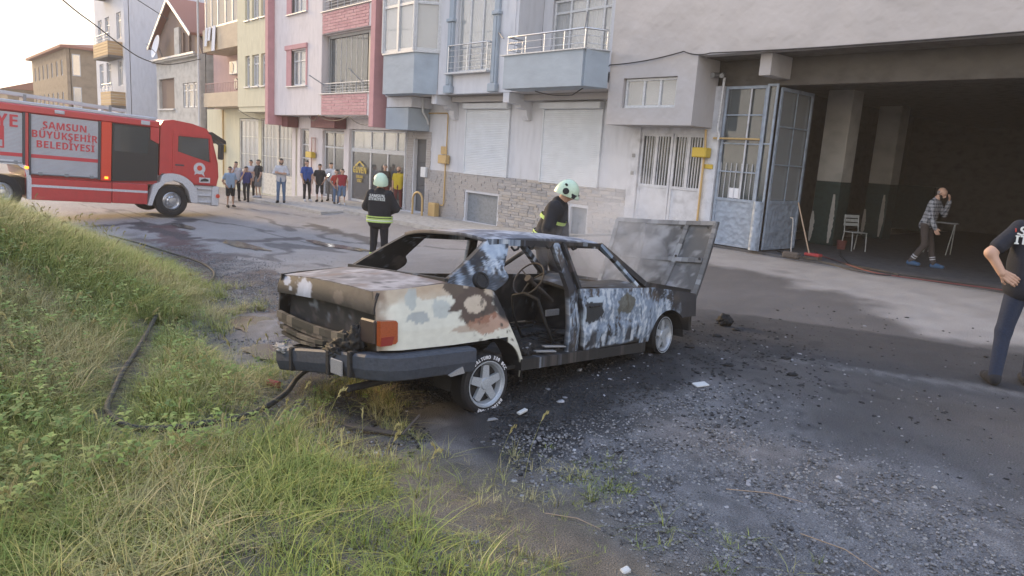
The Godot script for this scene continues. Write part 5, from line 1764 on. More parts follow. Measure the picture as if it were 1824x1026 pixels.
func build_car() -> void:
	var metal := vmat("burnt_metal", 0.7, 0.0, "blotch", Vector3(1.6, 1.6, 1.6), "bump", 0.12)
	mat("burnt_black", 0.018, 0.018, 0.019, 0.85, 0, "fleck", Vector3(3, 3, 3), "bump", 1.0)
	mat("char", 0.012, 0.012, 0.013, 0.7, 0, "fleck", Vector3(5, 5, 5), "rough_bump", 1.5)
	mat("bumper_blue", 0.045, 0.054, 0.072, 0.72, 0, "stain", Vector3(1.5, 1.5, 1.5), "bump", 0.4)
	mat("alloy", 0.50, 0.54, 0.58, 0.38, 0.35, "fleck", Vector3(4, 4, 4))
	mat("rusty", 0.10, 0.085, 0.075, 0.8, 0, "fleck", Vector3(4, 4, 4))
	mat("lens_orange", 0.36, 0.075, 0.02, 0.3, 0, "fleck", Vector3(3, 3, 3))
	mat("lens_burnt", 0.05, 0.03, 0.025, 0.5, 0, "fleck", Vector3(4, 4, 4))
	mat("lens_red", 0.20, 0.02, 0.015, 0.3)
	mat("bent_trim", 0.30, 0.30, 0.30, 0.75, 0.0, "fleck", Vector3(4, 4, 4))
	var r := thing("burnt_car", "burnt-out cream saloon car with its bonnet raised and one door gone", "car", Transform3D(Basis(CARF, CARU, CARR).orthonormalized(), CARP))
	var b: MB
	# ---- rear wings
	for sd in [1.0, -1.0]:
		b = mb(Vector3.ZERO, true)
		var wing := func(a: float, t: float) -> Vector3:
			var s := lerpf(-2.19, -1.02, a)
			var lo := pl(s, [[-2.19, 0.60], [-1.58, 0.58], [-1.0, 0.58]])
			var dx := s + 1.2
			if absf(dx) < 0.365: lo = maxf(lo, 0.22 + sqrt(0.365 * 0.365 - dx * dx))
			if s > -0.93: lo = 0.38
			var hi := pl(s, BELT)
			if s > -1.17: hi = lerpf(0.955, 0.70, sst(-1.17, -1.0, s))
			lo = minf(lo, hi - 0.005)
			var y := lerpf(lo, hi, t)
			var z := flank(y) - 0.05 * sst(-2.0, -2.2, s)
			return Vector3(s, y, z * sd)
		panel(b, wing, 90, 34, quarter_color if sd > 0 else black_color, Vector3(0, 0, -0.02 * sd), Color(0.02, 0.02, 0.022), sd < 0)
		# foot of the wing in front of the arch
		var foot := func(a: float, t: float) -> Vector3:
			var top := lerpf(0.70, 0.36, a)
			var s := lerpf(-1.02, -0.83, a)
			var dx := s + 1.2
			var lo := 0.22 + sqrt(maxf(0.0, 0.365 * 0.365 - dx * dx)) if dx < 0.365 else 0.22
			var y := lerpf(minf(lo, top - 0.004), top, t)
			return Vector3(s, y, flank(y) * sd)
		panel(b, foot, 14, 12, quarter_color if sd > 0 else black_color, Vector3(0, 0, -0.02 * sd), Color(0.02, 0.02, 0.022), sd < 0)
		put(b, "rear_wing", metal, r)
		# rear pillar
		b = mb(Vector3.ZERO, true)
		var pil := func(a: float, t: float) -> Vector3:
			var q0 := Vector3(-1.58, 1.03, 0.69).lerp(Vector3(-1.04, 1.335, 0.555), t)
			var q1 := Vector3(-1.13, 0.95, 0.755).lerp(Vector3(-0.83, 1.305, 0.575), t)
			if t < 0.45: q1.x += 0.09 * sin(PI * t / 0.45)
			var q := q0.lerp(q1, a)
			q.z += 0.02 * sin(PI * t)
			return Vector3(q.x, q.y, q.z * sd)
		panel(b, pil, 26, 30, pillar_color if sd > 0 else black_color, Vector3(0, 0, -0.045 * sd), Color(0.012, 0.012, 0.014), sd < 0)
		var pm := put(b, "rear_pillar", metal, r)
		if sd > 0:
			b = mb()
			var vt := Transform3D(Basis(Vector3(1, 0, 0), Vector3(0, 0.42, 0.91), Vector3(0, -0.91, 0.42)).orthonormalized(), Vector3(-1.255, 1.035, 0.735))
			b.lathe([Vector2(0.05, -0.03), Vector2(0.052, 0.008), Vector2(0.064, 0.012), Vector2(0.07, 0.0), Vector2(0.07, -0.03)], 26, vt)
			b.lathe([Vector2(0.0, 0.002), Vector2(0.051, 0.002)], 20, vt)
			put(b, "air_vent", mats["burnt_black"], pm)
	# ---- boot lid: deck and tail
	b = mb(Vector3.ZERO, true)
	panel(b, func(a: float, t: float) -> Vector3: return Vector3(lerpf(-2.17, -1.56, t), lerpf(0.995, 1.035, t) + 0.02 * sin(PI * a), lerpf(-0.70, 0.70, a)), 56, 30, deck_color, Vector3(0, -0.015, 0), Color(0.02, 0.02, 0.02), false)
	panel(b, func(a: float, t: float) -> Vector3: return Vector3(-2.17 - 0.035 * sin(PI * t * 0.6) + 0.0 * a, lerpf(0.99, 0.845, t) + 0.018 * sin(PI * a), lerpf(-0.73, 0.72, a)), 60, 16, lid_color, Vector3(0.015, 0, 0), Color(0.02, 0.02, 0.02), false)
	put(b, "boot_lid", metal, r)
	# tail panel under the lid, scorched
	b = mb(Vector3.ZERO, true)
	panel(b, func(a: float, t: float) -> Vector3: return Vector3(-2.10 - 0.03 * t, lerpf(0.85, 0.50, t), lerpf(-0.70, 0.66, a)), 40, 16, black_color, Vector3(0.015, 0, 0), Color(0.02, 0.02, 0.02), false)
	put(b, "tail_panel", metal, r)
	# sagging strips that were the number-plate panel
	for q in [[-0.70, 0.675, 0.42, 0.645, 0.035, 0.09], [-0.69, 0.635, 0.34, 0.60, 0.02, 0.05], [-0.62, 0.585, 0.14, 0.565, 0.06, 0.05], [-0.60, 0.535, 0.02, 0.53, 0.05, 0.04]]:
		b = mb(Vector3.ZERO, true)
		var A := Vector3(-2.21, q[1], q[0])
		var B := Vector3(-2.24, q[3], q[2])
		for k in 12:
			var p := A.lerp(B, k / 12.0) - Vector3(0, 0.02 * sin(PI * k / 12.0), 0)
			var e := A.lerp(B, (k + 1) / 12.0) - Vector3(0, 0.02 * sin(PI * (k + 1) / 12.0), 0)
			b.col = Color(0.03, 0.028, 0.026).lerp(Color(0.16, 0.13, 0.10), sst(-0.1, 0.4, cn(p, 6.0, 91)))
			b.beam(p, e, q[4], q[5] * 0.6, Vector3(0, 1, 0))
		put(b, "hanging_strip", metal, r)
	# melted lump
	b = mb()
	lump(b, Vector3(-2.2, 0.60, 0.38), Vector3(0.06, 0.07, 0.17), 3)
	lump(b, Vector3(-2.24, 0.53, 0.28), Vector3(0.05, 0.05, 0.14), 4)
	lump(b, Vector3(-2.2, 0.66, 0.52), Vector3(0.05, 0.09, 0.08), 5)
	put(b, "melted_trim", mats["char"], r)
	# ---- bumper, sagging to the left
	b = mb()
	var prof := [Vector2(0.02, 0.09), Vector2(-0.07, 0.085), Vector2(-0.085, 0.07), Vector2(-0.085, -0.015), Vector2(-0.06, -0.085), Vector2(-0.045, -0.095), Vector2(0.02, -0.095)]
	var path := [[Vector3(-1.42, 0.465, 0.80), Vector3(0, 0, -1)], [Vector3(-2.02, 0.485, 0.80), Vector3(0, 0, -1)], [Vector3(-2.13, 0.49, 0.775), Vector3(0.4, 0, -0.92)], [Vector3(-2.19, 0.49, 0.68), Vector3(0.92, 0, -0.4)], [Vector3(-2.2, 0.44, 0.2), Vector3(1, 0, 0)], [Vector3(-2.2, 0.385, -0.2), Vector3(1, 0, 0)], [Vector3(-2.19, 0.315, -0.6), Vector3(0.95, 0, 0.3)], [Vector3(-2.13, 0.30, -0.72), Vector3(0.5, 0, 0.87)], [Vector3(-1.9, 0.31, -0.76), Vector3(0, 0, 1)]]
	var rows := []
	for q in path:
		var line := []
		for w in prof: line.append(q[0] + (q[1] as Vector3).normalized() * (w as Vector2).x + Vector3(0, (w as Vector2).y, 0))
		rows.append(line)
	for i in rows.size() - 1:
		for j in prof.size() - 1: b.quad(rows[i][j], rows[i][j + 1], rows[i + 1][j + 1], rows[i + 1][j])
	var back := []
	for q in path: back.append([q[0] + Vector3(0, 0.085, 0), q[0] + (q[1] as Vector3).normalized() * 0.02 + Vector3(0, -0.09, 0)])
	b.sheet(back, null, false)
	var bp := put(b, "rear_bumper", mats["bumper_blue"], r)
	b = mb()
	b.box(-2.297, 0.38, 0.30, -2.284, 0.49, 0.46, 0.004)
	put(b, "bumper_plate", mats["bent_trim"], bp)
	for z in [-0.36, 0.22, 0.52]:
		b = mb()
		var y: float = 0.44 + 0.135 * (z - 0.2)
		b.box(-2.293, y - 0.092, z, -2.21, y + 0.092, z + 0.045, 0.006)
		put(b, "bumper_strap", mats["burnt_black"], bp)
	b = mb()
	b.prism(poly([[-1.68, 0.385], [-1.55, 0.43], [-1.53, 0.38], [-1.66, 0.37]]), 0.872, 0.888)
	put(b, "bumper_reflector", mats["bent_trim"], bp)
	b = mb()
	lump(b, Vector3(-2.23, 0.41, -0.55), Vector3(0.06, 0.03, 0.16), 8)
	put(b, "ash_heap", mats["bent_trim"], bp)
	b = mb()
	b.tube([Vector3(-1.9, 0.3, 0.45), Vector3(-2.25, 0.29, 0.47)], 0.026, 10)
	put(b, "exhaust_pipe", mats["burnt_black"], r)
	# ---- lamp cluster
	b = mb()
	b.box(-2.215, 0.64, 0.56, -2.19, 0.81, 0.745, 0.012)
	var lamp := put(b, "tail_lamp", mats["lens_burnt"], r)
	b = mb()
	b.prism(poly([[-2.20, 0.64], [-2.075, 0.645], [-2.06, 0.66], [-2.06, 0.79], [-2.075, 0.805], [-2.20, 0.81]]), 0.755, 0.80)
	put(b, "amber_lens", mats["lens_orange"], lamp)
	b = mb()
	b.prism(poly([[-2.20, 0.64], [-2.11, 0.64], [-2.09, 0.70], [-2.19, 0.70]]), 0.7605, 0.805)
	put(b, "red_lens", mats["lens_red"], lamp)
	# ---- roof
	b = mb(Vector3.ZERO, true)
	panel(b, func(a: float, t: float) -> Vector3:
		var s := lerpf(-1.07, 0.38, t)
		var w := 0.56 - 0.02 * t
		var z := lerpf(-w, w, a)
		var y := lerpf(1.335, 1.265, t) + 0.045 * (1 - pow(absf(a * 2 - 1), 3)) + 0.03 * sin(PI * t)
		return Vector3(s - 0.03 * sin(PI * a) * (1 - t) + 0.05 * sin(PI * a) * t, y, z), 60, 64, roof_color, Vector3(0, -0.03, 0), Color(0.012, 0.012, 0.013), false)
	put(b, "roof", metal, r)
	for sd in [1.0, -1.0]:
		b = mb(Vector3.ZERO, true)
		strut(b, Vector3(-1.05, 1.315, 0.56 * sd), Vector3(0.36, 1.25, 0.55 * sd), 0.05, 0.045, func(p: Vector3) -> Color: return ash(p * 0.35, 0.0), 70)
		put(b, "roof_rail", metal, r)
		b = mb(Vector3.ZERO, true)
		strut(b, Vector3(0.34, 1.26, 0.545 * sd), Vector3(0.90, 0.855, 0.70 * sd), 0.05, 0.06, func(p: Vector3) -> Color: return ash(p * 0.35, -0.08), 50)
		put(b, "front_pillar", metal, r)
		b = mb(Vector3.ZERO, true)
		panel(b, func(a: float, t: float) -> Vector3:
			var y := lerpf(0.33, 1.295, t)
			var z := pl(y, [[0.3, 0.765], [0.6, 0.785], [0.9, 0.755], [1.3, 0.585]])
			var s0 := pl(y, [[0.33, -0.27], [0.9, -0.265], [1.3, -0.315]])
			var s1 := pl(y, [[0.33, -0.13], [0.9, -0.15], [1.3, -0.225]])
			return Vector3(lerpf(s0, s1, a), y, (z - 0.02 * absf(a * 2 - 1)) * sd), 10, 70, func(p: Vector3) -> Color: return ash(p * Vector3(1.6, 0.55, 1), 0.04), Vector3(0, 0, -0.05 * sd), Color(0.014, 0.014, 0.016), sd < 0)
		put(b, "centre_pillar", metal, r)
	# rear window surround
	b = mb(Vector3.ZERO, true)
	strut(b, Vector3(-1.56, 1.035, -0.69), Vector3(-1.56, 1.035, 0.69), 0.05, 0.03, black_color, 20)
	put(b, "parcel_ledge", metal, r)
	b = mb(Vector3.ZERO, true)
	panel(b, func(a: float, t: float) -> Vector3: return Vector3(lerpf(-1.55, -1.05, t), lerpf(1.0, 0.93, t) + 0.015 * sin(a * 9), lerpf(-0.68, 0.68, a)), 20, 8, black_color, Vector3(0, -0.02, 0), Color(0.015, 0.015, 0.015), false)
	put(b, "rear_shelf", metal, r)
	# ---- doors
	b = mb(Vector3.ZERO, true)
	var fd := func(a: float, t: float) -> Vector3:
		var s := lerpf(lerpf(-0.10, -0.16, t), lerpf(0.73, 0.69, t), a)
		var y := lerpf(0.35, pl(s, BELT), t)
		return Vector3(s, y, flank(y) + 0.004 - 0.012 * sst(0.72, 0.60, y) * sst(0.5, 0.58, y))
	panel(b, fd, 84, 56, door_color, Vector3(0, 0, -0.05), Color(0.02, 0.02, 0.022), false)
	var door := put(b, "front_door", metal, r)
	b = mb(Vector3.ZERO, true)
	strut(b, Vector3(-0.15, 0.9, 0.75), Vector3(-0.20, 1.285, 0.585), 0.03, 0.05, black_color, 8)
	strut(b, Vector3(-0.20, 1.285, 0.585), Vector3(0.32, 1.262, 0.575), 0.03, 0.03, black_color, 8)
	strut(b, Vector3(0.32, 1.262, 0.575), Vector3(0.70, 0.88, 0.725), 0.03, 0.045, ash.bind(0.0), 10)
	put(b, "window_frame", metal, door)
	b = mb()
	b.box(-0.06, 0.735, 0.79, 0.08, 0.755, 0.815, 0.006)
	put(b, "door_handle", mats["burnt_black"], door)
	for q in [[-0.86, -0.22], [-0.18, 0.70]]:
		b = mb(Vector3.ZERO, true)
		panel(b, func(a: float, t: float) -> Vector3:
			var s := lerpf(q[0], q[1], a)
			var y := lerpf(0.35, pl(s, BELT), t)
			return Vector3(s, y, -flank(y)), 24, 12, black_color, Vector3(0, 0, 0.05), Color(0.014, 0.014, 0.016), true)
		put(b, "far_door", metal, r)
	# ---- sills and floor
	for sd in [1.0, -1.0]:
		b = mb(Vector3.ZERO, true)
		strut(b, Vector3(-0.86, 0.33, 0.74 * sd), Vector3(0.80, 0.285, 0.74 * sd), 0.09, 0.10, black_color, 80)
		put(b, "sill", metal, r)
	b = mb(Vector3.ZERO, true)
	panel(b, func(a: float, t: float) -> Vector3: return Vector3(lerpf(-1.0, 0.9, t), 0.30 + 0.02 * sin(a * 14), lerpf(-0.72, 0.72, a)), 20, 24, black_color, Vector3(0, -0.03, 0), Color(0.01, 0.01, 0.01), false)
	panel(b, func(a: float, t: float) -> Vector3: return Vector3(lerpf(-2.1, -1.0, t), lerpf(0.5, 0.42, t), lerpf(-0.70, 0.70, a)), 10, 10, black_color, Vector3(0, -0.03, 0), Color(0.01, 0.01, 0.01), false)
	put(b, "floor_pan", metal, r)
	# ---- front wings, nose and firewall
	for sd in [1.0, -1.0]:
		b = mb(Vector3.ZERO, true)
		var fen := func(a: float, t: float) -> Vector3:
			var s := lerpf(0.71, 1.72, a)
			var lo := pl(s, [[0.71, 0.33], [0.86, 0.33], [1.42, 0.52], [1.72, 0.5]])
			var dx := s - 1.17
			if absf(dx) < 0.315: lo = maxf(lo, 0.30 + sqrt(maxf(0, 0.315 * 0.315 - dx * dx)))
			var y := lerpf(lo, pl(s, BELT), t)
			return Vector3(s, y, (flank(y + 0.05) - 0.05 * sst(1.4, 1.75, s)) * sd)
		panel(b, fen, 70, 26, fender_color if sd > 0 else black_color, Vector3(0, 0, -0.02 * sd), Color(0.02, 0.02, 0.022), sd < 0)
		put(b, "front_wing", metal, r)
		b = mb(Vector3.ZERO, true)
		strut(b, Vector3(0.90, 0.85, 0.70 * sd), Vector3(1.74, 0.72, 0.64 * sd), 0.10, 0.03, black_color, 40)
		put(b, "wing_top", metal, r)
	b = mb(Vector3.ZERO, true)
	panel(b, func(a: float, t: float) -> Vector3: return Vector3(1.72 + 0.03 * sin(PI * a), lerpf(0.34, 0.72, t), lerpf(-0.70, 0.70, a)), 24, 10, black_color, Vector3(-0.04, 0, 0), Color(0.012, 0.012, 0.012), true)
	put(b, "nose_panel", metal, r)
	b = mb(Vector3.ZERO, true)
	panel(b, func(a: float, t: float) -> Vector3: return Vector3(0.80 + 0.12 * t, lerpf(0.30, 0.85, t), lerpf(-0.70, 0.70, a)), 16, 12, black_color, Vector3(0.03, 0, 0), Color(0.012, 0.012, 0.012), false)
	panel(b, func(a: float, t: float) -> Vector3: return Vector3(lerpf(0.66, 0.95, t), lerpf(0.80, 0.86, t) + 0.02 * sin(a * 11.0), lerpf(-0.70, 0.70, a)), 30, 8, black_color, Vector3(0, -0.03, 0), Color(0.012, 0.012, 0.012), false)
	put(b, "dashboard", metal, r)
	b = mb()
	lump(b, Vector3(1.35, 0.55, 0.0), Vector3(0.3, 0.14, 0.35), 21)
	put(b, "engine", mats["char"], r)
	# ---- bonnet, hinged at the nose and standing open; pressed ribs inside
	var H := func(a: float, t: float, k := 0.0) -> Vector3:
		var z := lerpf(-0.70, 0.70, a) * lerpf(0.98, 1.0, t)
		var base := Vector3(1.80, 0.68, z)
		var top := Vector3(2.15, 1.49, z)
		var nrm := Vector3(-0.918, 0.397, 0)
		return base.lerp(top, t) + nrm * (k - 0.03 * (1 - pow(absf(a * 2 - 1), 2.0)) - 0.02 * sin(PI * t)) + Vector3(0, 0.02 * sin(PI * a) * 0.0, 0)
	b = mb(Vector3.ZERO, true)
	panel(b, func(a: float, t: float) -> Vector3: return H.call(a, t), 40, 30, func(p: Vector3) -> Color: return Color(0.07, 0.072, 0.075).lerp(Color(0.24, 0.25, 0.26), sst(-0.1, 0.35, cn(p, 4.0, 101) + 0.4 * cn(p, 15.0, 102))), Vector3(0.018, -0.008, 0), Color(0.05, 0.05, 0.052), true)
	var bon := put(b, "bonnet", metal, r)
	var ribs := [[0.02, 0.03, 0.98, 0.03], [0.02, 0.97, 0.98, 0.97], [0.02, 0.03, 0.02, 0.97], [0.98, 0.03, 0.98, 0.97], [0.05, 0.48, 0.95, 0.48], [0.36, 0.06, 0.30, 0.94], [0.66, 0.06, 0.72, 0.94]]
	for q in ribs:
		b = mb(Vector3.ZERO, true)
		for k in 14:
			var p: Vector3 = H.call(lerpf(q[0], q[2], k / 14.0), lerpf(q[1], q[3], k / 14.0), 0.012)
			var e: Vector3 = H.call(lerpf(q[0], q[2], (k + 1) / 14.0), lerpf(q[1], q[3], (k + 1) / 14.0), 0.012)
			b.col = Color(0.10, 0.103, 0.107).lerp(Color(0.24, 0.25, 0.26), sst(-0.2, 0.4, cn(p, 5.0, 103)))
			b.beam(p, e + (e - p) * 0.06, 0.055, 0.02, Vector3(-0.918, 0.397, 0), 0.005)
		put(b, "bonnet_rib", metal, bon)
	for q in [[0.93, 0.91], [0.93, 0.5], [0.70, 0.52], [0.68, 0.9]]:
		b = mb()
		var p: Vector3 = H.call(q[0], q[1], 0.026)
		b.cyl(p, p + Vector3(-0.006, 0.003, 0), 0.014, 10)
		put(b, "rib_hole", mats["burnt_black"], bon)
	# ---- inside: steering wheel, seat frames, fallen trim
	b = mb()
	var ring := []
	var st := Transform3D(Basis(Vector3(0, 0, 1), Vector3(-0.82, 0.57, 0).normalized(), Vector3(0.57, 0.82, 0).normalized()).orthonormalized(), Vector3(0.33, 0.86, -0.36))
	for k in 31: ring.append(st * Vector3(cos(TAU * k / 30) * 0.19, 0, sin(TAU * k / 30) * 0.19))
	b.tube(ring, 0.009, 7, false)
	for a in [0.5, 2.6, 4.7]: b.tube([st * Vector3(0, -0.03, 0), st * Vector3(cos(a) * 0.19, 0, sin(a) * 0.19)], 0.008, 6)
	b.cyl(st * Vector3(0, -0.03, 0), st * Vector3(0, 0.02, 0), 0.04, 14)
	b.cyl(st * Vector3(0, 0, 0), st * Vector3(0, -0.45, 0), 0.022, 8)
	put(b, "steering_wheel", mats["rusty"], r)
	for z in [-0.36, 0.36]:
		b = mb()
		for e in [-0.2, 0.2]:
			b.tube([Vector3(0.2, 0.42, z + e), Vector3(-0.25, 0.40, z + e), Vector3(-0.36, 0.60, z + e), Vector3(-0.42, 0.80, z + e * 0.8)], 0.014, 6)
		for k in 7: b.tube([Vector3(0.15 - k * 0.07, 0.43, z - 0.2), Vector3(0.15 - k * 0.07, 0.40 + 0.02 * (k % 2), z), Vector3(0.15 - k * 0.07, 0.43, z + 0.2)], 0.006, 5)
		b.tube([Vector3(-0.42, 0.80, z - 0.16), Vector3(-0.43, 0.84, z), Vector3(-0.42, 0.80, z + 0.16)], 0.014, 6)
		put(b, "seat_frame", mats["burnt_black"], r)
	b = mb()
	b.box(-0.12, 0.60, 0.32, 0.06, 0.66, 0.335, 0.004)
	b.xf = Transform3D(Basis(Vector3.UP, 0.2))
	put(b, "fallen_trim", mats["bent_trim"], r)
	for q in [[-0.55, 0.37, 0.5, 0.2, 0.06, 0.15, 31], [-0.3, 0.36, 0.62, 0.14, 0.05, 0.08, 32], [-0.7, 0.40, 0.62, 0.09, 0.07, 0.08, 33], [0.3, 0.36, 0.3, 0.3, 0.06, 0.25, 34], [-0.95, 0.5, 0.0, 0.2, 0.12, 0.5, 35]]:
		b = mb()
		lump(b, Vector3(q[0], q[1], q[2]), Vector3(q[3], q[4], q[5]), q[6])
		put(b, "charred_heap", mats["char"], r)
	for q in [[-0.62, 0.40, 0.70, -0.42, 0.385, 0.74], [-0.48, 0.42, 0.66, -0.22, 0.40, 0.72], [-0.72, 0.43, 0.68, -0.6, 0.45, 0.60]]:
		b = mb()
		b.beam(Vector3(q[0], q[1], q[2]), Vector3(q[3], q[4], q[5]), 0.05, 0.01)
		put(b, "fallen_trim", mats["bent_trim"], r)
	# melted seal hanging from the rail
	for q in [[-0.80, 1.27], [-0.62, 1.285], [-0.40, 1.28], [-0.08, 1.26]]:
		b = mb()
		b.tube([Vector3(q[0], q[1], 0.57), Vector3(q[0] + 0.03, q[1] - 0.03, 0.575), Vector3(q[0] + 0.07, q[1] - 0.02, 0.575), Vector3(q[0] + 0.09, q[1] + 0.01, 0.57)], 0.01, 6)
		put(b, "melted_seal", mats["char"], r)
	# ---- wheels and arches
	for z in [0.70, -0.70]:
		b = mb()
		var b4 := mb()
		for k in 12:
			var a0 := PI * k / 12
			var a1 := PI * (k + 1) / 12
			b.quad(Vector3(-1.2 + 0.37 * cos(a0), 0.22 + 0.37 * sin(a0), z - 0.14), Vector3(-1.2 + 0.37 * cos(a1), 0.22 + 0.37 * sin(a1), z - 0.14), Vector3(-1.2 + 0.37 * cos(a1), 0.22 + 0.37 * sin(a1), z + 0.07), Vector3(-1.2 + 0.37 * cos(a0), 0.22 + 0.37 * sin(a0), z + 0.07))
			b4.quad(Vector3(1.17 + 0.33 * cos(a0), 0.30 + 0.33 * sin(a0), z - 0.14), Vector3(1.17 + 0.33 * cos(a1), 0.30 + 0.33 * sin(a1), z - 0.14), Vector3(1.17 + 0.33 * cos(a1), 0.30 + 0.33 * sin(a1), z + 0.05), Vector3(1.17 + 0.33 * cos(a0), 0.30 + 0.33 * sin(a0), z + 0.05))
		put(b, "arch_liner", mats["burnt_black"], r)
		put(b4, "arch_liner", mats["burnt_black"], r)
	car_wheel(r, -1.205, 0.222, 0.77, 0.238, 1.0, 0.0, true)
	car_wheel(r, -1.205, 0.28, -0.77, 0.238, -1.0)
	car_wheel(r, 1.18, 0.355, 0.74, 0.196, 1.0, 0.15)
	car_wheel(r, 1.18, 0.41, -0.74, 0.196, -1.0, 0.15)
	b = mb()
	b.cyl(Vector3(-1.2, 0.24, -0.7), Vector3(-1.2, 0.24, 0.7), 0.04); b.cyl(Vector3(1.18, 0.38, -0.65), Vector3(1.18, 0.38, 0.65), 0.03); b.box(-0.9, 0.2, -0.3, 0.9, 0.28, 0.3)
	put(b, "underbody", mats["burnt_black"], r)

func lump(b: MB, c: Vector3, s: Vector3, sd: int, seg := 14) -> void:
	var f := noise("lump", 1.6, 99)
	var rows := []
	for i in seg + 1:
		var th := PI * i / seg
		var line := []
		for j in seg * 2 + 1:
			var ph := TAU * j / (seg * 2)
			var d := Vector3(sin(th) * cos(ph), cos(th), sin(th) * sin(ph))
			var k := 1.0 + 0.7 * f.get_noise_3d(d.x * 1.6 + sd * 7.0, d.y * 1.6, d.z * 1.6) + 0.25 * f.get_noise_3d(d.x * 6 + sd, d.y * 6, d.z * 6)
			line.append(c + d * s * k)
		rows.append(line)
	b.sheet(rows, null, false)

# ================================================================ people
# surface nets over a field of tapered capsules [a, b, radius at a, radius at b]
func skin(b: MB, bones: Array, cell: float, k: float, colf = null) -> void:
	var lo := Vector3(1e9, 1e9, 1e9)
	var hi := -lo
	for q in bones:
		var m: float = maxf(q[2], q[3]) + cell * 2.5
		var e := Vector3(m, m, m)
		lo = lo.min(q[0] - e).min(q[1] - e)
		hi = hi.max(q[0] + e).max(q[1] + e)
	var nx := int((hi.x - lo.x) / cell) + 2
	var ny := int((hi.y - lo.y) / cell) + 2
	var nz := int((hi.z - lo.z) / cell) + 2
	var f := PackedFloat32Array()
	f.resize(nx * ny * nz)
	f.fill(1.0)
	var sy := nx
	var sz := nx * ny
	for q in bones:
		var A: Vector3 = q[0]
		var B: Vector3 = q[1]
		var ra: float = q[2]
		var dr: float = q[3] - ra
		var ab := B - A
		var l2 := maxf(ab.length_squared(), 1e-9)
		var m := maxf(q[2], q[3]) + k + cell * 1.8
		var p0 := (A.min(B) - Vector3(m, m, m) - lo) / cell
		var p1 := (A.max(B) + Vector3(m, m, m) - lo) / cell
		var x0 := maxi(0, int(p0.x)); var y0 := maxi(0, int(p0.y)); var z0 := maxi(0, int(p0.z))
		var x1 := mini(nx - 1, int(p1.x) + 1); var y1 := mini(ny - 1, int(p1.y) + 1); var z1 := mini(nz - 1, int(p1.z) + 1)
		for z in range(z0, z1 + 1):
			for y in range(y0, y1 + 1):
				var at := z * sz + y * sy
				var p := lo + Vector3(x0, y, z) * cell - A
				for x in range(x0, x1 + 1):
					var t := clampf(p.dot(ab) / l2, 0.0, 1.0)
					var d := (p - ab * t).length() - ra - dr * t
					var o := f[at + x]
					if o > 0.9:
						f[at + x] = d
					else:
						var h := k - absf(o - d)
						f[at + x] = minf(o, d) - (h * h * 0.25 / k if h > 0.0 else 0.0)
					p.x += cell
	var id := {}
	var vs := PackedVector3Array()
	var ns := PackedVector3Array()
	var offs := [0, 1, sy, sy + 1, sz, sz + 1, sz + sy, sz + sy + 1]
	var cor := [Vector3(0, 0, 0), Vector3(1, 0, 0), Vector3(0, 1, 0), Vector3(1, 1, 0), Vector3(0, 0, 1), Vector3(1, 0, 1), Vector3(0, 1, 1), Vector3(1, 1, 1)]
	var edg := [[0, 1], [2, 3], [4, 5], [6, 7], [0, 2], [1, 3], [4, 6], [5, 7], [0, 4], [1, 5], [2, 6], [3, 7]]
	for z in nz - 1:
		for y in ny - 1:
			var at := z * sz + y * sy
			for x in nx - 1:
				var i := at + x
				var s := f[i] < 0.0
				if (f[i + 1] < 0.0) == s and (f[i + sy] < 0.0) == s and (f[i + sy + 1] < 0.0) == s and (f[i + sz] < 0.0) == s and (f[i + sz + 1] < 0.0) == s and (f[i + sz + sy] < 0.0) == s and (f[i + sz + sy + 1] < 0.0) == s: continue
				var sum := Vector3()
				var c := 0
				for e in edg:
					var a := f[i + offs[e[0]]]
					var bb := f[i + offs[e[1]]]
					if (a < 0.0) != (bb < 0.0):
						sum += (cor[e[0]] as Vector3).lerp(cor[e[1]], a / (a - bb))
						c += 1
				id[i] = vs.size()
				vs.append(lo + (Vector3(x, y, z) + sum / c) * cell)
				ns.append(Vector3(f[i + 1] + f[i + sy + 1] + f[i + sz + 1] + f[i + sz + sy + 1] - f[i] - f[i + sy] - f[i + sz] - f[i + sz + sy], f[i + sy] + f[i + sy + 1] + f[i + sz + sy] + f[i + sz + sy + 1] - f[i] - f[i + 1] - f[i + sz] - f[i + sz + 1], f[i + sz] + f[i + sz + 1] + f[i + sz + sy] + f[i + sz + sy + 1] - f[i] - f[i + 1] - f[i + sy] - f[i + sy + 1]).normalized())
	for i in id:
		var s: bool = f[i] < 0.0
		for e in [[1, sy, sz], [sy, sz, 1], [sz, 1, sy]]:
			if (f[i + e[0]] < 0.0) == s: continue
			var q := [i, i - e[1], i - e[1] - e[2], i - e[2]]
			if not (id.has(q[1]) and id.has(q[2]) and id.has(q[3])): continue
			var a: int = id[q[0]]; var b2: int = id[q[1]]; var c2: int = id[q[2]]; var d2: int = id[q[3]]
			if not s:
				var w := b2; b2 = d2; d2 = w
			var ca := b.col; var cb := b.col; var cc2 := b.col; var cd := b.col
			if colf != null:
				ca = colf.call(vs[a]); cb = colf.call(vs[b2]); cc2 = colf.call(vs[c2]); cd = colf.call(vs[d2])
			b.tris(vs[a], vs[b2], vs[c2], ns[a], ns[b2], ns[c2], ca, cb, cc2)
			b.tris(vs[a], vs[c2], vs[d2], ns[a], ns[c2], ns[d2], ca, cc2, cd)

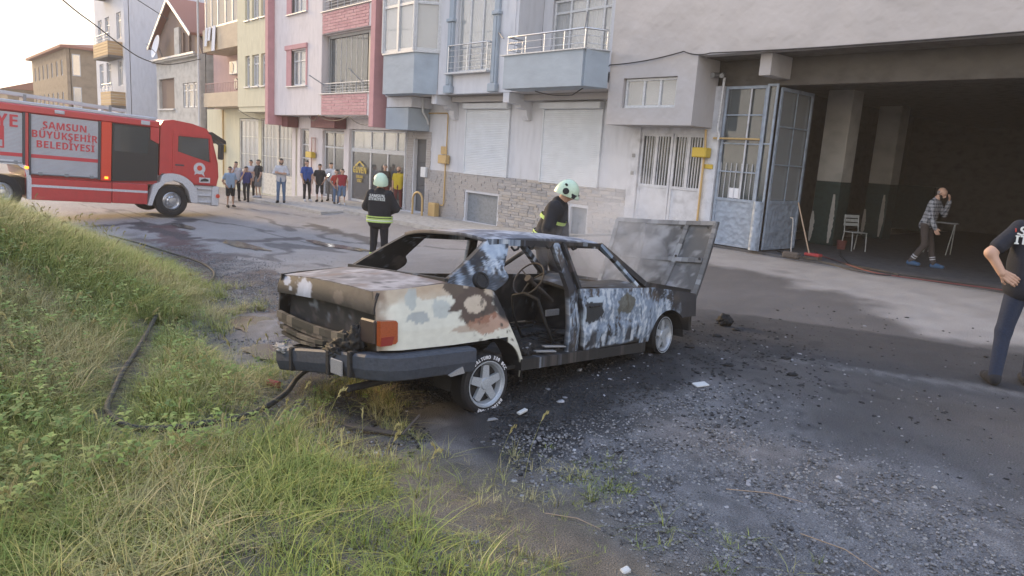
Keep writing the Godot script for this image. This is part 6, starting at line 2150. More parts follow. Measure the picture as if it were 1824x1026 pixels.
func hand_bones(wrist: Vector3, dir: Vector3, palm: Vector3, curl: float, sc: float, side: float) -> Array:
	# palm and five fingers; palm is the way the palm faces
	dir = dir.normalized()
	palm = (palm - dir * palm.dot(dir)).normalized()
	var acr := dir.cross(palm) * side
	var r := []
	for k in 4:
		var o := (k - 1.5) * 0.021 * sc
		r.append([wrist + acr * o * 0.6, wrist + dir * 0.085 * sc + acr * o, 0.014 * sc, 0.0115 * sc])
		var l: float = [0.062, 0.075, 0.07, 0.055][k] * sc
		var base := wrist + dir * 0.088 * sc + acr * o
		var d1 := (dir * cos(curl * 0.6) + palm * sin(curl * 0.6))
		var mid := base + d1 * l * 0.55
		var d2 := (dir * cos(curl * 1.5) + palm * sin(curl * 1.5))
		r.append([base, mid, 0.0098 * sc, 0.009 * sc])
		r.append([mid, mid + d2 * l * 0.5, 0.009 * sc, 0.0078 * sc])
	var tb := wrist + dir * 0.025 * sc - acr * 0.028 * sc
	var tm := tb + (dir * 0.75 - acr * 0.6 + palm * 0.35).normalized() * 0.042 * sc
	r.append([wrist + dir * 0.012 * sc - acr * 0.012 * sc, tb, 0.013 * sc, 0.0115 * sc])
	r.append([tb, tm, 0.0115 * sc, 0.0095 * sc])
	r.append([tm, tm + (dir - acr * 0.15 + palm * 0.5).normalized() * 0.032 * sc, 0.0095 * sc, 0.008 * sc])
	return r

func stand(x: float, z: float) -> float:
	var q := loc(Vector3(x, 0, z))
	var y := gy(q.x, q.z)
	if q.x > -23.4 and q.x < -3.9 and q.z < (2.5 if q.x > -14.5 else 3.3) and q.z > 0: y = lerpf(gy(q.x, 0.9) + 0.05, gy(q.x, 2.5 if q.x > -14.5 else 3.3) + 0.11, q.z / (2.5 if q.x > -14.5 else 3.3))
	elif q.z <= 0 and q.x > -1.0: y = 0.06
	elif q.z <= 0: y = -0.5
	return y

# o: face (point looked at), h, pose joints in parts of the height, clothes
func person(label: String, x: float, z: float, o: Dictionary) -> Node3D:
	var H: float = o.get("h", 1.7)
	var rg := RandomNumberGenerator.new()
	rg.seed = hash(label)
	var yaw: float = o.get("yaw", atan2(0.3 - x, -6.7 - z) + rg.randf_range(-0.35, 0.35))
	if not o.has("headyaw"): o.headyaw = rg.randf_range(-0.35, 0.35)
	var easy := rg.randi() % 3
	for s in [1.0, -1.0]:
		var n := "l" if s > 0 else "r"
		if not o.has("elb" + n):
			# hanging, on the hip pocket, or a little forward
			o["elb" + n] = Vector3([0.138, 0.165, 0.142][easy] * s, 0.64, [-0.02, -0.05, 0.015][easy] + rg.randf_range(-0.01, 0.01))
			if not o.has("wri" + n): o["wri" + n] = Vector3([0.135, 0.105, 0.12][easy] * s, [0.485, 0.52, 0.50][easy], [0.02, 0.03, 0.07][easy])
		if not o.has("ank" + n) and not o.has("knee" + n):
			var st := rg.randf_range(-0.02, 0.03)
			o["ank" + n] = Vector3(0.066 * s + rg.randf_range(-0.01, 0.012) , 0.042, -0.012 + st)
			o["knee" + n] = Vector3(0.062 * s, 0.275, 0.012 + st * 0.7)
	var r := thing("person", label, "person", Transform3D(Basis(Vector3.UP, yaw), Vector3(x, stand(x, z) + o.get("lift", 0.0), z)), o.get("group", ""))
	var cell: float = o.get("cell", 0.024)
	var fat: float = o.get("fat", 1.0)
	var lean := Basis(Vector3(1, 0, 0), o.get("lean", 0.0))
	var hip := Vector3(0, 0.52, 0)
	var up := func(p: Vector3) -> Vector3: return (hip + lean * (p - hip)) * H
	var J := {}
	for s in [1.0, -1.0]:
		var n := "l" if s > 0 else "r"
		J["hip" + n] = Vector3(0.052 * s, 0.515, 0) * H
		J["knee" + n] = (o.get("knee" + n, Vector3(0.062 * s, 0.275, 0.012)) as Vector3) * H
		J["ank" + n] = (o.get("ank" + n, Vector3(0.066 * s, 0.042, -0.012)) as Vector3) * H
		J["sho" + n] = up.call(Vector3(0.096 * s, 0.793, -0.005))
		J["elb" + n] = up.call(o.get("elb" + n, Vector3(0.15 * s, 0.635, -0.02)))
		J["wri" + n] = up.call(o.get("wri" + n, Vector3(0.155 * s, 0.485, 0.02)))
	var neck: Vector3 = up.call(Vector3(0, 0.825, -0.012))
	var hd := Basis(Vector3.UP, o.get("headyaw", 0.0)) * Basis(Vector3.RIGHT, o.get("nod", 0.0))
	var hc: Vector3 = neck + lean * (Basis(Vector3.RIGHT, o.get("nod", 0.0) * 0.6) * Vector3(0, 0.098, 0.016)) * H
	var S := maxf(H / 1.72, 0.93) * 1.04
	var torso := [[up.call(Vector3(0, 0.52, 0.004)), up.call(Vector3(0, 0.7, 0.004)), 0.052 * H * fat, 0.056 * H * fat], [up.call(Vector3(0.04, 0.512, 0)), up.call(Vector3(0.042, 0.63, 0.004)), 0.058 * H * fat, 0.052 * H * fat], [up.call(Vector3(-0.04, 0.512, 0)), up.call(Vector3(-0.042, 0.63, 0.004)), 0.058 * H * fat, 0.052 * H * fat], [up.call(Vector3(0.042, 0.63, 0.004)), up.call(Vector3(0.055, 0.755, 0)), 0.052 * H * fat, 0.056 * H], [up.call(Vector3(-0.042, 0.63, 0.004)), up.call(Vector3(-0.055, 0.755, 0)), 0.052 * H * fat, 0.056 * H], [J.shol, J.shor, 0.031 * H, 0.031 * H], [up.call(Vector3(0, 0.79, -0.01)), neck, 0.05 * H, 0.032 * H]]
	var arms := func(g: float, full: float) -> Array:
		var a := []
		for n in ["l", "r"]:
			var e: Vector3 = J["elb" + n]
			var s: Vector3 = J["sho" + n]
			var w: Vector3 = J["wri" + n]
			if full < 1.0:
				a.append([s, s.lerp(e, full), 0.033 * H + g, 0.029 * H + g * 1.4])
			else:
				a.append([s, e, 0.032 * H + g, 0.026 * H + g])
				a.append([e, e.lerp(w, minf(1.0, full - 1.0)), 0.025 * H + g, 0.019 * H + g])
		return a
	var legs := func(g: float, full: float) -> Array:
		var a := [[J.hipl, J.hipr, 0.055 * H + g, 0.055 * H + g], [up.call(Vector3(0, 0.52, 0)), up.call(Vector3(0, 0.575, 0)), 0.062 * H * fat + g, 0.06 * H * fat + g]]
		for n in ["l", "r"]:
			var e: Vector3 = J["knee" + n]
			var s: Vector3 = J["hip" + n]
			var w: Vector3 = J["ank" + n]
			if full < 1.0:
				a.append([s, s.lerp(e, full), 0.048 * H + g, 0.042 * H + g * 1.6])
			else:
				a.append([s, e, 0.048 * H + g, 0.032 * H + g])
				a.append([e, e.lerp(w, minf(1.0, full - 1.0)), 0.031 * H + g, 0.022 * H + g * 1.5])
		return a
	# ---- one continuous body: trunk, limbs, then head and hands at a finer grid
	var b := mb()
	var bones: Array = torso.map(func(q): return [q[0], q[1], q[2] * 0.9, q[3] * 0.9]) + arms.call(0.0, 2.0) + legs.call(-0.006, 2.0)
	bones.append([neck, hc - lean * Vector3(0, 0.03, 0) * H, 0.031 * H, 0.03 * H])
	for n in ["l", "r"]:
		bones.append([J["ank" + n], J["ank" + n] + Vector3(0, -0.015, 0.06) * H, 0.02 * H, 0.018 * H])
	skin(b, bones, cell, 0.03)
	var at := func(p: Vector3) -> Vector3: return hc + lean * (hd * (p * S))
	var head := [[at.call(Vector3(0, 0.03, -0.018)), at.call(Vector3(0, 0.025, 0.012)), 0.078 * S, 0.074 * S], [at.call(Vector3(0, -0.02, 0.028)), at.call(Vector3(0, -0.078, 0.045)), 0.058 * S, 0.034 * S], [at.call(Vector3(0, 0.012, 0.082)), at.call(Vector3(0, -0.026, 0.102)), 0.010 * S, 0.014 * S], [at.call(Vector3(0.034, 0.022, 0.072)), at.call(Vector3(-0.034, 0.022, 0.072)), 0.012 * S, 0.012 * S], [at.call(Vector3(0.015, -0.052, 0.083)), at.call(Vector3(-0.015, -0.052, 0.083)), 0.011 * S, 0.011 * S]]
	for s in [1.0, -1.0]:
		head.append([at.call(Vector3(0.078 * s, 0.012, -0.005)), at.call(Vector3(0.08 * s, -0.022, 0.0)), 0.013 * S, 0.010 * S])
	head.append([at.call(Vector3(0, -0.04, 0.0)), neck, 0.05 * S, 0.052 * S])
	skin(b, head, o.get("fine", 0.011), 0.016)
	if not o.has("gloves"):
		for n in ["l", "r"]:
			var w: Vector3 = J["wri" + n]
			var d: Vector3 = w - J["elb" + n]
			var hb := hand_bones(w - d.normalized() * 0.01, o.get("hdir" + n, d), o.get("palm" + n, Vector3(-1 if n == "l" else 1, 0, 0.2)), o.get("curl" + n, 0.5), S, 1.0 if n == "l" else -1.0)
			skin(b, hb, o.get("handcell", 0.0095), 0.008)
	put(b, "body", mats[o.get("skin", "skin_a")], r)
	# ---- eyes and mouth
	b = mb()
	for s in [1.0, -1.0]: b.lathe([Vector2(0.0, -0.008), Vector2(0.009, 0.0), Vector2(0.0, 0.008)], 8, Transform3D(lean * hd, at.call(Vector3(0.031 * s, 0.006, 0.078))))
	put(b, "eyes", mats["dark_cloth"], r)
	# ---- clothes
	var plain: bool = not o.has("pattern")
	b = mb(Vector3.ZERO, not plain)
	var g: float = o.get("loose", 0.012)
	skin(b, torso.map(func(q): return [q[0], q[1], q[2] + g, q[3] + g]) + arms.call(g, o.get("sleeve", 0.62)), cell, 0.03, null if plain else o.pattern)
	put(b, o.get("topname", "shirt"), mats[o.get("top", "white_cloth")], r)
	b = mb()
	skin(b, legs.call(0.010, o.get("leg", 2.0)), cell, 0.03)
	put(b, "shorts" if o.get("leg", 2.0) < 1.6 else "trousers", mats[o.get("bottom", "dark_cloth")], r)
	for n in ["l", "r"]:
		b = mb()
		var a: Vector3 = J["ank" + n]
		var tw: Vector3 = o.get("toe" + n, Vector3(0.012 if n == "l" else -0.012, 0, 0.1)) * H
		skin(b, [[Vector3(a.x, a.y - 0.02 * H, a.z - 0.012 * H), Vector3(a.x, a.y - 0.022 * H, a.z) + tw, 0.027 * H, 0.024 * H], [Vector3(a.x, a.y - 0.006 * H, a.z - 0.008 * H), Vector3(a.x, a.y - 0.012 * H, a.z) + tw * 0.5, 0.029 * H, 0.027 * H]], 0.014, 0.015)
		put(b, "shoe", mats[o.get("shoe", "dark_cloth")], r)
	# ---- hair
	if o.get("hair", "hair_black") != "":
		b = mb()
		var hb2 := [[at.call(Vector3(0, 0.042, -0.026)), at.call(Vector3(0, 0.05, 0.018)), 0.076 * S, 0.066 * S], [at.call(Vector3(0, 0.0, -0.045)), at.call(Vector3(0, -0.03, -0.04)), 0.06 * S, 0.04 * S]]
		if o.get("bald", false): hb2 = [[at.call(Vector3(0.055, -0.01, -0.03)), at.call(Vector3(-0.055, -0.01, -0.03)), 0.042 * S, 0.042 * S]]
		skin(b, hb2, 0.013, 0.02)
		put(b, "hair", mats[o.get("hair", "hair_black")], r)
	if o.get("beard", false):
		b = mb()
		skin(b, [[at.call(Vector3(0.045, -0.045, 0.035)), at.call(Vector3(0, -0.085, 0.062)), 0.028 * S, 0.03 * S], [at.call(Vector3(-0.045, -0.045, 0.035)), at.call(Vector3(0, -0.085, 0.062)), 0.028 * S, 0.03 * S]], 0.012, 0.015)
		put(b, "beard", mats["hair_black"], r)
	r.set_meta("hc", hc)
	if o.has("gear"): (o.gear as Callable).call(r, J, up, at, H, S)
	r.remove_meta("hc")
	return r

func helmet(r: Node3D, at: Callable, S: float) -> void:
	var b := mb()
	var o: Vector3 = at.call(Vector3(0, 0.035, -0.005))
	var y: Vector3 = (at.call(Vector3(0, 1, 0)) - at.call(Vector3.ZERO)).normalized()
	var z: Vector3 = (at.call(Vector3(0, 0, 1)) - at.call(Vector3.ZERO)).normalized()
	var t := Transform3D(Basis(y.cross(z), y, z), o)
	var rows := []
	for i in 13:
		var th := 0.02 + (PI * 0.56) * i / 12.0
		var line := []
		for j in 33:
			var ph := TAU * j / 32
			var fr := sin(ph)
			var drop := (0.5 - 0.5 * fr) * 0.07 * (i / 12.0) ** 2
			line.append(t * Vector3(sin(th) * cos(ph) * 0.135, cos(th) * 0.145 - drop, sin(th) * sin(ph) * 0.155 + (0.035 * maxf(0, fr) if i > 10 else 0.0)))
		rows.append(line)
	b.sheet(rows, null, false)
	var h := put(b, "helmet", mats["helmet_green"], r)
	b = mb()
	for s in [1.0, -1.0]:
		b.cyl(t * Vector3(0.122 * s, 0.0, 0.01), t * Vector3(0.142 * s, 0.0, 0.01), 0.042, 12)
		b.cyl(t * Vector3(0.13 * s, 0.07, -0.03), t * Vector3(0.125 * s, 0.075, -0.03), 0.022, 8)
	b.beam(t * Vector3(-0.11, -0.01, 0.12), t * Vector3(0.11, -0.01, 0.12), 0.06, 0.05, y)
	put(b, "helmet_fittings", mats["dark_cloth"], h)

func band(r: Node3D, up: Callable, H: float, y0: float, y1: float, rx: float, rz: float, m: String, called: String) -> void:
	var b := mb()
	var rows := [[], []]
	for j in 37:
		var ph := TAU * j / 36
		var p := Vector3(cos(ph) * rx, 0, sin(ph) * rz)
		rows[1].append(up.call(p + Vector3(0, y0, 0.002)))
		rows[0].append(up.call(p + Vector3(0, y1, 0.002)))
	b.sheet(rows, null, true)
	put(b, called, mats[m], r)

func cuff(r: Node3D, a: Vector3, c: Vector3, rad: float, m: String, called: String) -> void:
	var b := mb()
	b.tube([a, c], rad, 14, false)
	put(b, called, mats[m], r)

func build_people() -> void:
	var cl := func(k: String, c: Array, ro := 0.9): mat(k, c[0], c[1], c[2], ro, 0, "fleck", Vector3(2.5, 2.5, 2.5), "bump", 0.5)
	mat("skin_a", 0.44, 0.27, 0.19, 0.6); mat("skin_b", 0.36, 0.21, 0.145, 0.6)
	mat("hair_black", 0.018, 0.015, 0.013, 0.7); mat("hair_grey", 0.20, 0.18, 0.17, 0.8)
	for q in [["white_cloth", [0.62, 0.63, 0.66]], ["dark_cloth", [0.018, 0.019, 0.024]], ["sky_cloth", [0.38, 0.52, 0.68]], ["navy_cloth", [0.05, 0.06, 0.20]], ["royal_cloth", [0.03, 0.09, 0.34]], ["jean_cloth", [0.13, 0.20, 0.32]], ["red_cloth", [0.45, 0.06, 0.04]], ["crimson_cloth", [0.32, 0.025, 0.04]], ["yellow_cloth", [0.62, 0.46, 0.03]], ["brown_cloth", [0.07, 0.055, 0.05]], ["grey_cloth", [0.20, 0.20, 0.21]], ["fire_cloth", [0.014, 0.015, 0.020]], ["uniform_shirt", [0.014, 0.017, 0.028]], ["uniform_navy", [0.022, 0.034, 0.068]], ["maroon_cloth", [0.14, 0.03, 0.03]], ["blue_shoe", [0.06, 0.13, 0.24]], ["hi_vis", [0.55, 0.72, 0.20]]]: cl.call(q[0], q[1])
	vmat("plaid_cloth", 0.9, 0, "fleck", Vector3(2.5, 2.5, 2.5))
	mat("helmet_green", 0.58, 0.74, 0.56, 0.35, 0, "fleck", Vector3(3, 3, 3))
	mat("silver_tape", 0.62, 0.64, 0.62, 0.4)
	var grp := "onlookers by the shops"
	var cross := {"elbl": Vector3(0.155, 0.655, 0.03), "elbr": Vector3(-0.155, 0.655, 0.03), "wril": Vector3(-0.04, 0.675, 0.115), "wrir": Vector3(0.045, 0.66, 0.12), "hdirl": Vector3(-1, 0.1, 0), "hdirr": Vector3(1, 0.05, 0), "palml": Vector3(0, 0, -1), "palmr": Vector3(0, 0, -1)}
	var mouth := {"elbr": Vector3(-0.12, 0.66, 0.08), "wrir": Vector3(-0.045, 0.82, 0.105), "hdirr": Vector3(0.25, 1, 0.1), "palmr": Vector3(0, 0, -1)}
	var F := func(d: Dictionary, e := {}) -> Dictionary:
		var w := {"cell": 0.028, "fine": 0.0125, "group": grp}
		w.merge(e, true)
		w.merge(d, true)
		return w
	person("boy in pale blue T-shirt and black shorts standing on the road by the red truck", -10.88, -27.24, F.call({"h": 1.54, "top": "sky_cloth", "leg": 0.85, "bottom": "dark_cloth", "fat": 1.1}))
	person("youth in white shirt and dark trousers holding a hand to his mouth", -11.41, -29.18, F.call({"h": 1.60, "top": "white_cloth"}, mouth))
	person("boy in purple-blue T-shirt and dark trousers striding across behind the pale blue shirt", -10.85, -28.8, F.call({"h": 1.40, "top": "navy_cloth", "yaw": 0.2, "lean": 0.12, "kneel": Vector3(0.06, 0.275, 0.10), "ankl": Vector3(0.06, 0.045, 0.12), "kneer": Vector3(-0.06, 0.27, -0.02), "ankr": Vector3(-0.06, 0.06, -0.15)}, mouth))
	person("boy in white T-shirt with folded arms and dark trousers beside a cream gate", -11.02, -29.75, F.call({"h": 1.52, "top": "white_cloth"}, cross))
	person("youth in black T-shirt, dark shorts and white shoes before the barred gate", -10.60, -29.45, F.call({"h": 1.55, "top": "dark_cloth", "leg": 0.8, "bottom": "grey_cloth", "shoe": "white_cloth", "yaw": -0.6}))
	person("bearded man in white shirt and blue jeans with folded arms", -8.91, -27.13, F.call({"h": 1.66, "top": "white_cloth", "bottom": "jean_cloth", "beard": true, "sleeve": 1.6, "fat": 1.12}, cross))
	person("youth in royal blue polo shirt and black trousers by the pink house wall", -8.3, -28.33, F.call({"h": 1.60, "top": "royal_cloth", "shoe": "white_cloth"}))
	person("boy dressed all in black with long shorts outside the shop", -7.79, -28.31, F.call({"h": 1.47, "top": "dark_cloth", "leg": 1.25, "bottom": "dark_cloth", "fat": 1.08}))
	var ph := person("boy in white T-shirt and grey trousers holding up a phone", -7.5, -28.9, F.call({"h": 1.53, "top": "white_cloth", "bottom": "grey_cloth", "elbr": Vector3(-0.13, 0.64, 0.06), "wrir": Vector3(-0.06, 0.62, 0.19), "hdirr": Vector3(0.2, 0.5, 1), "headyaw": -0.5}))
	person("small boy in red T-shirt with a dark shoulder strap and jeans", -6.96, -27.66, F.call({"h": 1.30, "top": "red_cloth", "bottom": "jean_cloth", "gear": func(r, J, up, at, H, S):
		var b := mb()
		b.beam(up.call(Vector3(0.09, 0.82, 0.045)), up.call(Vector3(-0.09, 0.56, 0.09)), 0.03, 0.01, Vector3(0, 0, 1))
		put(b, "shoulder_strap", mats["dark_cloth"], r)}))
	person("small boy in crimson vest and denim shorts in front of the shop glass", -6.65, -27.28, F.call({"h": 1.35, "top": "crimson_cloth", "bottom": "jean_cloth", "leg": 1.1, "sleeve": 0.15, "shoe": "white_cloth"}))
	person("grey-haired man in dark jacket standing in the shop doorway", -4.95, -26.75, F.call({"h": 1.62, "top": "brown_cloth", "hair": "hair_grey", "bottom": "maroon_cloth", "sleeve": 2.0}))
	person("man in yellow T-shirt with cropped beard leaning out of the shop doorway", -4.42, -26.62, F.call({"h": 1.60, "top": "yellow_cloth", "hair": "hair_grey", "bald": true, "bottom": "maroon_cloth", "fat": 1.12, "beard": true}))
	# a phone with its torch lit, in the boy's hand
	var b := mb()
	b.obox(Transform3D(Basis(), Vector3.ZERO), Vector3(0.075, 0.15, 0.012), 0.004)
	var ph_at: Vector3 = ph.transform * Vector3(-0.055, 0.655, 0.20) * 1.0
	ph_at = ph.transform * (Vector3(-0.04, 0.66, 0.24) * 1.53)
	var phone := thing("phone", "black phone with its torch lit in the boy's hand", "phone", Transform3D(ph.transform.basis, ph_at))
	put(b, "case", mats["dark_cloth"], phone)
	b = mb()
	b.cyl(Vector3(0.02, 0.05, 0.007), Vector3(0.02, 0.05, 0.012), 0.014, 10)
	var tm := mat("torch_glow", 1, 1, 1, 0.3)
	tm.emission_enabled = true
	tm.emission = Color(1, 1, 0.95)
	tm.emission_energy_multiplier = 6.0
	put(b, "torch_lamp", tm, phone)
	var tl := OmniLight3D.new()
	tl.name = "torch_light"
	tl.light_energy = 0.05
	tl.light_size = 0.014
	tl.shadow_enabled = true
	tl.position = Vector3(0.02, 0.05, 0.03)
	phone.add_child(tl)
	# ---- firefighters
	var coat := func(r, J, up, at, H, S):
		helmet(r, at, S)
		for y in [[0.505, 0.522], [0.532, 0.549], [0.558, 0.572]]: band(r, up, H, y[0], y[1], 0.146, 0.106, "hi_vis", "reflective_band")
		band(r, up, H, 0.522, 0.532, 0.1455, 0.1055, "silver_tape", "silver_band")
		for n in ["l", "r"]:
			cuff(r, (J["knee" + n] as Vector3).lerp(J["ank" + n], 0.45), (J["knee" + n] as Vector3).lerp(J["ank" + n], 0.62), 0.062, "hi_vis", "leg_band")
	var ff := {"h": 1.70, "cell": 0.02, "fine": 0.009, "top": "fire_cloth", "bottom": "fire_cloth", "topname": "coat", "hair": "", "sleeve": 2.0, "loose": 0.038, "fat": 1.15, "leg": 2.0, "gear": coat, "group": "firefighters beside the burnt car", "handcell": 0.008}
	var d1 := ff.duplicate()
	d1.merge({"yaw": 2.95, "headyaw": 0.5, "elbl": Vector3(0.165, 0.66, 0.03), "wril": Vector3(0.08, 0.60, 0.13), "elbr": Vector3(-0.165, 0.66, 0.03), "wrir": Vector3(-0.06, 0.61, 0.13), "hdirl": Vector3(-1, 0, 0.4), "hdirr": Vector3(1, 0, 0.4)}, true)
	var f1 := person("firefighter in pale green helmet seen from behind standing on the wet road", -2.5, -13.1, d1)
	for q in [["SAMSUN", 0.80], ["İTFAİYESİ", 0.765]]:
		place(text_mesh(q[0], 0.05, 0.004), "lettering", mats["silver_tape"], f1, Transform3D(Basis(Vector3.UP, PI), Vector3(0, q[1] * 1.70 - 0.02, -0.151)))
	var d2 := ff.duplicate()
	d2.merge({"h": 1.71, "yaw": 1.25, "lean": 0.36, "nod": 0.15, "elbl": Vector3(0.15, 0.65, 0.06), "wril": Vector3(0.05, 0.54, 0.16), "elbr": Vector3(-0.15, 0.64, 0.03), "wrir": Vector3(-0.06, 0.52, 0.12), "hdirl": Vector3(-0.5, -0.3, 0.6), "hdirr": Vector3(0.5, -0.3, 0.6), "kneel": Vector3(0.07, 0.27, 0.09), "ankl": Vector3(0.08, 0.045, 0.05), "kneer": Vector3(-0.07, 0.27, 0.03), "ankr": Vector3(-0.08, 0.045, -0.08)}, true)
	d2.gear = func(r, J, up, at, H, S):
		coat.call(r, J, up, at, H, S)
		band(r, up, H, 0.685, 0.712, 0.147, 0.104, "hi_vis", "chest_band")
	person("firefighter in pale green helmet bending forward in the smoke behind the car roof", 0.38, -9.5, d2)
	# ---- the man in the navy uniform, hand on his hip
	var cop := person("man in black T-shirt and navy uniform trousers standing with a hand on his hip", 4.60, -6.32, {"h": 1.80, "yaw": 2.85, "cell": 0.015, "fine": 0.006, "handcell": 0.0045, "top": "uniform_shirt", "bottom": "uniform_navy", "sleeve": 0.72, "fat": 1.3, "hair": "hair_black", "elbl": Vector3(0.215, 0.665, -0.05), "wril": Vector3(0.158, 0.572, -0.075), "hdirl": Vector3(-0.85, -0.5, -0.12), "palml": Vector3(-0.1, -0.1, 1.0), "curll": 0.45, "kneel": Vector3(0.075, 0.275, 0.015), "ankl": Vector3(0.085, 0.045, -0.01), "kneer": Vector3(-0.075, 0.275, 0.04), "ankr": Vector3(-0.085, 0.045, 0.06)})
	for q in [["SAMSUN", 0.80], ["İTFAİYESİ", 0.768]]:
		place(text_mesh(q[0], 0.075, 0.003), "lettering", mats["silver_tape"], cop, Transform3D(Basis(Vector3.UP, PI), Vector3(0, q[1] * 1.8 - 0.03 - (0.02 if q[1] < 0.79 else 0.0), -0.132)))
	b = mb()
	b.cyl(Vector3(0.222, 1.40, -0.06), Vector3(0.232, 1.40, -0.06), 0.035, 14)
	put(b, "sleeve_badge", mats["red_cloth"], cop)
	# ---- the man in the plaid shirt crossing the garage
	person("balding man in plaid shirt walking head down through the garage", 8.26, -14.56, {"h": 1.66, "yaw": atan2(T.x, T.z) + 0.1, "cell": 0.016, "fine": 0.008, "handcell": 0.006, "top": "plaid_cloth", "bottom": "brown_cloth", "shoe": "blue_shoe", "hair": "hair_grey", "bald": true, "beard": true, "sleeve": 2.0, "fat": 1.1, "lean": 0.22, "nod": 0.3, "elbl": Vector3(0.13, 0.68, 0.11), "wril": Vector3(0.04, 0.845, 0.125), "hdirl": Vector3(-0.3, 1, 0.05), "palml": Vector3(0, 0, -1), "elbr": Vector3(-0.15, 0.64, 0.04), "wrir": Vector3(-0.15, 0.52, 0.14), "kneel": Vector3(0.055, 0.275, 0.07), "ankl": Vector3(0.055, 0.045, 0.13), "kneer": Vector3(-0.055, 0.28, 0.03), "ankr": Vector3(-0.055, 0.055, -0.10), "pattern": func(p: Vector3) -> Color:
		var k := 0.0
		for w in [p.x + p.z * 0.7, p.y]:
			var e := fposmod(w, 0.075)
			k += 0.5 if e < 0.03 else (0.2 if e > 0.05 and e < 0.058 else 0.0)
		return Color(0.42, 0.43, 0.45).lerp(Color(0.03, 0.04, 0.06), clampf(k, 0, 1)), "gear": func(r, J, up, at, H, S):
		for n in ["l", "r"]:
			for k in 3:
				var a: Vector3 = (J["knee" + n] as Vector3).lerp(J["ank" + n], 0.62 + 0.11 * k)
				var c: Vector3 = (J["knee" + n] as Vector3).lerp(J["ank" + n], 0.67 + 0.11 * k)
				cuff(r, a, c, 0.058 - 0.003 * k, "white_cloth", "ankle_stripe")})

# ================================================================ grass, gravel, ash
const HOSE_A := [[-10.02, -17.57], [-8.51, -16.14], [-7.19, -14.75], [-6.10, -13.50], [-5.45, -12.60], [-4.90, -11.6], [-4.75, -10.9], [-4.6, -9.9], [-4.1, -8.3], [-3.55, -6.94], [-3.30, -6.32], [-3.00, -5.56], [-2.81, -5.03], [-2.63, -4.58], [-2.51, -4.30], [-2.38, -4.16], [-2.23, -4.09], [-2.09, -4.15], [-1.95, -4.31], [-1.79, -4.54], [-1.71, -4.84], [-1.70, -5.32], [-1.75, -5.77], [-1.72, -6.08], [-1.5, -6.3], [-1.0, -6.5]]

func tuft(blades: int, h: float, spread: float, bend: float, width: float, sd: int) -> ArrayMesh:
	var rg := RandomNumberGenerator.new()
	rg.seed = sd
	var b := mb()
	b.colored = true
	for k in blades:
		var a := rg.randf() * TAU
		var o := Vector3(cos(a), 0, sin(a)) * rg.randf() * spread * 0.5
		var d := Vector3(cos(a + rg.randf_range(-0.8, 0.8)), 0, sin(a + rg.randf_range(-0.8, 0.8)))
		var hh := h * rg.randf_range(0.55, 1.1)
		var bd := bend * rg.randf_range(0.3, 1.3)
		var w := width * rg.randf_range(0.7, 1.3)
		var s := Vector3(-d.z, 0, d.x) * w * 0.5
		var pts := []
		for i in 4:
			var t := i / 3.0
			pts.append(o + Vector3(0, hh * (t - 0.35 * bd * t * t), 0) + d * hh * bd * t * t)
		var tone := rg.randf_range(0.75, 1.25)
		var c := Color(tone, tone * rg.randf_range(0.92, 1.05), tone * 0.95)
		var nr := (Vector3.UP * 0.6 - d * 0.2 + Vector3(rg.randf_range(-0.4, 0.4), 0, rg.randf_range(-0.4, 0.4))).normalized()
		for i in 3:
			var w0 := s * (1.0 - i / 3.2)
			var w1 := s * (1.0 - (i + 1) / 3.2)
			b.tris(pts[i] - w0, pts[i] + w0, pts[i + 1] + w1, nr, nr, nr, c, c, c)
			if i < 2: b.tris(pts[i] - w0, pts[i + 1] + w1, pts[i + 1] - w1, nr, nr, nr, c, c, c)
	return b.mesh()

func oat(sd: int) -> ArrayMesh:
	var rg := RandomNumberGenerator.new()
	rg.seed = sd
	var b := mb()
	b.colored = true
	b.col = Color(0.8, 0.9, 0.6)
	var top := Vector3(rg.randf_range(-0.1, 0.1), 0.36, rg.randf_range(-0.1, 0.1))
	b.tube([Vector3.ZERO, top * Vector3(0.35, 0.55, 0.35), top], [0.0016, 0.0012, 0.0008], 4, false)
	b.col = Color(1.25, 1.15, 0.85)
	var d := (top * Vector3(1, 0.3, 1)).normalized()
	for k in 9:
		var o := top + d * 0.008 * k + Vector3(0, 0.006 * k - 0.0009 * k * k, 0)
		var q := o + Vector3(rg.randf_range(-0.012, 0.012), rg.randf_range(0.002, 0.02), rg.randf_range(-0.012, 0.012)) + d * 0.018
		b.tube([o, o.lerp(q, 0.5), q], [0.0012, 0.0042, 0.0006], 4, false)
	return b.mesh()

func pebble(sd: int) -> ArrayMesh:
	var b := mb()
	var f := noise("peb", 0.9, 55)
	var rows := []
	for i in 5:
		var th := PI * i / 4.0
		var line := []
		for j in 8:
			var ph := TAU * (j % 7) / 7
			var d := Vector3(sin(th) * cos(ph), cos(th), sin(th) * sin(ph))
			var k := 1.0 + 0.6 * f.get_noise_3d(d.x * 1.4 + sd * 5.0, d.y * 1.4, d.z * 1.4)
			line.append(d * Vector3(1, 0.62, 0.85) * k)
		rows.append(line)
	b.sheet(rows)
	return b.mesh()

